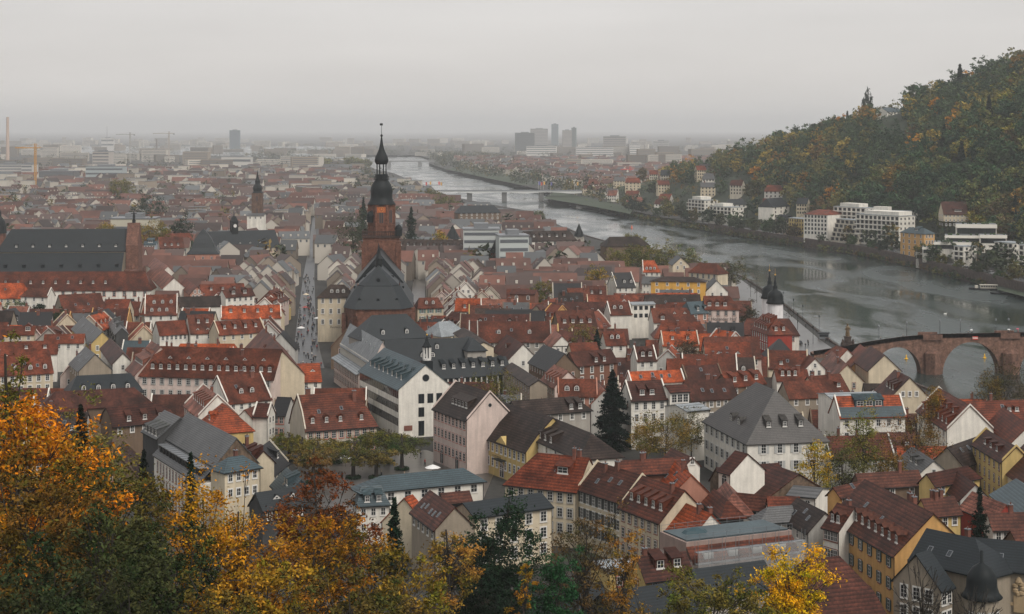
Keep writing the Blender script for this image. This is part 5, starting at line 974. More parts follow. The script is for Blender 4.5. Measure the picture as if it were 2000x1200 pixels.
# quay walls and quay roads
def ribbon(name, line, dx0, dx1, z, m, kind='structure'):
    q = MB(); pts = []
    for (x, y) in line: pts += [(x + dx0, y, z), (x + dx1, y, z)]
    q.add(pts, [[2 * i, 2 * i + 1, 2 * i + 3, 2 * i + 2] for i in range(len(line) - 1)]); o = q.build(name, m)
    for p in o.data.polygons: pass
    if kind: o['kind'] = kind
    return o
def quay(label, line, sgn, ztop):
    q = MB(); pts = []
    for (x, y) in line: pts += [(x - sgn * .6, y, -9.3), (x - sgn * .2, y, ztop), (x + sgn * .6, y, ztop), (x + sgn * .6, y, -.2)]
    q.add(pts, [[4 * i + k, 4 * i + 4 + k, 4 * i + 4 + (k + 1) % 4, 4 * i + (k + 1) % 4] for i in range(len(line) - 1) for k in range(4)])
    o = q.build('quay_wall', 'sandstone', None, (.11, .082, .07)); return tag(o, label, 'quay wall')
def dens(line, y0, y1, st=25): return [(xbank(y0 + k * st, line), y0 + k * st) for k in range(int((y1 - y0) / st) + 1)]
quay('low stone wall edging the town side of the river', dens(NEAR, 420, 1500), 1, .7)
quay('red stone retaining wall along the far bank road', dens(FAR, 720, 1560), -1, 1.3)
ribbon('far_quay_road', dens(FAR, 720, 1600), 3, 13, .06, 'asphalt'); ribbon('near_quay_road', dens(NEAR, 600, 1000), -22, -3, .06, 'paving')
sheet('river_bank_grass', [tuple(P(a, b_, -4)[:2]) for a, b_ in ((1948, 566), (2040, 590), (2040, 566), (1942, 548))], -4, 'grass')
sheet('park_grass', [tuple(P(a, b_, .05)[:2]) for a, b_ in ((1060, 387), (1160, 404), (1230, 418), (1240, 408), (1135, 384), (1085, 374))], .05, 'grass')
sheet('park_lawn', [tuple(P(a, b_, .05)[:2]) for a, b_ in ((872, 331), (960, 350), (1020, 362), (1060, 360), (960, 333), (900, 324))], .05, 'grass')
# streets
ST = [P(606, 720), P(600, 690), P(598, 650), P(600, 600), P(603, 540), P(609, 490), P(613, 450), P(616, 425)]
def strip(name, pl, hw_, z, m):
    q = MB(); pts = []
    for i, p in enumerate(pl):
        w_ = hw_[i] if isinstance(hw_, (list, tuple)) else hw_; d = (pl[min(i + 1, len(pl) - 1)] - pl[max(i - 1, 0)]).normalized(); n_ = Vector((d.y, -d.x, 0)); pts += [tuple(p - n_ * w_)[:2] + (z,), tuple(p + n_ * w_)[:2] + (z,)]
    q.add(pts, [[2 * i, 2 * i + 1, 2 * i + 3, 2 * i + 2] for i in range(len(pl) - 1)]); o = q.build(name, m); o['kind'] = 'structure'; return o
STW = [5, 5, 4.3, 3.8, 3.2, 2.6, 2.4, 2.4]
strip('main_street', ST, STW, .02, 'asphalt')
SQ = [tuple(P(a, b_)[:2]) for a, b_ in ((545, 975), (600, 885), (770, 872), (835, 880), (965, 925), (940, 985), (690, 1000))]
sheet('market_square', SQ, .02, 'paving')
S2 = [P(818, 640), P(816, 600), P(818, 560), P(824, 530)]; strip('church_lane', S2, 3.4, .024, 'paving')
S3 = [P(1440, 700), P(1446, 665), P(1448, 640), P(1442, 615)]; strip('bridge_lane', S3, 2.6, .024, 'paving')
SQ2 = [tuple(P(a, b_)[:2]) for a, b_ in ((585, 735), (640, 735), (655, 665), (600, 660))]
# ------------------------------------------------------------------ the rest of the old town, house by house
def corners(f, inf=0.):
    x, y, c, s, hl_, hw_, off = f; out = []
    for a, b_ in ((-1, -1), (1, -1), (1, 1), (-1, 1)):
        u, v = off + a * (hl_ + inf), b_ * (hw_ + inf); out.append((x + u * c - v * s, y + u * s + v * c))
    return out
def sat(f, g):
    A, B = corners(f, -.2), corners(g, -.2)
    for q in (f, g):
        for ax in ((q[2], q[3]), (-q[3], q[2])):
            a = [p[0] * ax[0] + p[1] * ax[1] for p in A]; b_ = [p[0] * ax[0] + p[1] * ax[1] for p in B]
            if max(a) < min(b_) or max(b_) < min(a): return False
    return True
for px_, D_, r_ in ((1300, 432, 15), (1350, 440, 9), (1262, 440, 7), (1197, 462, 6), (1690, 392, 9), (1790, 395, 9), (1740, 382, 8), (1645, 378, 7), (972, 455, 6), (1262, 990, 11), (1235, 955, 10), (1208, 945, 9), (1300, 985, 9), (1345, 955, 8), (1165, 830, 5), (1056, 790, 4), (1138, 600, 4), (1428, 895, 9), (690, 1045, 10), (1460, 700, 5), (1345, 560, 4)):
    FOOT.append(((px_ - 1000) * D_ / F, D_, 1, 0, r_, r_, 0))
def inpoly(p, poly):
    r_ = False
    for (x0, y0), (x1, y1) in zip(poly, poly[1:] + poly[:1]):
        if (y0 > p[1]) != (y1 > p[1]) and p[0] < (x1 - x0) * (p[1] - y0) / (y1 - y0) + x0: r_ = not r_
    return r_
def dseg(p, a, b_):
    ab = b_ - a; t_ = max(0, min(1, (Vector(p) - a).dot(ab) / ab.length_squared)); return (Vector(p) - a - ab * t_).length
def blocked(f):
    cs = corners(f) + [(f[0], f[1])]
    for c in cs:
        v = Vector((c[0], c[1], 0))
        if c[0] > xbank(c[1], NEAR) - (24 if c[1] < 880 else 9): return True
        if inpoly(c, SQ) or inpoly(c, SQ2): return True
        for pl, hw_ in ((ST, 4.2), (S2, 3.4), (S3, 3)):
            for a, b_ in zip(pl, pl[1:]):
                if dseg(v, a, b_) < hw_: return True
    return any(sat(f, g) for g in FOOT if abs(g[0] - f[0]) < 60 and abs(g[1] - f[1]) < 60)
PROT = []
for root, px in THINGS:
    ro = [c for c in root.children if c.name.split('.')[0] in ('roof', 'lower_roof', 'choir_roof', 'belfry', 'tower_shaft', 'storey', 'aisle_roof', 'gallery') or (c.name.startswith('wall') and root.name.split('.')[0] in ('terrace_house', 'villa', 'chalet', 'hilltop_villa', 'river_house'))]
    for c in ro:
        m4 = Matrix.Translation(root.location) @ Matrix.Rotation(root.rotation_euler.z, 4, 'Z') @ Matrix.Translation(c.location)
        ps = [pix(m4 @ v.co) for v in c.data.vertices]; x0, x1, y0, y1 = min(p[0] for p in ps), max(p[0] for p in ps), min(p[1] for p in ps), max(p[1] for p in ps)
        nw = sum(1 for k in root.children if k.name.startswith('window')); y1 += (F / root.location.y) * (4.5 if nw >= 2 else 0)
        PROT.append((x0, x1, y0, y1, root.location.y))
for q in ((612, 672, 560, 660, 700), (585, 640, 430, 735, 1500), (640, 725, 632, 765, 620), (722, 870, 680, 865, 520), (810, 832, 540, 640, 900)): PROT.append(q)
PROT += [(1190, 1400, 478, 522, 985), (1400, 1462, 510, 560, 895), (1145, 1185, 520, 550, 830), (1240, 1390, 812, 900, 428), (1160, 1235, 740, 855, 462)]
def hides(x0, x1, y0, y1, D):
    for a0, a1, b0, b1, DD in PROT:
        if DD > D + 1:
            w_, h_ = min(x1, a1) - max(x0, a0), min(y1, b1) - max(y0, b0)
            if w_ > 0 and h_ > 0 and w_ * h_ > .10 * min((a1 - a0) * (b1 - b0), (x1 - x0) * (y1 - y0)) : return True
    return False
LM = [('inn', 676, 820), ('white gable annex', 800, 760), ('slate choir', 738, 590), ('grey academy', 400, 850), ('dark two tier church roof', 130, 490), ('red college roof', 150, 550), ('long pink building', 400, 720), ('white palais', 1490, 810), ('dark spruce', 1197, 790),
      ('bright orange skylight roof', 1280, 735), ('red gate house', 1502, 640), ('pink hotel', 1400, 600), ('yellow gabled house', 1325, 555), ('brown institute', 860, 480), ('old hall by the river', 1215, 475), ('university hall', 470, 470), ('cream corner block', 642, 620),
      ('black brick hall', 1065, 695), ('church tower', 740, 400), ('slim onion spire', 503, 370), ('ochre building', 1750, 1010), ('cream row', 1200, 950), ('stone bridge head', 1650, 670), ('white dark-roofed institute', 1065, 465), ('grey court wings', 910, 700), ('green shuttered house', 333, 480)]
NAMEC = dict(r='red', o='bright orange', d='dark red', b='brown', g='grey', s='slate', p='pale pink', k='black', m='brown red', t='brownish', c='blue slate', l='pale grey')
NAMEW = dict(W='white', C='cream', P='pinkish', O='ochre', Y='yellow', G='grey', S='brick', B='beige', N='brown', A='pale grey', E='beige', V='salmon')
PEND = []
for row in range(60):
    y = 415 + row * 11.5
    if y > 960: break
    x = -y * .30 - 14; rowrng = random.Random(row * 13 + 5)
    while x < y * .30 + 10:
        big = rowrng.random(); L = rowrng.uniform(9, 15) if big < .6 else rowrng.uniform(15, 26); w_ = rowrng.uniform(4.6, 6.2)
        ang = rowrng.gauss(0, .05)
        if rowrng.random() < (.42 if -75 < x < -20 or (0 < x < 60 and y > 560) else .3): ang = rowrng.choice((-1, 1)) * rowrng.uniform(1.0, 1.5); L = min(L, 15)
        if y > 600 and min(dseg(Vector((x + 6, y, 0)), a, b_) for pl in (ST, S2) for a, b_ in zip(pl, pl[1:])) < 34: ang = rowrng.choice((1.5, 1.62)) + rowrng.gauss(0, .08); L = rowrng.uniform(8, 12.5); w_ = rowrng.uniform(4.2, 5.6)
        cx, cy = x + (L / 2 if abs(ang) < 1 else w_), y + rowrng.uniform(-2, 2)
        c_, s_ = math.cos(ang), math.sin(ang); fp = (cx, cy, c_, s_, L / 2, w_, 0)
        ok = not blocked(fp)
        if ok:
            zr0 = rowrng.uniform(12, 16.5) if y < 750 else rowrng.uniform(12.5, 17.5)
            ok = False
            for zr in (zr0, zr0 - 2, 11, 9.5):
                ps = [pix((p[0], p[1], z)) for p in corners(fp) for z in (2, zr - 1)]
                if not hides(min(p[0] for p in ps), max(p[0] for p in ps), min(p[1] for p in ps), max(p[1] for p in ps) - 4, cy): ok = True; break
        if ok: PEND.append((cx, cy, ang, L, w_, zr, rowrng.random(), rowrng.random())); FOOT.append(fp); x += (L if abs(ang) < 1 else 2 * w_) + rowrng.uniform(.2, 2.5)
        else: x += 3.2
PEND.sort(key=lambda q: q[1]); REST = PEND[225:]; PEND = PEND[:225]; print('infill', len(PEND), 'rest', len(REST))
ORD = {}
for cx, cy, ang, L, w_, zr, q1, q2 in PEND:
    r_ = random.Random(int(cx * 7 + cy * 13)); a = Vector((cx - math.cos(ang) * L / 2, cy - math.sin(ang) * L / 2)); b_ = Vector((cx + math.cos(ang) * L / 2, cy + math.sin(ang) * L / 2))
    roof = r_.choices('rmdtobgkpc', (22, 26, 20, 12, 7, 9, 5, 5, 4, 1))[0]; wall = r_.choices('WCPABEYGNVO', (24, 22, 8, 12, 10, 10, 4, 6, 5, 3, 2))[0]
    dn = r_.choice((0, 0, 0, 1, 2, 2, 3, 3, 4)) if L > 10 else r_.choice((0, 0, 1, 2)); dk = r_.choice('sgabst'); dn = max(0, min(dn, int(L / 2.6)))
    px = pix((cx, cy, zr - 2)); lm = min(LM, key=lambda q: abs(q[1] - px[0]) + 1.6 * abs(q[2] - px[1]))
    dx, dy = px[0] - lm[1], px[1] - lm[2]; rel = ('right of' if dx > 0 else 'left of') if abs(dx) > 1.5 * abs(dy) else ('behind' if dy < 0 else 'in front of')
    key = (lm[0], rel); ORD.setdefault(key, []).append((math.hypot(dx, dy), cx, cy))
    hipv = (3.5, 3.5) if q2 > .93 else ((0, 3) if q2 > .86 else (0, 0)); brk = (.62, .45) if q1 > .85 else None
    hh = house('', None, None, None, zr, wall, roof, pitch=r_.uniform(.85, 1.12) if not brk else 1.15, w=w_, hip=hipv, brk=brk, world=((a.x, a.y), (b_.x, b_.y)), fw=(2 if cy < 640 else 1, max(2, int(L / 2.9))), ew=(1, 2), att=r_.choice((0, 1, 2)),
               dorm=((dn, r_.uniform(.6, .82) if not brk else .85, dk, .08, .92, r_.choice((1.2, 1.4, 1.7))),) if dn else (), chim=r_.choice((0, 1, 1, 2)), sky=r_.choice((0, 0, 1, 2, 3)), sur=r_.choice('wwwsgp'), parap=r_.random() < (.85 if abs(ang) > 1.2 else .45), ws=(r_.uniform(.95, 1.25), r_.uniform(1.4, 1.8)), group='houses of the old town', trim=False)
    hh['root']['_k'] = 1; del hh['root']['_k']
    PEND_INFO = (L, roof, wall, dn, brk, hipv, key, cx, cy)
    hh['root']['label'] = repr(PEND_INFO)
INF = [(t, eval(t['label'])) for t, _ in THINGS[NHERO:]]
WORDN = ['', 'first', 'second', 'third', 'fourth', 'fifth', 'sixth', 'seventh', 'eighth', 'ninth', 'tenth', 'eleventh', 'twelfth', 'thirteenth', 'fourteenth', 'fifteenth', 'sixteenth', 'seventeenth', 'eighteenth', 'nineteenth', 'twentieth']
TENS = ['', '', 'twenty', 'thirty', 'forty', 'fifty', 'sixty', 'seventy', 'eighty', 'ninety', 'hundred']
def ordw(n): return WORDN[n] if n <= 20 else (TENS[n // 10][:-1] + 'ieth' if n % 10 == 0 and n < 100 else TENS[min(n // 10, 10)] + '-' + WORDN[n % 10 or 1])
for v in ORD.values(): v.sort()
for t, (L, roof, wall, dn, brk, hipv, key, cx, cy) in INF:
    k = [i for i, q in enumerate(ORD[key]) if q[1] == cx and q[2] == cy][0] + 1
    feat = ('small' if L < 10.5 else 'long' if L > 18 else '') ; s_ = (feat + ' ' + NAMEC[roof] + ' roofed house').strip()
    s_ = (feat + ' ' + NAMEC[roof] + ' roofed ' + NAMEW[wall] + ' house').strip() + (f' with {["", "one dormer", "two dormers", "three dormers", "four dormers"][dn]}' if dn else '')
    t['label'] = f'{s_}, {ordw(k)} {key[1]} the {key[0]}'
    if len(t['label'].split()) > 16: t['label'] = f'{s_.split(" with")[0]}, {ordw(k)} {key[1]} the {key[0]}'
# ------------------------------------------------------------------ distant quarters as one mass each
for k, c in RC.items(): pass
mat('far_roof_red', (.105, .042, .028), .6, island=.55, namt=.3, nscale=.2, coords='Object'); mat('far_roof_brown', (.060, .038, .032), .6, island=.55); mat('far_roof_grey', (.085, .09, .092), .6, island=.4); mat('far_wall', (.46, .42, .36), .9, island=.25); mat('far_wall_dark', (.22, .18, .14), .9, island=.4); mat('far_glass', (.10, .11, .12), .3)
q = MB(); dr = random.Random(3)
def farhouse(x, y, L, w_, ze, zr, ang, rm, wm, win=True):
    c_, s_ = math.cos(ang), math.sin(ang)
    T = lambda u, v, z: (x + u * c_ - v * s_, y + u * s_ + v * c_, z)
    h_ = L / 2; p = [T(-h_, -w_, 0), T(h_, -w_, 0), T(h_, w_, 0), T(-h_, w_, 0), T(-h_, -w_, ze), T(h_, -w_, ze), T(h_, w_, ze), T(-h_, w_, ze), T(-h_, 0, zr - .2), T(h_, 0, zr - .2)]
    q.add(p, [[0, 1, 5, 4], [1, 2, 6, 9, 5], [2, 3, 7, 6], [3, 0, 4, 8, 7]], wm)
    q.add([T(-h_ - .3, -w_ - .4, ze - .3), T(h_ + .3, -w_ - .4, ze - .3), T(h_ + .3, 0, zr), T(-h_ - .3, 0, zr), T(h_ + .3, w_ + .4, ze - .3), T(-h_ - .3, w_ + .4, ze - .3)], [[0, 1, 2, 3], [3, 2, 4, 5]], rm)
    if win:
        for k in range(max(1, int(L / 4))):
            u = -h_ + L * (k + .5) / max(1, int(L / 4)); q.add([T(u - .6, -w_ - .06, ze - 2.6), T(u + .6, -w_ - .06, ze - 2.6), T(u + .6, -w_ - .06, ze - .9), T(u - .6, -w_ - .06, ze - .9)], [[0, 1, 2, 3]], 5)
        if dr.random() < .5:
            for k in range(max(1, int(L / 5))):
                u = -h_ + L * (k + .5) / max(1, int(L / 5)); zz = ze + (zr - ze) * .3; vv = -w_ * .7
                q.add([T(u - .6, vv - .3, zz), T(u + .6, vv - .3, zz), T(u + .6, vv - .3, zz + 1.3), T(u - .6, vv - .3, zz + 1.3), T(u - .6, vv + 1.6, zz + 1.3), T(u + .6, vv + 1.6, zz + 1.3)], [[0, 1, 2, 3], [3, 2, 5, 4]], 3)
for cx, cy, ang, L, w_, zr, q1, q2 in REST: farhouse(cx, cy, L, w_, zr - w_ * dr.uniform(.85, 1.1), zr, ang, dr.choices((0, 1, 2), (6, 3, 2))[0], dr.choices((3, 4), (5, 2))[0])
VISY = [(700, 338), (770, 338), (830, 356), (880, 377), (960, 394), (1040, 405), (1080, 428), (1130, 455), (1190, 474), (1300, 500), (1380, 508), (1500, 560)]
def visy(px):
    if px < 700: return 0
    for (a, ya), (b_, yb_) in zip(VISY, VISY[1:]):
        if a <= px <= b_: return ya + (yb_ - ya) * (px - a) / (b_ - a)
    return 9999
y = 968.
while y < 3400:
    x = -y * .31 - 20
    lim = min(y * .31, xbank(y, NEAR) - 26)
    while x < lim:
        L = dr.uniform(10, 22) if y < 1700 else dr.uniform(12, 34)
        cx, cy = x + L / 2, y + dr.uniform(-5, 5); dens_ = .86 if y < 1900 else .6
        tp_ = pix((cx, cy, 19)); 
        if dr.random() < dens_ and tp_[1] > visy(tp_[0]) and not any(abs(g[0] - cx) < g[4] + L / 2 + 2 and abs(g[1] - cy) < max(g[5], 6) + 8 for g in FOOT if abs(g[1] - cy) < 60) and all(dseg(Vector((cx, cy, 0)), a, b_) > L / 2 + 1 for a, b_ in zip(ST, ST[1:])):
            fl = y > 1500 and dr.random() < .3
            zr = dr.uniform(12, 18) if not fl else dr.uniform(10, 20 if y > 1900 else 15)
            farhouse(cx, cy, L, dr.uniform(4.6, 7), zr - (dr.uniform(4.5, 6.5) if not fl else .4), zr, dr.gauss(0, .12) + (dr.choice((1.2, -1.2)) if dr.random() < .42 else 0), dr.choices((0, 1, 2), (5, 5, 3))[0] if not fl else 2, dr.choices((3, 4), (3, 2))[0], y < 2200)
        x += L + dr.uniform(.5, 5) * (1 if y < 1700 else 2.5)
    y += dr.uniform(15, 20) * (1 if y < 1700 else 1.6)
y = 1750.
while y < 4600:       # far bank quarter beyond the hill foot
    x = xbank(y) + 34 + (40 if y > 2300 else 0); lim = y * .31
    while x < lim:
        L = dr.uniform(11, 20)
        if hill_z(x, y) < 6 and dr.random() < .62 and not any(abs(g[0] - x) < g[4] + L / 2 + 4 and abs(g[1] - y) < 24 for g in FOOT if abs(g[1] - y) < 60): zr = dr.uniform(11, 17); farhouse(x, y + dr.uniform(-6, 6), L, dr.uniform(5, 7), zr - 5, zr, dr.gauss(-.2, .4), dr.choices((0, 1, 2), (6, 2, 2))[0], 3, y < 2600)
        x += L + dr.uniform(3, 14)
    y += dr.uniform(20, 32)
q.build('distant_houses', ['far_roof_red', 'far_roof_brown', 'far_roof_grey', 'far_wall', 'far_wall_dark', 'far_glass'])['kind'] = 'stuff'
q = MB()
for k in range(420):   # flat hazy city blocks out to the horizon
    y = 3400 + 8000 * dr.random() ** 1.3; x = dr.uniform(-.31, .31) * y
    if -.03 * y - 250 < x < -.02 * y + 160 and y < 5400: continue
    if x > xbank(min(y, 5500)) - 60 and x < xbank(min(y, 5500)) + 40 and y < 5000: continue
    L = dr.uniform(25, 90); h_ = dr.choice((10, 14, 18, 22, 30)); a = dr.gauss(0, .3); c_, s_ = math.cos(a), math.sin(a); w_ = dr.uniform(7, 14)
    p = [(x + u * c_ - v * s_, y + u * s_ + v * c_, z) for z in (0, h_) for u, v in ((-L / 2, -w_), (L / 2, -w_), (L / 2, w_), (-L / 2, w_))]
    q.add(p, [[0, 1, 5, 4], [1, 2, 6, 5], [2, 3, 7, 6], [3, 0, 4, 7]], 0 if dr.random() < .6 else 1); q.add([(a_, b_, c + .1) for a_, b_, c in p[4:]], [[0, 1, 2, 3]], dr.choice((2, 2, 3)))
    for r_ in range(int(h_ / 4)):
        z = 2 + r_ * 4; q.add([(x + u * c_ + (w_ + .1) * s_, y + u * s_ - (w_ + .1) * c_, zz) for u, zz in ((-L * .47, z), (L * .47, z), (L * .47, z + 1.6), (-L * .47, z + 1.6))], [[0, 1, 2, 3]], 4)
q.build('distant_city_blocks', ['far_wall', 'far_wall_dark', 'far_roof_grey', 'far_roof_red', 'far_glass'])['kind'] = 'stuff'
# single landmarks in the haze
def tower_block(label, px0, px1, yt, yb, D, col, floors, name='tower_block', depth=18, bands=True):
    if D >= 1800: D *= 1.6 if D >= 3000 else 1.4; depth *= 1.5
    zt = HC - (yt - YH) * D / F; x0, x1 = (px0 - 1000) * D / F, (px1 - 1000) * D / F; L = x1 - x0; o = thing(name, label, 'office block', ((x0 + x1) / 2, D, 0), R(rng.uniform(-8, 8)))
    MB().box(-L / 2, L / 2, 0, depth, 0, zt).build('wall', 'paint', o, col); q = MB()
    for k in range(floors):
        z = zt - (k + 1) * (zt / (floors + 1)) + zt / (floors + 1) * .25; q.box(-L / 2 + .5, L / 2 - .5, -.15, 0, z, z + zt / (floors + 1) * .38)
    if floors: q.build('window_bands', 'far_glass', o)
    q = MB(); q.box(-L * .2, L * .2, 4, depth - 4, zt, zt + 3.5); q.box(-L / 2 - .4, L / 2 + .4, -.4, depth + .4, zt - .1, zt + .7); q.build('roof', 'metal_grey', o)
    THINGS.append((o, ((px0 + px1) / 2, yt)))
for a in (('dark blue grey office tower left of the horizon', 448, 467, 255, 285, 4600, (.10, .14, .17), 10), ('tall slim tower in the haze on the horizon', 1077, 1090, 243, 285, 5000, (.12, .17, .19), 18), ('twin slab tower with darker edge in the haze', 1099, 1117, 255, 285, 4300, (.33, .3, .27), 14), ('dark slab attached to the twin tower', 1116, 1125, 250, 285, 4320, (.13, .17, .17), 14),
          ('broad dark office block with flat roof in the haze', 1006, 1044, 260, 290, 3800, (.09, .10, .10), 8), ('pale stepped tower behind the broad dark block', 1036, 1070, 252, 285, 4700, (.32, .3, .28), 12), ('long white laboratory with window bands', 1028, 1086, 286, 305, 3300, (.6, .58, .54), 4), ('second long white laboratory to the right', 1125, 1198, 288, 304, 3250, (.55, .53, .5), 4),
          ('grey clinic block with many floors', 1178, 1222, 267, 300, 3500, (.32, .3, .28), 8), ('white clinic slab right of the grey block', 1230, 1250, 281, 300, 3300, (.62, .6, .56), 5), ('pale blocks right of the clinic in haze', 1276, 1306, 276, 296, 3600, (.45, .44, .42), 6), ('white block with blue side far left', 180, 213, 297, 325, 2350, (.42, .38, .34), 6), ('long grey hall with pale wall far left', 167, 240, 326, 352, 1900, (.34, .38, .38), 3),
          ('white office at the left edge with dark bands', -10, 42, 322, 345, 2000, (.42, .40, .37), 5), ('white cube office beside the crane', 41, 63, 322, 345, 1990, (.48, .46, .43), 4), ('dark brown block behind the crane', 75, 145, 335, 358, 1850, (.12, .12, .12), 3), ('glass building under white scaffolding near the river', 905, 975, 449, 490, 1010, (.42, .44, .42), 5), ('second half of the glass building, wrapped in netting', 975, 1033, 462, 492, 985, (.42, .45, .43), 4),
          ('white columned hall behind the dark church roof', 216, 302, 428, 446, 1130, (.45, .42, .33), 1), ('white block with tall windows in the left distance', 432, 490, 307, 322, 2600, (.5, .48, .44), 1), ('white upper office with mast on the horizon', 198, 222, 270, 285, 4200, (.5, .48, .45), 2)):
    tower_block(*a)
def pole_tower(name, label, cat, px, yt, D, r0, r1, col, m='paint'):
    if D >= 2000: D *= 1.6; r0 *= 1.5; r1 *= 1.5
    zt = HC - (yt - YH) * D / F; o = thing(name, label, cat, ((px - 1000) * D / F, D, 0)); MB().lathe([(r0, 0), (r1, zt)], 14).build('shaft', m, o, col); return o, zt
o, zt = pole_tower('factory_chimney', 'tall tapering factory chimney at the left edge', 'chimney', 15, 229, 2600, 3.0, 2.1, (.46, .34, .27)); MB().lathe([(2.8, zt - 7), (2.9, zt)], 14).build('collar', 'paint', o, (.3, .26, .24))
o, zt = pole_tower('radio_mast', 'thin mast rising from the horizon', 'mast', 209, 246, 4200, .9, .3, (.3, .3, .3))
o, zt = pole_tower('factory_chimney', 'thin dark chimney in the left haze', 'chimney', 306, 272, 3300, 2.0, 1.6, (.16, .13, .12))
for px, yt, D, col, lab, sc in ((69, 281, 2250, (.5, .25, .04), 'yellow tower crane over the building site', 26), (330, 257, 4300, (.4, .35, .3), 'right one of the pair of cranes on the horizon', 40), (254, 259, 4400, (.35, .33, .3), 'left one of the pair of cranes on the horizon', 36), (1231, 325, 2900, (.5, .05, .04), 'red crane above the far bank houses', 16)):
    zt = HC - (yt - YH) * D / F; o = thing('tower_crane', lab, 'crane', ((px - 1000) * D / F, D, 0)); q = MB(); s_ = 1.4 if D > 4000 else 1.0
    for a_, b_ in ((-1, -1), (1, -1), (1, 1), (-1, 1)): q.box(a_ * s_ - .3, a_ * s_ + .3, b_ * s_ - .3, b_ * s_ + .3, 0, zt)
    for k in range(int(zt / 3)): q.tube((-s_, -s_, k * 3), (s_, -s_, k * 3 + 3), .2, .2, 4); q.tube((s_, -s_, k * 3), (-s_, s_, k * 3 + 3), .2, .2, 4)
    q.build('mast', 'paint', o, col); q = MB(); q.box(-sc, sc * .35, -.7, .7, zt - 6, zt - 4.6); q.tube((0, 0, zt), (-sc * .8, 0, zt - 5), .2, .2, 4); q.tube((0, 0, zt), (sc * .3, 0, zt - 5), .2, .2, 4); q.build('jib', 'paint', o, col); MB().box(sc * .25, sc * .35, -1.2, 1.2, zt - 8, zt - 5).build('counterweight', 'paint', o, (.3, .3, .3))
# ------------------------------------------------------------------ trees
import numpy as np
def leafmesh(name, pos, size, nr, up=.35, mats=('leaf',)):
    n = len(pos); a = nr.normal(size=(n, 3)); a[:, 2] += np.sign(a[:, 2]) * up; a /= np.linalg.norm(a, axis=1)[:, None]
    t = nr.normal(size=(n, 3)); u = np.cross(a, t); u /= np.linalg.norm(u, axis=1)[:, None]; w = np.cross(a, u)
    s = (size * nr.uniform(.6, 1.35, n))[:, None]; u *= s; w *= s * .8
    v = np.stack([pos - u * 1.1, pos - w * .6 + u * .1, pos + u * 1.1, pos + w * .6 + u * .1], 1).reshape(-1, 3).astype(np.float32)
    me = bpy.data.meshes.new(name); me.vertices.add(4 * n); me.vertices.foreach_set('co', v.ravel()); me.loops.add(4 * n); me.loops.foreach_set('vertex_index', np.arange(4 * n, dtype=np.int32))
    me.polygons.add(n); me.polygons.foreach_set('loop_start', np.arange(0, 4 * n, 4, dtype=np.int32)); me.polygons.foreach_set('loop_total', np.full(n, 4, dtype=np.int32))
    for m_ in mats: me.materials.append(M(m_))
    me.update(); return me
def clumps(nr, n, r, h, shape, lump=.28):
    """clump centres of a crown of radius r, height h, base at z=0"""
    d = nr.normal(size=(n, 3)); d /= np.linalg.norm(d, axis=1)[:, None]; k = nr.uniform(.25, 1, n) ** .45
    ph = nr.uniform(0, 6.28, 6); az = np.arctan2(d[:, 1], d[:, 0])
    rad = 1 + lump * (np.sin(az * 2 + ph[0]) * .5 + np.sin(az * 3 + d[:, 2] * 3 + ph[1]) * .6 + np.sin(d[:, 2] * 5 + az + ph[2]) * .5)
    p = d * (k * rad)[:, None]
    if shape == 'dome': p[:, 2] = np.where(p[:, 2] < -.55, -.55 + .3 * (p[:, 2] + .55), p[:, 2])
    if shape == 'tall': t = (p[:, 2] + 1) / 2; f = .45 + .9 * np.sin(np.clip(t, 0, 1) * 2.6 + .25) * .7; p[:, 0] *= f; p[:, 1] *= f
    if shape == 'flat': p[:, 2] *= .9
    p[:, 0] *= r; p[:, 1] *= r; p[:, 2] = (p[:, 2] + .9) / 1.9 * h
    return p
def crown(nr, r, h, nc, nl, leaf, shape='dome', spread=.16, lump=.28):
    c = clumps(nr, nc, r, h, shape, lump); sp = spread * (r + h * .5) * .5
    pos = np.repeat(c, nl, 0) + nr.normal(size=(nc * nl, 3)) * (sp * np.repeat(nr.uniform(.6, 1.3, nc), nl))[:, None] * np.array([1, 1, .7])
    return c, pos
def limbs(nr, base, c, zc, r0, nbr, q=None, mi=0, twig=.05):
    q = q or MB(); top = Vector((0, 0, zc)); q.tube(base, top, r0, r0 * .62, 8, mi)
    pts = [Vector(c[i]) for i in nr.choice(len(c), min(nbr, len(c)), replace=False)]
    lead = Vector((nr.normal() * .4, nr.normal() * .4, zc + max(p.z - 0 for p in pts) * .55)); q.tube(top, lead, r0 * .62, r0 * .25, 6, mi)
    for p in pts:
        k = nr.uniform(.0, .8); a = top.lerp(lead, k); e_ = Vector((p.x, p.y, p.z)); m_ = a.lerp(e_, .5) + Vector((nr.normal() * .3, nr.normal() * .3, -abs(nr.normal()) * .25 + .15)); rr = r0 * .34 * (1 - k * .5)
        q.tube(a, m_, rr, rr * .6, 5, mi); q.tube(m_, e_, rr * .6, twig, 4, mi)
        for j in range(2): d_ = Vector((nr.normal(), nr.normal(), nr.normal() * .6 + .4)) * .16 * (c[:, :2].std() + .5); q.tube(m_.lerp(e_, .55), e_ + d_, rr * .4, twig * .7, 3, mi)
    return q
TREES = []
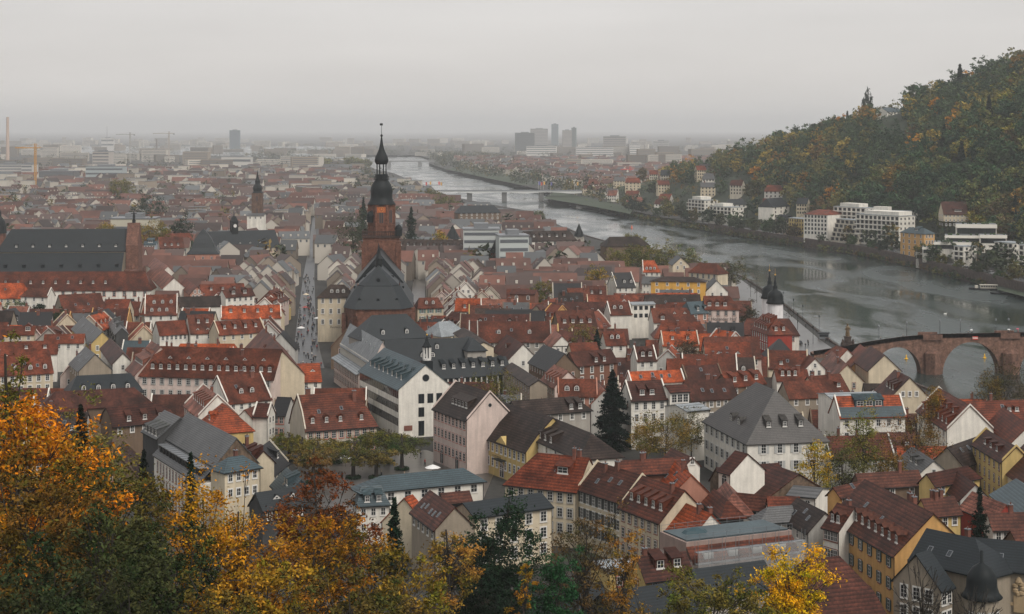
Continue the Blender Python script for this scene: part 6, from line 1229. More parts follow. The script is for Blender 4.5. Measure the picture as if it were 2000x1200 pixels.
def tree(label, px, ytop, D, cr, col, cfrac=.62, nc=150, nl=46, leaf=.24, shape='dome', spread=.09, nbr=26, name='tree', cat='tree', group=None, base=None, seed=None, tr=None, lump=.28, x=None):
    nr = np.random.default_rng(seed if seed is not None else int(px * 7 + ytop)); X = (px - 1000) * D / F; zt = HC - (ytop - YH) * D / F
    zb = base if base is not None else (max(0, min(slope_z(X, D), 85 - .30 * D - 1)) if D < 285 else 0)
    Hh = zt - zb; ch = Hh * cfrac; zc = Hh - ch; tr = tr or max(.14, Hh * .018)
    o = thing(name, label, cat, (X, D, zb), 0, group)
    if D < 300 and nl: nc, nl, spread, lump = int(nc * .72), int(nl * 1.35), spread * .85, max(lump, .42)
    c, pos = crown(nr, cr, ch, nc, nl, leaf, shape, spread, lump); c[:, 2] += zc; pos[:, 2] += zc
    limbs(nr, (0, 0, -1), c, zc + ch * .12, tr, nbr).build('trunk', 'bark', o)
    if nl: inst('crown', leafmesh('crown', pos, leaf, nr), o, col)
    TREES.append((o, (px, ytop))); return o
def conifer(label, px, ytop, D, cr, col=(.012, .022, .014), cfrac=.9, n=5200, leaf=.32, cat='conifer', name='conifer', narrow=False, base=None):
    nr = np.random.default_rng(int(px * 3 + ytop)); X = (px - 1000) * D / F; zt = HC - (ytop - YH) * D / F
    zb = base if base is not None else (max(0, min(slope_z(X, D), 85 - .30 * D - 1)) if D < 285 else 0); Hh = zt - zb; z0 = Hh * (1 - cfrac)
    o = thing(name, label, cat, (X, D, zb)); nb = int(26 * cfrac * max(1, Hh / 14)); pos = []; q = MB(); q.tube((0, 0, -1), (0, 0, Hh * .97), Hh * .016 + .08, .04, 7)
    for k in range(nb * 6):
        t_ = nr.uniform(0, 1) ** .8; zz = z0 + (Hh - z0) * t_; rr = cr * ((1 - t_) ** .85 if not narrow else (1 - t_ ** 3) * (.75 + .25 * math.sin(t_ * 20))) * nr.uniform(.65, 1.08) + .1; az = nr.uniform(0, 6.283)
        m_ = max(4, int(n / (nb * 6) * (.4 + rr / cr * 1.2))); s_ = nr.uniform(.05, 1, m_); dr_ = -.28 * rr * s_ ** 1.4 if not narrow else .35 * rr * s_
        pos.append(np.stack([np.cos(az) * rr * s_ + nr.normal(size=m_) * .16 * rr ** .5, np.sin(az) * rr * s_ + nr.normal(size=m_) * .16 * rr ** .5, zz + dr_ + nr.normal(size=m_) * .12], 1))
        if k % 3 == 0: q.tube((0, 0, zz), (math.cos(az) * rr * .9, math.sin(az) * rr * .9, zz - (.22 * rr if not narrow else -.3 * rr)), .05, .02, 3)
    q.build('trunk', 'bark', o); inst('crown', leafmesh('crown', np.concatenate(pos), leaf, nr, .1), o, col); TREES.append((o, (px, ytop))); return o
OR, YE, RU, OL, GR, DK, BN, GI, OG = (.60, .19, .008), (.50, .20, .009), (.17, .046, .013), (.15, .115, .02), (.045, .07, .024), (.014, .028, .016), (.11, .062, .022), (.80, .40, .008), (.22, .12, .025)
# castle slope, bottom left; some crowns coloured dark for the shaded gaps between
tree('big orange maple at the left edge, lit crown above the others', 38, 742, 172, 7.6, OR, .8, 300, 60, .22, nbr=40, seed=3)
tree('orange and green tree in front of the big maple', 60, 905, 150, 6.5, (.17, .08, .014), .75, 220, 60, .2, seed=4)
tree('broad green tree turning orange at its edges', 190, 866, 185, 8.6, (.13, .085, .018), .8, 330, 60, .22, seed=5)
tree('dark green undergrown tree below the broad green tree', 215, 985, 150, 6, (.06, .06, .02), .8, 200, 55, .2, seed=6)
tree('olive tree at the left margin behind the orange maple', 18, 700, 200, 4.5, OL, .6, 120, 50, .22, seed=8)
tree('pale olive tree standing behind the dark yew', 196, 792, 245, 4.8, (.19, .14, .032), .7, 130, 50, .22, seed=9)
conifer('dark yew in front of the pale olive tree', 158, 792, 225, 4.6, (.014, .016, .010), .85, 9000, .24)
tree('tall yellow tree with many thin stems in the foreground', 402, 928, 188, 5.4, YE, .85, 210, 46, .2, 'tall', .13, 60, seed=11)
tree('yellow sapling with sparse leaves right of the tall yellow tree', 462, 985, 190, 3.6, YE, .8, 80, 26, .19, 'tall', .14, 50, seed=12)
tree('small dark green tree left of the tall yellow tree', 330, 1010, 165, 4.2, (.045, .05, .016), .8, 130, 45, .19, seed=13)  # dark leaf colour stands for the shaded gap between bright crowns
tree('rust red crown rising above the yellow foreground trees', 628, 948, 205, 6.6, RU, .6, 230, 56, .2, seed=14)
tree('golden tree directly below the rust red crown', 605, 1010, 182, 7.0, (.36, .135, .010), .85, 260, 44, .2, seed=15, nbr=44)
tree('olive gold tree right of the golden tree', 728, 1038, 186, 5.8, (.15, .085, .013), .85, 190, 44, .19, seed=16, nbr=44)
tree('yellow tree at the bottom left of the golden tree', 520, 1085, 155, 4.5, (.42, .21, .02), .85, 170, 44, .18, seed=17)
tree('dark brown tree between golden crowns at the bottom', 690, 1100, 150, 4.8, (.12, .08, .02), .85, 160, 42, .18, seed=18, nbr=44)
tree('low dark bushy tree at the bottom left corner', 70, 1075, 120, 5.5, (.04, .045, .018), .9, 180, 50, .18, seed=19)
tree('dark green tree at the bottom beside the yellow stems', 265, 1075, 125, 4.5, (.05, .05, .018), .9, 150, 50, .17, seed=20)
tree('olive tree at the bottom below the yellow stems', 430, 1120, 120, 4.0, (.11, .075, .016), .9, 130, 44, .16, seed=21)
tree('gold leaved bush at the very bottom centre left', 800, 1105, 160, 4.2, (.26, .15, .02), .85, 120, 42, .18, seed=22)
tree('pollarded orange tree with dark knobbly limbs', 880, 1030, 232, 4.0, (.36, .17, .03), .6, 110, 40, .2, 'dome', .12, 60, seed=23, tr=.5)
conifer('dark conifer beside the brown tiled house', 770, 975, 235, 3.2, DK, .95, 6000, .26)
conifer('dark conifer before the red window facade', 372, 886, 250, 3.6, DK, .95, 6000, .26)
conifer('black green conifer left of the red window facade', 280, 880, 262, 4.0, (.010, .014, .010), .95, 6000, .26)
tree('dark green evergreen tree in the park', 972, 996, 252, 6.2, (.016, .036, .015), .88, 300, 60, .22, seed=25)
tree('lower dark evergreen beside the park evergreen', 938, 1046, 240, 5.2, (.014, .026, .014), .92, 230, 56, .22, seed=26)
tree('rounded bright green bush tree above the slate roofs', 1088, 1072, 240, 3.6, (.024, .075, .026), .85, 130, 56, .2, seed=27)
tree('brown and orange tree in front of the cream row', 1140, 1000, 262, 5.4, BN, .8, 170, 40, .2, seed=28, nbr=46)
tree('bright orange tree against the cream row', 1212, 1030, 262, 3.6, (.34, .15, .02), .8, 100, 40, .2, seed=29)
tree('small yellow tree beside the green bush tree', 1022, 1100, 235, 1.5, YE, .7, 40, 36, .16, seed=30)
tree('round olive tree at the bottom edge', 1392, 1116, 212, 6.4, (.16, .12, .022), .9, 260, 46, .19, seed=31, nbr=50)
tree('bright yellow ginkgo at the bottom edge', 1542, 1086, 222, 4.3, GI, .88, 190, 58, .19, 'dome', .13, 40, name='ginkgo', seed=32, lump=.5)
tree('bare black branched tree before the stone villa', 1800, 1092, 205, 4.2, BN, .85, 120, 0, .2, nbr=70, seed=33)
tree('second bare tree under the dome turret', 1900, 1130, 195, 3.6, BN, .85, 100, 0, .2, nbr=60, seed=34)
# square
for k, (px, yt, yb, cr, col) in enumerate(((590, 858, 905, 4.2, OL), (625, 868, 925, 3.4, (.18, .12, .03)), (655, 862, 905, 3.6, OL), (690, 872, 935, 3.8, (.15, .11, .03)), (720, 848, 895, 3.8, (.11, .10, .028)), (757, 842, 905, 4.2, OL), (785, 856, 918, 4.0, (.10, .10, .028)), (612, 880, 945, 3.3, (.20, .11, .03)), (735, 880, 935, 3.2, (.17, .12, .03)), (565, 850, 900, 3.2, OL))):
    D = F * HC / (yb - YH); ln = ('first', 'second', 'third', 'fourth', 'fifth', 'sixth', 'seventh', 'eighth', 'ninth', 'tenth')[sorted((590, 625, 655, 690, 720, 757, 785, 612, 735, 565)).index(px)]
    tree(f'pollarded plane tree on the square, {ln} from the left', px, yt, D, cr * 1.3, col, .5, 120, 46, .2, 'flat', .12, 26, name='plane_tree', group='pollarded planes on the square', base=0, tr=.62, lump=.45)
    o = thing('planter_hedge', f'round dark hedge ring at the foot of the {ln} plane tree', 'hedge', ((px - 1000) * D / F, D, 0), 0, 'hedge rings on the square'); nr = np.random.default_rng(k); th_ = nr.uniform(0, 6.28, 900); rr = 1.9 * np.sqrt(nr.uniform(.2, 1, 900)); inst('foliage', leafmesh('foliage', np.stack([rr * np.cos(th_), rr * np.sin(th_), nr.uniform(.05, .7, 900)], 1), .16, nr), o, (.03, .05, .022))
# town trees: label, px, ytop, D, radius, colour
for a in (('olive tree in the court of the grey pillared wing', 972, 722, 455, 6.5, OL), ('golden brown autumn tree right of the dark spruce', 1300, 808, 430, 8.5, (.20, .12, .025)), ('yellow bush tree at the foot of the spruce', 1262, 820, 440, 4.5, (.28, .16, .025)), ('sparse grey twigged tree behind the golden autumn tree', 1350, 800, 445, 5, (.12, .09, .03)),
          ('thin yellow birch in front of the orange roofed white house', 1686, 800, 400, 3.8, (.2, .16, .03)), ('dense brown orange tree before the bare white gable', 1790, 804, 395, 7.0, (.17, .085, .02)), ('bright yellow drooping tree before the palais', 1590, 868, 372, 4.6, (.45, .25, .02)), ('brown green tree behind the drooping yellow tree', 1645, 862, 378, 5.5, (.10, .085, .025)), ('low orange bushes in the yard before the brown tree', 1740, 880, 380, 4.5, (.2, .10, .02)),
          ('dark brown river tree at the right edge', 1965, 700, 470, 7.5, (.065, .045, .018)), ('small orange tree by the river right of the yellow gable', 1825, 752, 440, 2.2, (.3, .13, .02)), ('orange leaved tree at the front of the river tree', 1935, 725, 455, 4.0, (.14, .08, .02)),
          ('olive trees beside the old hall by the river, middle one', 1262, 476, 1000, 10, OL), ('large olive tree in front of the old hall', 1235, 478, 960, 9, (.12, .10, .022)), ('yellow olive tree left of the old hall front', 1208, 486, 950, 7.5, (.15, .12, .028)), ('green gold riverside tree behind the old hall', 1240, 458, 1100, 9, (.17, .14, .035)), ('sparse riverside tree right of the old hall', 1300, 474, 990, 8, (.2, .16, .05)), ('pale riverside tree above the white gable', 1345, 482, 960, 7, (.19, .16, .06)),
          ('golden round tree among the red roofs', 1165, 517, 830, 5.6, (.34, .19, .025)), ('olive tree among the roofs left of centre right', 1056, 548, 790, 5.2, OL), ('mixed gold and green tree between slate dormers', 1138, 630, 600, 5.0, (.15, .11, .025)), ('sparse brown tree in front of the gate house street', 1345, 655, 560, 4.5, (.10, .055, .03)),
          ('large half bare plane tree by the riverside', 1428, 506, 900, 9, (.12, .10, .05)), ('brown bare tree in the lane beside the gate house', 1460, 594, 700, 5.2, (.07, .05, .03)),
          ('green bush tree at the left edge near the orange roof', 28, 588, 740, 6.5, GR), ('dark bush tree beside the white house', 76, 590, 735, 3.6, (.02, .035, .02)), ('small green tree before the white house', 118, 606, 700, 3.0, (.03, .05, .022)),
          ('broad dark green trees left of the church tower', 690, 412, 1050, 10, (.04, .052, .02)), ('dark green tree beside the columned hall', 292, 380, 1400, 14, (.02, .04, .022)), ('second dark green tree beside the columned hall', 355, 422, 1150, 7, (.018, .034, .018)), ('round olive tree far left in front of the red hall', 237, 348, 1900, 14, OL), ('gold tree right of the columned hall', 292, 432, 1090, 8, (.26, .16, .03)), ('yellow bush left of the columned hall', 205, 433, 1100, 7, (.3, .18, .03)), ('second gold tree beside the first', 318, 436, 1085, 6, (.22, .14, .03)),
          ('bright yellow tree in front of the brown institute', 858, 450, 1080, 6, (.4, .22, .02)), ('riverside olive grove tree near the road bridge', 865, 380, 1700, 15, (.16, .13, .04)), ('second riverside olive tree near the road bridge', 840, 372, 1900, 14, (.13, .11, .04)), ('third riverside olive tree near the road bridge', 795, 358, 2300, 15, (.15, .13, .05)), ('grey olive tree by the river below the bridge', 1040, 412, 1500, 10, (.11, .10, .04)), ('bushy grey tree near the institute with dark mansard', 1005, 420, 1450, 9, (.10, .09, .04)), ('yellow poplar group left of the tower by the river', 690, 306, 3700, 20, (.22, .18, .06)), ('pale poplar beside the yellow poplar group', 630, 308, 3500, 16, (.24, .19, .05)), ('third hazy poplar by the river', 716, 312, 3700, 12, (.18, .15, .06))):
    lab, px, yt, D, cr, col = a; sc = max(.2, D / 2300.)
    tree(lab, px, yt, D, cr, col, .74, int(110 if D < 600 else 90), 46 if D < 600 else 34, sc, nbr=30 if D < 1000 else 10, base=0, seed=int(px + yt), spread=.12, lump=.3)
conifer('big dark spruce in the middle of the roofs', 1197, 724, 462, 7.0, (.006, .015, .011), .97, 24000, .32, name='spruce')
conifer('slim dark cypress beside the pink roofed red house', 1913, 952, 300, 2.5, (.012, .02, .014), .97, 6000, .24, name='cypress', cat='cypress', narrow=True)
conifer('small dark conifer among the red roofs', 1166, 645, 590, 4.2, (.012, .03, .022), .95, 4500, .34)
conifer('dark columnar conifer right of the church tower', 803, 405, 1080, 5.5, (.022, .038, .028), .95, 3500, .6, narrow=True)
conifer('dark columnar conifer hiding behind the church tower', 710, 385, 1150, 5, (.022, .038, .028), .95, 3500, .6, narrow=True)
# far bank and hill: shared crowns, one mesh per tree
VAR = []
for k in range(10):
    nr = np.random.default_rng(100 + k); c, pos = crown(nr, 5.2 + (k % 3) * .7, 10 + (k % 4), 46, 26, .8, ('dome', 'dome', 'tall')[k % 3], .17, .35)
    me = leafmesh('tree', pos + np.array([0, 0, 2.5]), .8, nr, mats=('leaf',)); VAR.append(me)
nr = np.random.default_rng(77); pz = nr.uniform(0, 1, 1500); az = nr.uniform(0, 6.28, 1500); rr = 3.4 * (1 - pz) ** .8 * nr.uniform(.3, 1, 1500)
CONV = leafmesh('conifer', np.stack([rr * np.cos(az), rr * np.sin(az), 1 + pz * 17 - rr * .3], 1), .7, nr)
HC_ = [((.066, .100, .048), 38), ((.040, .068, .040), 22), ((.16, .148, .05), 21), ((.25, .14, .035), 6), ((.31, .23, .05), 6), ((.15, .098, .044), 4), ((.44, .20, .026), 2)]
hr = random.Random(11); HT = []
HILL_LM = [('orange villa', 1790, 470), ('big white block', 1715, 440), ('half timbered chalet', 1860, 415), ('cream hill villas', 1405, 345), ('white river row', 1600, 430), ('white modern terraces', 1890, 480), ('white flat blocks', 1385, 405), ('hilltop villa', 1740, 212), ('right edge', 1995, 250), ('left hill end', 1450, 300)]
def hilltree(x, y, z, sc, col, con=False, pop=False):
    o = bpy.data.objects.new('conifer' if con else 'hill_tree', CONV if con else VAR[hr.randrange(10)]); COL.objects.link(o); o.location = (x, y, z); s = sc
    o.scale = (s * (.42 if pop else 1), s * (.42 if pop else 1), s * (2.0 if pop else hr.uniform(.85, 1.15))); o.rotation_euler = (0, 0, hr.uniform(0, 6.28)); o.color = (*col, 1); HT.append(o); return o
def pick(): return hr.choices([c for c, w in HC_], [w for c, w in HC_])[0]
CAND = []; dens2 = 12.5; yy_ = 1085.
while yy_ < 2450:
    xx_ = xbank(yy_) + 37
    while xx_ < yy_ * .325 and xx_ < xbank(yy_) + 420:
        x, y = xx_ + hr.uniform(-3.4, 3.4), yy_ + hr.uniform(-4, 4); z = hill_z(x, y)
        if z > 4 and 1000 + F * x / y > 1300 and not any(abs(g[0] - x) < g[4] + 5 and -16 < y - g[1] < g[5] + 5 for g in FARFOOT) and not hides(1000 + F * (x - 6) / y, 1000 + F * (x + 6) / y, pix((x, y, z + 15))[1], pix((x, y, z + 3))[1], y):
            CAND.append((x, y, z))
        xx_ += dens2 * hr.uniform(.85, 1.2)
    yy_ += 14
# what the slope shows from the eye: keep a tree unless nearer ground or crowns bury it completely
CAND.sort(key=lambda c: c[1]); SKY_ = {}; VISC = []
for c in CAND:
    u = int((1000 + F * c[0] / c[1]) / 6); top = pix((c[0], c[1], c[2] + 12))[1]; best = min(SKY_.get(u + k, 9999) for k in (-1, 0, 1))
    if top < best - 1: VISC.append(c)
    for k in (-1, 0, 1): SKY_[u + k] = min(SKY_.get(u + k, 9999), top + 6)
print('hill trees', len(CAND), len(VISC))
hr.shuffle(VISC); VISC.sort(key=lambda c: c[1] + (700 if not -200 < c[0] - c[1] * .3 < 100 else 0) * 0)
IND, MASS = VISC[:165], VISC[165:]
for x, y, z in IND: dark = hr.random() < .05; hilltree(x, y, z - 1.4, hr.uniform(1.1, 1.65), (.016, .028, .02) if dark else pick(), dark)
FM = [c for c, w in HC_]
for k, c in enumerate(FM): mat('forest_leaf_' + 'abcdefg'[k], c, .8, island=.38, spec=.08, trans=.2)
CROWNP = []
for k in range(8):
    nr = np.random.default_rng(300 + k); c_, pos = crown(nr, 5.4 + (k % 3) * .8, 10.5 + (k % 4), 34, 11, 1.2, ('dome', 'dome', 'tall')[k % 3], .11, .25); CROWNP.append(pos + np.array([0, 0, 1.2]))
pos, mi = [], []; nr = np.random.default_rng(5)
for x, y, z in MASS:
    q = CROWNP[nr.integers(8)]; s_ = nr.uniform(1.05, 1.75); a = nr.uniform(0, 6.28); ca, sa = math.cos(a), math.sin(a); r3 = np.stack([q[:, 0] * ca - q[:, 1] * sa, q[:, 0] * sa + q[:, 1] * ca, q[:, 2]], 1) * s_
    pos.append(r3 + np.array([x, y, z - 1.4])); mi.append(np.full(len(q), nr.choice(7, p=np.array([w for c, w in HC_]) / sum(w for c, w in HC_))))
me = leafmesh('hillside_forest', np.concatenate(pos), 1.25, nr, mats=['forest_leaf_' + 'abcdefg'[k] for k in range(7)]); me.polygons.foreach_set('material_index', np.concatenate(mi).astype(np.int32)); me.update()
o = inst('hillside_forest', me); o['kind'] = 'stuff'
for px, yt, D, pop, con in ((1696, 180, 1680, True, False), (1687, 196, 1700, True, False), (1655, 220, 1690, False, True), (1875, 122, 1560, False, True), (1790, 160, 1600, False, False), (1526, 256, 1800, False, False), (1604, 232, 1740, False, False)):
    zt = HC - (yt - YH) * D / F; x = (px - 1000) * D / F; z = hill_z(x, D); hilltree(x, D, z - 1, max(.6, (zt - z) / (25 if pop else 18 if con else 13)), (.03, .04, .028) if pop or con else pick(), con, pop)
# bushes and trees along the far bank and below the houses
for px, py, r_, c in ((1575, 478, .7, GR), (1612, 488, .75, (.03, .045, .025)), (1640, 484, .6, GR), (1530, 470, .5, (.04, .05, .025)), (1745, 505, .9, (.12, .10, .03)), (1770, 510, .9, (.05, .065, .03)), (1782, 514, .6, OL), (1812, 522, .55, (.12, .10, .03)), (1835, 530, .6, (.05, .055, .03)), (1850, 532, .5, (.06, .06, .03)), (1897, 547, .8, (.13, .10, .035)), (1925, 540, .5, GR),
                     (1470, 462, .9, (.09, .06, .028)), (1440, 458, 1.0, (.05, .058, .028)), (1410, 455, 1.0, GR), (1385, 450, .9, (.07, .07, .03)), (1360, 446, 1.0, (.045, .055, .028)), (1335, 444, .9, GR), (1310, 440, .9, (.06, .06, .03)), (1285, 436, 1.0, (.04, .055, .03)), (1262, 432, .9, (.12, .085, .03)), (1240, 430, .9, (.04, .052, .028)), (1215, 424, 1.0, (.15, .12, .035)), (1195, 420, .9, GR), (1165, 414, 1.0, (.03, .045, .03)), (1150, 410, 1.0, (.025, .04, .028)),
                     (1500, 440, 1.0, (.035, .045, .025)), (1470, 430, 1.1, (.10, .08, .03)), (1525, 400, 1.0, (.18, .12, .03)), (1300, 415, 1.1, (.16, .12, .035)), (1330, 425, 1.0, (.05, .055, .03)), (1440, 400, 1.1, GR), (1410, 395, 1.1, (.05, .06, .03)), (1905, 480, .9, (.36, .16, .02)), (1918, 476, .8, (.3, .15, .02)), (1984, 450, 1.6, (.15, .13, .03)), (1255, 380, 1.2, (.14, .09, .03)), (1275, 395, 1.1, (.05, .06, .03)), (1350, 370, 1.0, (.03, .045, .028)), (1225, 405, 1.2, (.14, .12, .04)), (1320, 350, 1.1, (.10, .06, .03)), (1455, 358, .9, GR)):
    zz = 1 if py > 400 else 4; p = P(px, py, zz); s = max(1, xbank(p.y)); xx = max(p.x, xbank(p.y) + 1.5); hilltree(xx, p.y, max(zz - 2.5, hill_z(xx, p.y)), r_, c)
cnt = {}
for o in HT:
    p = pix((o.location.x, o.location.y, o.location.z + 8)); lm = min(HILL_LM, key=lambda q: math.hypot(q[1] - p[0], (q[2] - p[1]) * 1.3)); dx, dy = p[0] - lm[1], p[1] - lm[2]
    rel = ('right of' if dx > 0 else 'left of') if abs(dx) > 1.5 * abs(dy) else ('above' if dy < 0 else 'below'); cnt.setdefault((lm[0], rel), []).append((math.hypot(dx, dy), o))
def cname(c):
    r_, g_, b_ = c[0], c[1], c[2]
    return 'orange' if r_ > .14 and r_ > 1.7 * g_ else 'yellowish' if r_ > .14 else 'rusty' if r_ > 1.6 * g_ else 'olive' if r_ > g_ * 1.02 else 'dark green' if g_ < .07 else 'green'
for (lm, rel), L_ in cnt.items():
    for i, (d_, o) in enumerate(sorted(L_, key=lambda q: q[0])): tag(o, f'{cname(o.color)} {"conifer" if o.name.startswith("con") else "tree"}, {ordw(i + 1)} tree {rel} the {lm} on the far bank'.replace(' the right edge on the far bank', ' the right picture edge').replace(' the left hill end on the far bank', ' the low left hill end'), 'conifer' if o.name.startswith('con') else 'tree', 'trees of the far bank hillside')
# bushes along the far waterline as one mass
pos, nr = [], np.random.default_rng(31); mi = []
for k in range(620):
    y = nr.uniform(1000, 2150); x = xbank(y) - nr.uniform(-.5, 2.2); r_ = nr.uniform(1.4, 4.2) * (1.0 if y > 1250 else .75)
    if nr.uniform() < .25 and y < 1400: continue
    d = nr.normal(size=(26, 3)); d /= np.linalg.norm(d, axis=1)[:, None]; pos.append(np.array([x, y, -5.4 + r_ * .6]) + d * np.array([r_, r_ * 1.3, r_ * .9]) * nr.uniform(.5, 1, 26)[:, None]); mi.append(np.full(26, nr.choice((0, 1, 2, 2, 0, 5))))
for k in range(520):
    y = nr.uniform(1330, 2450); x = xbank(y) + nr.uniform(12, 85)
    if any(abs(g[0] - x) < g[4] + 3 and -12 < y - g[1] < g[5] + 3 for g in FARFOOT): continue
    r_ = nr.uniform(2.2, 4.6); d = nr.normal(size=(34, 3)); d /= np.linalg.norm(d, axis=1)[:, None]; pos.append(np.array([x, y, max(0, hill_z(x, y)) + r_ * .6]) + d * np.array([r_, r_, r_ * .9]) * nr.uniform(.5, 1, 34)[:, None]); mi.append(np.full(34, nr.choice((0, 1, 2, 0, 1, 3, 4))))
me = leafmesh('waterside_bushes', np.concatenate(pos), .75, nr, mats=['forest_leaf_' + 'abcdefg'[k] for k in range(7)]); me.polygons.foreach_set('material_index', np.concatenate(mi).astype(np.int32)); me.update(); inst('waterside_bushes', me)['kind'] = 'stuff'
# undergrowth on the hill and far-off trees as masses
pos = []; nr = np.random.default_rng(9); k = 0
while k < 900:
    y = nr.uniform(1080, 2500); x = xbank(y) + 36 + nr.uniform(0, 420); z = hill_z(x, y)
    if z < .5 or 1000 + F * x / y > 2080: k += 1; continue
    n_ = 22; pos.append(np.array([x, y, z]) + np.abs(nr.normal(size=(n_, 3))) * np.array([0, 0, 2.6]) + nr.normal(size=(n_, 3)) * np.array([3.4, 3.4, .3])); k += 1
o = inst('hillside_undergrowth', leafmesh('hillside_undergrowth', np.concatenate(pos), 1.0, nr), None, (.04, .05, .024)); o['kind'] = 'stuff'
for nm, col, sd, n_ in (('distant_trees', (.05, .055, .03), 21, 1700), ('distant_autumn_trees', (.16, .105, .035), 22, 560)):
    pos = []; nr = np.random.default_rng(sd)
    for k in range(n_):
        y = 980 + 7500 * nr.uniform(0, 1) ** 1.7; x = nr.uniform(-.31, .31) * y
        if xbank(y, NEAR) - 18 < x < xbank(y) + 6: continue
        if hill_z(x, y) > 4 or any(dseg(Vector((x, y, 0)), a, b_) < 13 for a, b_ in zip(ST, ST[1:])): continue
        tp_ = pix((x, y, 17))
        if x < xbank(y) and tp_[1] < visy(tp_[0]): continue
        onr = x > xbank(y)
        if y < 1500 and not onr and nr.uniform() < .6: continue
        r_ = nr.uniform(4, 8) * (1 + (y > 3000) * .7); h_ = nr.uniform(11, 19); q_ = int(46 if y < 2500 else 24)
        d = nr.normal(size=(q_, 3)); d /= np.linalg.norm(d, axis=1)[:, None]; d *= nr.uniform(.4, 1, q_)[:, None] ** .5; pos.append(np.array([x, y, h_ * .55]) + d * np.array([r_, r_, h_ * .48]))
    # river bank belts
    for k in range(560 if sd == 21 else 150):
        y = nr.uniform(2000, 6200); x = xbank(y) + nr.uniform(4, 60 + y * .03) if nr.uniform() < .75 else xbank(y, NEAR) - nr.uniform(40, 140)
        q_ = 30; d = nr.normal(size=(q_, 3)); d /= np.linalg.norm(d, axis=1)[:, None]; pos.append(np.array([x, y, 8]) + d * np.array([7, 7, 8]) * nr.uniform(.7, 1.2))
    o = inst(nm, leafmesh(nm, np.concatenate(pos), 2.0, nr), None, col); o['kind'] = 'stuff'
# ------------------------------------------------------------------ people, umbrellas, cars, boats, small street things
def person_mesh(step):
    V_ = [(0, 0, .95, .15), (0, 0, 1.15, .16), (0, 0, 1.38, .19), (0, 0, 1.5, .07), (0, -.02, 1.63, .1), (0, -.02, 1.74, .085), (.2, 0, 1.38, .08), (.26, .06 * step, 1.1, .06), (.25, -.06 - .1 * step, .88, .045), (-.2, 0, 1.38, .08), (-.26, -.06 * step, 1.1, .06), (-.24, -.14, 1.25, .045),
          (.1, 0, .9, .1), (.1, -.12 * step, .5, .075), (.1, -.1 * step, .08, .055), (.1, -.2 - .1 * step, .04, .05), (-.1, 0, .9, .1), (-.1, .12 * step, .5, .075), (-.1, .2 * step, .08, .055), (-.1, .2 * step - .1, .04, .05)]
    E_ = [(0, 1), (1, 2), (2, 3), (3, 4), (4, 5), (2, 6), (6, 7), (7, 8), (2, 9), (9, 10), (10, 11), (0, 12), (12, 13), (13, 14), (14, 15), (0, 16), (16, 17), (17, 18), (18, 19)]
    me = bpy.data.meshes.new('person'); me.from_pydata([v[:3] for v in V_], E_, []); ob = bpy.data.objects.new('person_form', me); COL.objects.link(ob)
    ob.modifiers.new('skin', 'SKIN')
    for i, v in enumerate(me.skin_vertices[0].data): v.radius = (V_[i][3], V_[i][3] * .85); v.use_root = (i == 0)
    dg = bpy.context.evaluated_depsgraph_get(); r_ = bpy.data.meshes.new_from_object(ob.evaluated_get(dg)); bpy.data.objects.remove(ob)
    r_.name = 'person'; r_.materials.clear()
    for m_ in ('cloth', 'metal_dark', 'skin', 'bark'): r_.materials.append(M(m_))
    for p in r_.polygons:
        c = p.center; p.material_index = 1 if c.z < .86 else 0 if c.z < 1.48 else (3 if c.z > 1.72 or c.y > .03 else 2); p.use_smooth = True
    return r_
PM = [person_mesh(s) for s in (.9, -.9, .15)]
COATS = [((.02, .022, .028), 'dark'), ((.03, .03, .03), 'black'), ((.10, .09, .08), 'grey'), ((.25, .03, .03), 'red'), ((.05, .08, .16), 'blue'), ((.3, .26, .2), 'beige'), ((.45, .43, .4), 'white')]
UM = MB().lathe([(.62, 0), (.5, .14), (.28, .25), (.02, .31)], 10).mesh('canopy', ['paint']); US = MB().tube((0, 0, -.95), (0, 0, .34), .015, .012, 5).mesh('shaft', ['metal_dark'])
pr = random.Random(5)
def person(x, y, z, label, group=None, coat=None, rz=None, umb=None, ul=None):
    c = coat or pr.choices(COATS, (6, 6, 3, 1, 1, 1, 1))[0]; o = bpy.data.objects.new('person', PM[pr.randrange(3)]); COL.objects.link(o); o.location = (x, y, z); o.rotation_euler = (0, 0, rz if rz is not None else pr.uniform(0, 6.28)); o.color = (*c[0], 1); tag(o, label, 'person', group)
    if umb:
        a = o.rotation_euler.z; X = x + math.cos(a) * -.24 + math.sin(a) * .14; Y = y + math.sin(a) * -.24 - math.cos(a) * .14
        t0 = thing('umbrella', ul, 'umbrella', (X, Y, z + 2.0), 0, None if 'bridge' in ul else 'umbrellas in the street'); inst('canopy', UM, t0, umb); inst('shaft', US, t0)
for k in range(125):
    t_ = pr.random() ** .8; i = pr.choice((0, 1, 1, 2, 2, 2, 3, 3)); a, b_ = ST[i], ST[i + 1]; p = a.lerp(b_, pr.random()); w_ = STW[i]
    x = p.x + pr.uniform(-.85, .85) * w_ + (0 if i > 1 else 0); c = pr.choices(COATS, (6, 6, 3, 1, 1, 1, 1))[0]; um = pr.random() < .3; uc = pr.choice(((.02, .02, .025), (.02, .02, .03), (.03, .03, .05), (.2, .2, .2), (.2, .03, .03)))
    person(x, p.y, .03, f'person in {c[1]} coat walking in the crowd of the main street', f'people in {c[1]} coats in the main street', c, pr.choice((0, 3.14)) + pr.gauss(0, .5), uc if um else None, f'{"dark" if uc[0] < .1 and uc[2] < .1 and uc[0] < .05 else "coloured" if uc[0] < .4 else "pale"} umbrella held above the main street crowd')
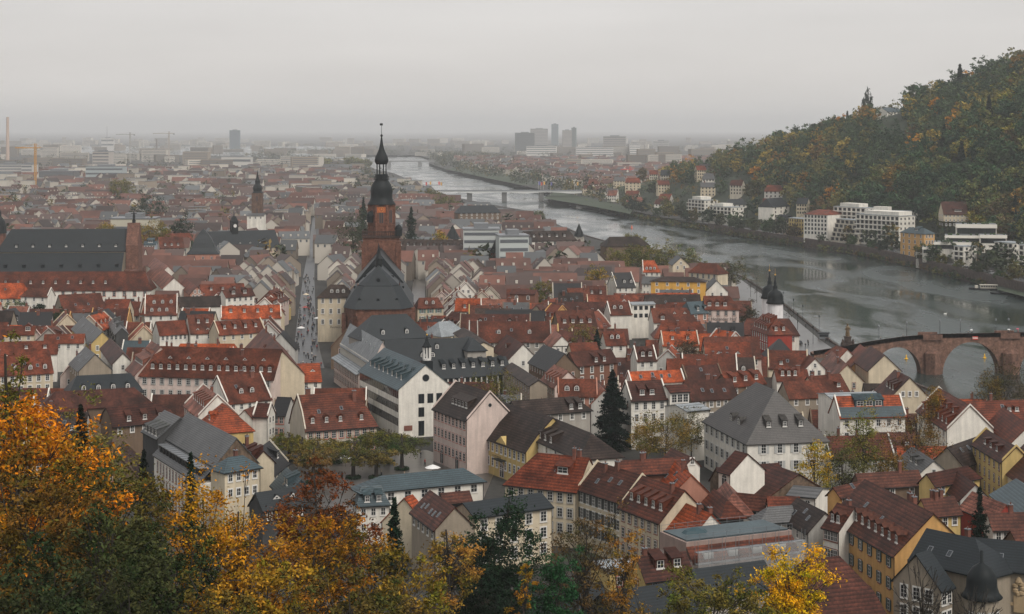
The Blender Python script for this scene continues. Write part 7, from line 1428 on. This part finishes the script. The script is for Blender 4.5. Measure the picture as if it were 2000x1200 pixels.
for px, D, c, um, lab, ul in ((1889, 650, COATS[1], None, 'person in black standing at the bridge parapet', ''), (1896, 651, COATS[0], (.7, .7, .68), 'person under the white umbrella on the bridge', 'white umbrella over the middle bridge arch'), (1969, 650, COATS[1], (.72, .72, .7), 'person under the right white umbrella on the bridge', 'second white umbrella on the bridge, farther right'), (1986, 651, COATS[3], (.5, .04, .09), 'person in red near the right end of the bridge', 'red umbrella on the bridge by the right edge'), (1718, 651, COATS[0], None, 'person walking up the bridge ramp', ''), (1762, 650, COATS[2], None, 'person in grey on the rising bridge ramp', '')):
    X = (px - 1000) * D / F; person(X, D - 1.6, ptop(X) - 1.1, lab, None, c, pr.choice((1.57, -1.57)), um, ul)
for k, (px, py) in enumerate(((1578, 672), (1579, 675), (1613, 668), (1620, 670), (1573, 679), (1558, 632), (1574, 640))):
    p = P(px, py); person(p.x, p.y, .07, f'person on the riverside promenade, {ordw(k + 1)} one listed from the railing side' if 0 else f'person in dark clothes on the riverside promenade, {("beside the car", "right of the car", "near the bridge steps", "nearest the bridge steps", "in front of the car", "at the far railing", "between the lamp posts")[k]}', None, COATS[k % 2])
for k, (px, py, c, w_) in enumerate(((627, 604, 'white', 1.9), (622, 621, 'white', 2.1), (598, 575, 'cream', 1.7), (596, 600, 'red', 1.6), (588, 640, 'white', 1.8), (845, 912, 'white', 2.0), (675, 893, 'white', 1.6), (610, 908, 'white', 1.2))):
    p = P(px, py, 2.4); t0 = thing('parasol', f'{c} market parasol, ' + ('upper one by the street', 'larger one by the street', 'far one on the left of the street', 'beside the shop fronts', 'near the market square end', 'on the tree square right side', 'in the middle of the tree square', 'left part of the tree square')[k], 'parasol', (p.x, p.y, 0)); MB().tube((0, 0, 0), (0, 0, 2.7), .04, .03, 6).build('pole', 'metal_dark', t0); MB().lathe([(w_, 2.2), (w_ * .6, 2.55), (.05, 2.95)], 8).build('canopy', 'paint', t0, dict(white=(.7, .69, .66), cream=(.6, .5, .36), red=(.3, .05, .04))[c])
for k, (px, py) in enumerate(((640, 945), (652, 952), (700, 905), (712, 908), (745, 930), (770, 945), (600, 935), (822, 895), (830, 910), (845, 930), (668, 935), (790, 935))):
    p = P(px, py); c = COATS[(k * 3) % 7]; person(p.x, p.y, .03, f'person in {c[1]} coat on the tree square, {ordw(sorted((640, 652, 700, 712, 745, 770, 600, 822, 830, 845, 668, 790)).index(px) + 1)} from the left', 'people on the tree square', c, None, (.02, .02, .03) if k in (2, 7) else None, f'dark umbrella on the tree square, {"left" if k == 2 else "right"} one of two')
# cars
def car_meshes():
    b = MB(); pr_ = [(-2.1, .35), (-2.15, .75), (-1.9, .95), (-1.2, 1.0), (1.0, 1.0), (1.9, .86), (2.15, .7), (2.15, .35)]; n_ = len(pr_)
    b.add([(x, -.85, z) for x, z in pr_] + [(x, .85, z) for x, z in pr_], [list(range(n_)), list(range(2 * n_ - 1, n_ - 1, -1))] + [[(i + 1) % n_, i, n_ + i, n_ + (i + 1) % n_] for i in range(n_)]); body = b.mesh('body', ['paint'])
    b = MB(); t_ = [(-1.75, .98), (-1.3, 1.46), (.3, 1.48), (1.05, 1.0)]; b.add([(x, -.74 + (z - .98) * .25, z) for x, z in t_] + [(x, .74 - (z - .98) * .25, z) for x, z in t_], [[0, 3, 2, 1], [4, 5, 6, 7], [0, 1, 5, 4], [2, 3, 7, 6]], 0); b.add([(-1.35, -.63, 1.47), (.3, -.63, 1.49), (.3, .63, 1.49), (-1.35, .63, 1.47)], [[0, 1, 2, 3]], 1); cab = b.mesh('cabin', ['glass', 'paint'])
    wh = MB().lathe([(.33, -.1), (.33, .1)], 12).lathe([(.2, .1), (.18, .12)], 10, mi=1).mesh('wheel', ['metal_dark', 'metal_grey']); return body, cab, wh
CB, CC, CW = car_meshes(); CARC = dict(white=(.6, .6, .6), silver=(.35, .36, .37), red=(.4, .03, .03), black=(.02, .02, .022), grey=(.15, .155, .16), blue=(.04, .07, .16))
def car(x, y, z, rz, c, label, group=None, van=False):
    t0 = thing('parked_car', label, 'car', (x, y, z), rz, group); o = inst('body', CB, t0, CARC[c]); o2 = inst('cabin', CC, t0, CARC[c])
    if van: o.scale = (1.15, 1.1, 1.2); o2.scale = (1.2, 1.15, 1.55); o2.location = (0, 0, -.35)
    for a, b_ in ((-1.35, -.8), (-1.35, .8), (1.35, -.8), (1.35, .8)): inst('wheel', CW, t0, None, (a, b_, .33)).rotation_euler = (R(90), 0, 0)
p = P(1561, 673); car(p.x, p.y, .065, R(95), 'black', 'dark car driving along the town side quay below the gate towers')
car(p.x - 1.5, p.y + 75, .065, R(95), 'silver', 'silver car farther along the town side quay'); 
CAR_L = [(1010, 'black', 0), (1018, 'white', 1), (1032, 'grey', 0), (1040, 'silver', 0), (1052, 'black', 0), (1060, 'black', 0), (1067, 'grey', 0), (1074, 'black', 0), (1081, 'silver', 0), (1106, 'white', 1), (1118, 'red', 0), (1128, 'white', 0), (1200, 'grey', 0), (1236, 'red', 1), (1345, 'silver', 0), (1395, 'white', 1), (1407, 'white', 0), (1490, 'white', 0), (1505, 'white', 0)]
for k, (y, c, v) in enumerate(CAR_L):
    car(xbank(y) + 6, y, .07, R(98), c, f'{c} {"van" if v else "car"} on the far bank road, {ordw(k + 1)} from the right', 'cars along the far bank road', bool(v))
# boats, buoys, bird
def boat(label, px, py, D, L, w_, hull, cabc, rz, deck=True):
    X = (px - 1000) * D / F; t0 = thing('boat', label, 'boat', (X, D, -6), rz); q = MB(); n_ = 12; pts = []
    for k in range(n_ + 1):
        u = k / n_; x = (u - .5) * L; hw_ = w_ / 2 * min(1, 1.25 * math.sin(min(1, .18 + u * 1.2) * math.pi / 2)) * (1 - max(0, (u - .75) / .25) ** 2.2 * .98); sh = .5 * max(0, u - .7) * 2
        pts += [(x, -hw_ * .8, -.4), (x, -hw_, .9 + sh), (x, hw_, .9 + sh), (x, hw_ * .8, -.4)]
    q.add(pts, [[4 * k + j, 4 * k + 4 + j, 4 * k + 4 + (j + 1) % 4, 4 * k + (j + 1) % 4] for k in range(n_) for j in range(3)] + [[0, 1, 2, 3]]); q.build('hull', 'paint', t0, hull)
    q = MB(); q.box(-L * .42, L * .12, -w_ * .38, w_ * .38, .8, 2.7); q.build('cabin', 'paint', t0, cabc); q = MB()
    for k in range(int(L * .54 / 1.3)): x = -L * .41 + k * 1.3; q.box(x, x + .95, -w_ * .39, -w_ * .38, 1.5, 2.4); q.box(x, x + .95, w_ * .38, w_ * .39, 1.5, 2.4)
    q.build('window_row', 'glass', t0); q = MB(); q.box(-L * .44, L * .15, -w_ * .42, w_ * .42, 2.72, 2.9); q.box(L * .2, L * .3, -w_ * .25, w_ * .25, .9, 2.4); q.build('deck_roof', 'paint', t0, cabc); MB().tube((L * .25, 0, 2.3), (L * .25, 0, 5), .05, .03, 5).build('mast', 'metal_grey', t0)
boat('river barge with beige cabin and black hull by the right edge', 1922, 566, 985, 17, 4.6, (.02, .02, .022), (.5, .46, .38), R(172))
boat('white excursion boat moored by the far bank trees', 1131, 408, 1990, 24, 6, (.5, .48, .44), (.62, .6, .56), R(100)); boat('small house boat under the grass bank', 1067, 394, 2170, 20, 6, (.1, .09, .08), (.5, .5, .48), R(120))
q0 = P(1980, 572, -5); t0 = thing('barge', 'low dark barge beside the grass strip at the right edge', 'barge', (q0.x + 2, q0.y, -6), R(165)); q = MB(); q.add([(-12, -2.2, -.4), (12, -2.2, -.4), (14, 0, -.4), (12, 2.2, -.4), (-12, 2.2, -.4), (-12, -2.4, .8), (12, -2.4, .8), (14.6, 0, 1), (12, 2.4, .8), (-12, 2.4, .8)], [[0, 1, 6, 5], [1, 2, 7, 6], [2, 3, 8, 7], [3, 4, 9, 8], [4, 0, 5, 9], [5, 6, 7, 8, 9]]); q.build('hull', 'metal_dark', t0); MB().box(-9, 8, -1.5, 1.5, .8, 1.2).build('hatch', 'metal_grey', t0)
for px, py, c, lab in ((1770, 702, (.75, .42, .02), 'yellow buoy under the first bridge arch'), (1923, 700, (.75, .42, .02), 'yellow buoy under the second bridge arch'), (1234, 446, (.7, .12, .03), 'red buoy in the middle of the river')):
    p = P(px, py, -6); t0 = thing('buoy', lab, 'buoy', (p.x, p.y, -6)); k_ = 1 if py > 600 else 1.6; MB().lathe([(.65 * k_, -.2), (.75 * k_, .25), (.3 * k_, .5), (.28 * k_, 1.2 * k_), (.04, 1.9 * k_)], 12).build('float', 'paint', t0, c)
p = P(1846, 614, -6); t0 = thing('swan', 'white swan floating far out on the river', 'swan', (p.x, p.y, -6)); q = MB(); q.lathe([(.02, -.15), (.4, 0), (.45, .25), (.25, .5), (.02, .55)], 10, sx=1.9); q.tube((.6, 0, .3), (.85, 0, .75), .1, .07, 6); q.tube((.85, 0, .75), (.8, 0, 1.05), .07, .06, 6); q.tube((.8, 0, 1.05), (1.1, 0, 1.0), .08, .03, 6); q.build('body', 'frame_white', t0)
# promenade lamps, railing, kiosk
for k, (px, py) in enumerate(((1550, 615), (1558, 645), (1568, 628), (1588, 672), (1600, 650), (1478, 570), (1530, 600), (1500, 582))):
    p = P(px, py); t0 = thing('street_lamp', 'slim lamp post along the town side promenade', 'street lamp', (p.x, p.y, 0), 0, 'lamp posts of the promenade'); MB().tube((0, 0, 0), (0, 0, 6.5), .1, .06, 6).build('pole', 'metal_dark', t0); MB().lathe([(.08, 6.4), (.3, 6.6), (.26, 7.1), (.04, 7.3)], 8).build('lantern', 'metal_dark', t0)
q = MB()
for k in range(150):
    y = 600 + k * 2.4; x = xbank(y, NEAR) - .3; q.box(x - .04, x + .04, y - .04, y + .04, .6, 1.7)
    if k: x0 = xbank(y - 2.4, NEAR) - .3; q.tube((x0, y - 2.4, 1.68), (x, y, 1.68), .04, .04, 4); q.tube((x0, y - 2.4, 1.2), (x, y, 1.2), .03, .03, 4)
tag(q.build('railing', 'metal_dark'), 'dark iron railing along the town side promenade', 'railing')
p = P(1608, 662); t0 = thing('landing_kiosk', 'small grey kiosk at the river landing near the bridge', 'kiosk', (p.x, p.y, 0)); MB().box(-2, 2, -1.3, 1.3, 0, 2.3).build('wall', 'metal_grey', t0); MB().box(-2.4, 2.4, -1.7, 1.7, 2.3, 2.55).build('roof', 'metal_dark', t0); MB().box(-1.7, 1.7, -1.35, -1.3, .9, 1.9).build('window', 'glass', t0)
for px, yt, D, cr in ((1466, 545, 880, 2.6), (1478, 552, 850, 2.3), (1490, 560, 810, 2.0), (1541, 593, 735, 2.4)):
    tree(f'young bare tree on the promenade, at the {["far end", "middle", "near twin dome", "right of the towers"][(1466, 1478, 1490, 1541).index(px)]}', px, yt, D, cr, (.1, .08, .05), .6, 40, 2, .2, nbr=30, base=0, tr=.12)
# scaffold over the flat roof house
s0, s1 = P(1372, 1095, 7), P(1562, 1062, 7); A, B = PD(1352, 1105, 293), PD(1560, 1070, 302); d = (B - A); d.z = 0; L = d.length; d.normalize(); mid = (A + B) / 2; rz = math.atan2(d.y, d.x)
t0 = thing('scaffolded_house', 'flat roofed house wrapped in scaffolding and netting', 'house', (mid.x, mid.y, 0), rz); zt = 14.9
MB().box(-L / 2, L / 2, 0, 11, 0, zt - 3).build('wall', 'plaster', t0, (.40, .33, .30)); MB().box(-L / 2, L / 2, 2, 11, zt - 3, zt).build('upper_storey', 'plaster', t0, (.30, .22, .19)); MB().box(-L / 2 + .5, L / 2 - .5, 2.6, 10.6, zt, zt + .25).build('roof', 'slate', t0, (.06, .09, .10))
q = MB(); q.add([(-L / 2, -.3, zt - 3.2), (L / 2, -.3, zt - 3.2), (L / 2, 2.2, zt - .5), (-L / 2, 2.2, zt - .5)], [[0, 1, 2, 3]]); q.build('lower_roof', 'roof_tile_near', t0, RC['m'])
for k in range(7): add_window(t0, 1.2, 1.9, 'f', -L / 2 + L * (k + .5) / 7, 0, zt - 6.2, 0, 'w')
for k in range(4): MB().box(-.9, .9, -.4, 1.8, 0, 1.5).build('dormer', 'paint', t0, (.45, .46, .45), (-L / 2 + L * (k + .7) / 4.4, .6, zt - 3))
sc = thing('scaffolding', 'grey scaffolding with pale netting around the flat roofed house', 'scaffolding', (mid.x, mid.y, 0), rz); q = MB()
for k in range(9):
    x = -L / 2 + L * k / 8
    for y in (-1.9, -.9): q.tube((x, y, 0), (x, y, zt + 1), .05, .05, 5)
for zz in range(2, int(zt) + 2, 2):
    for y in (-1.9, -.9): q.tube((-L / 2, y, zz), (L / 2, y, zz), .04, .04, 4)
for k in range(9):
    x = -L / 2 + L * k / 8
    for y in (2, 10.5): q.tube((x, y, zt), (x, y, zt + 1.3), .04, .04, 4)
for y in (2, 10.5): q.tube((-L / 2, y, zt + 1.2), (L / 2, y, zt + 1.2), .04, .04, 4); q.tube((-L / 2, y, zt + .6), (L / 2, y, zt + .6), .03, .03, 4)
q.build('tube_frame', 'metal_grey', sc); q = MB()
for zz in range(2, int(zt) + 1, 2): q.box(-L / 2, L / 2, -1.9, -.9, zz - .12, zz - .05)
q.build('platform', 'metal_grey', sc)
m = bpy.data.materials.new('mesh_netting'); m.use_nodes = True; t = m.node_tree; n = t.nodes; l = t.links; MATS['mesh_netting'] = m; tr_ = n.new('ShaderNodeBsdfTransparent'); ms = n.new('ShaderNodeMixShader'); ms.inputs[0].default_value = .34; n['Principled BSDF'].inputs['Base Color'].default_value = (.5, .5, .49, 1)
l.new(tr_.outputs[0], ms.inputs[1]); l.new(n['Principled BSDF'].outputs[0], ms.inputs[2]); l.new(ms.outputs[0], n['Material Output'].inputs[0])
q = MB(); nn_ = 24; pts = []
for k in range(nn_ + 1):
    x = -L / 2 + L * k / nn_
    for z in (zt - 9, zt - 3, zt - .6): pts.append((x, -2.0 - .12 * math.sin(k * 1.3), z - (.25 * abs(math.sin(k * .4)) if z > zt - 1 else 0)))
q.add(pts, [[3 * k + j, 3 * k + 3 + j, 3 * k + 4 + j, 3 * k + 1 + j] for k in range(nn_) for j in range(2)]); q.build('netting', 'mesh_netting', sc)
for a, b_, c in ((-6, 7, (.02, .05, .06)),):
    q = MB(); q.lathe([(1.6, 0), (1.2, .5), (.3, .9)], 7, (0, 0, 0), sx=1.6); q.build('tarpaulin', 'paint', sc, c, (a, b_, zt + .25))
# roof antenna clutter on the near houses is left to the chimneys; gutters are in the house builder
# ------------------------------------------------------------------ haze
HAZE = .000085
m = bpy.data.materials.new('haze_air'); m.use_nodes = True; t = m.node_tree; t.nodes.clear()
o_ = t.nodes.new('ShaderNodeOutputMaterial'); v = t.nodes.new('ShaderNodeVolumePrincipled')
v.inputs['Color'].default_value = (.98, .985, .985, 1); v.inputs['Density'].default_value = HAZE; v.inputs['Density Attribute'].default_value = ''
v.inputs['Anisotropy'].default_value = 0.3
t.links.new(v.outputs[0], o_.inputs['Volume']); MATS['haze_air'] = m
hz = MB().box(-BIG - 500, BIG + 500, -300, BIG + 500, -10.2, 290).build('haze', 'haze_air'); hz['kind'] = 'stuff'
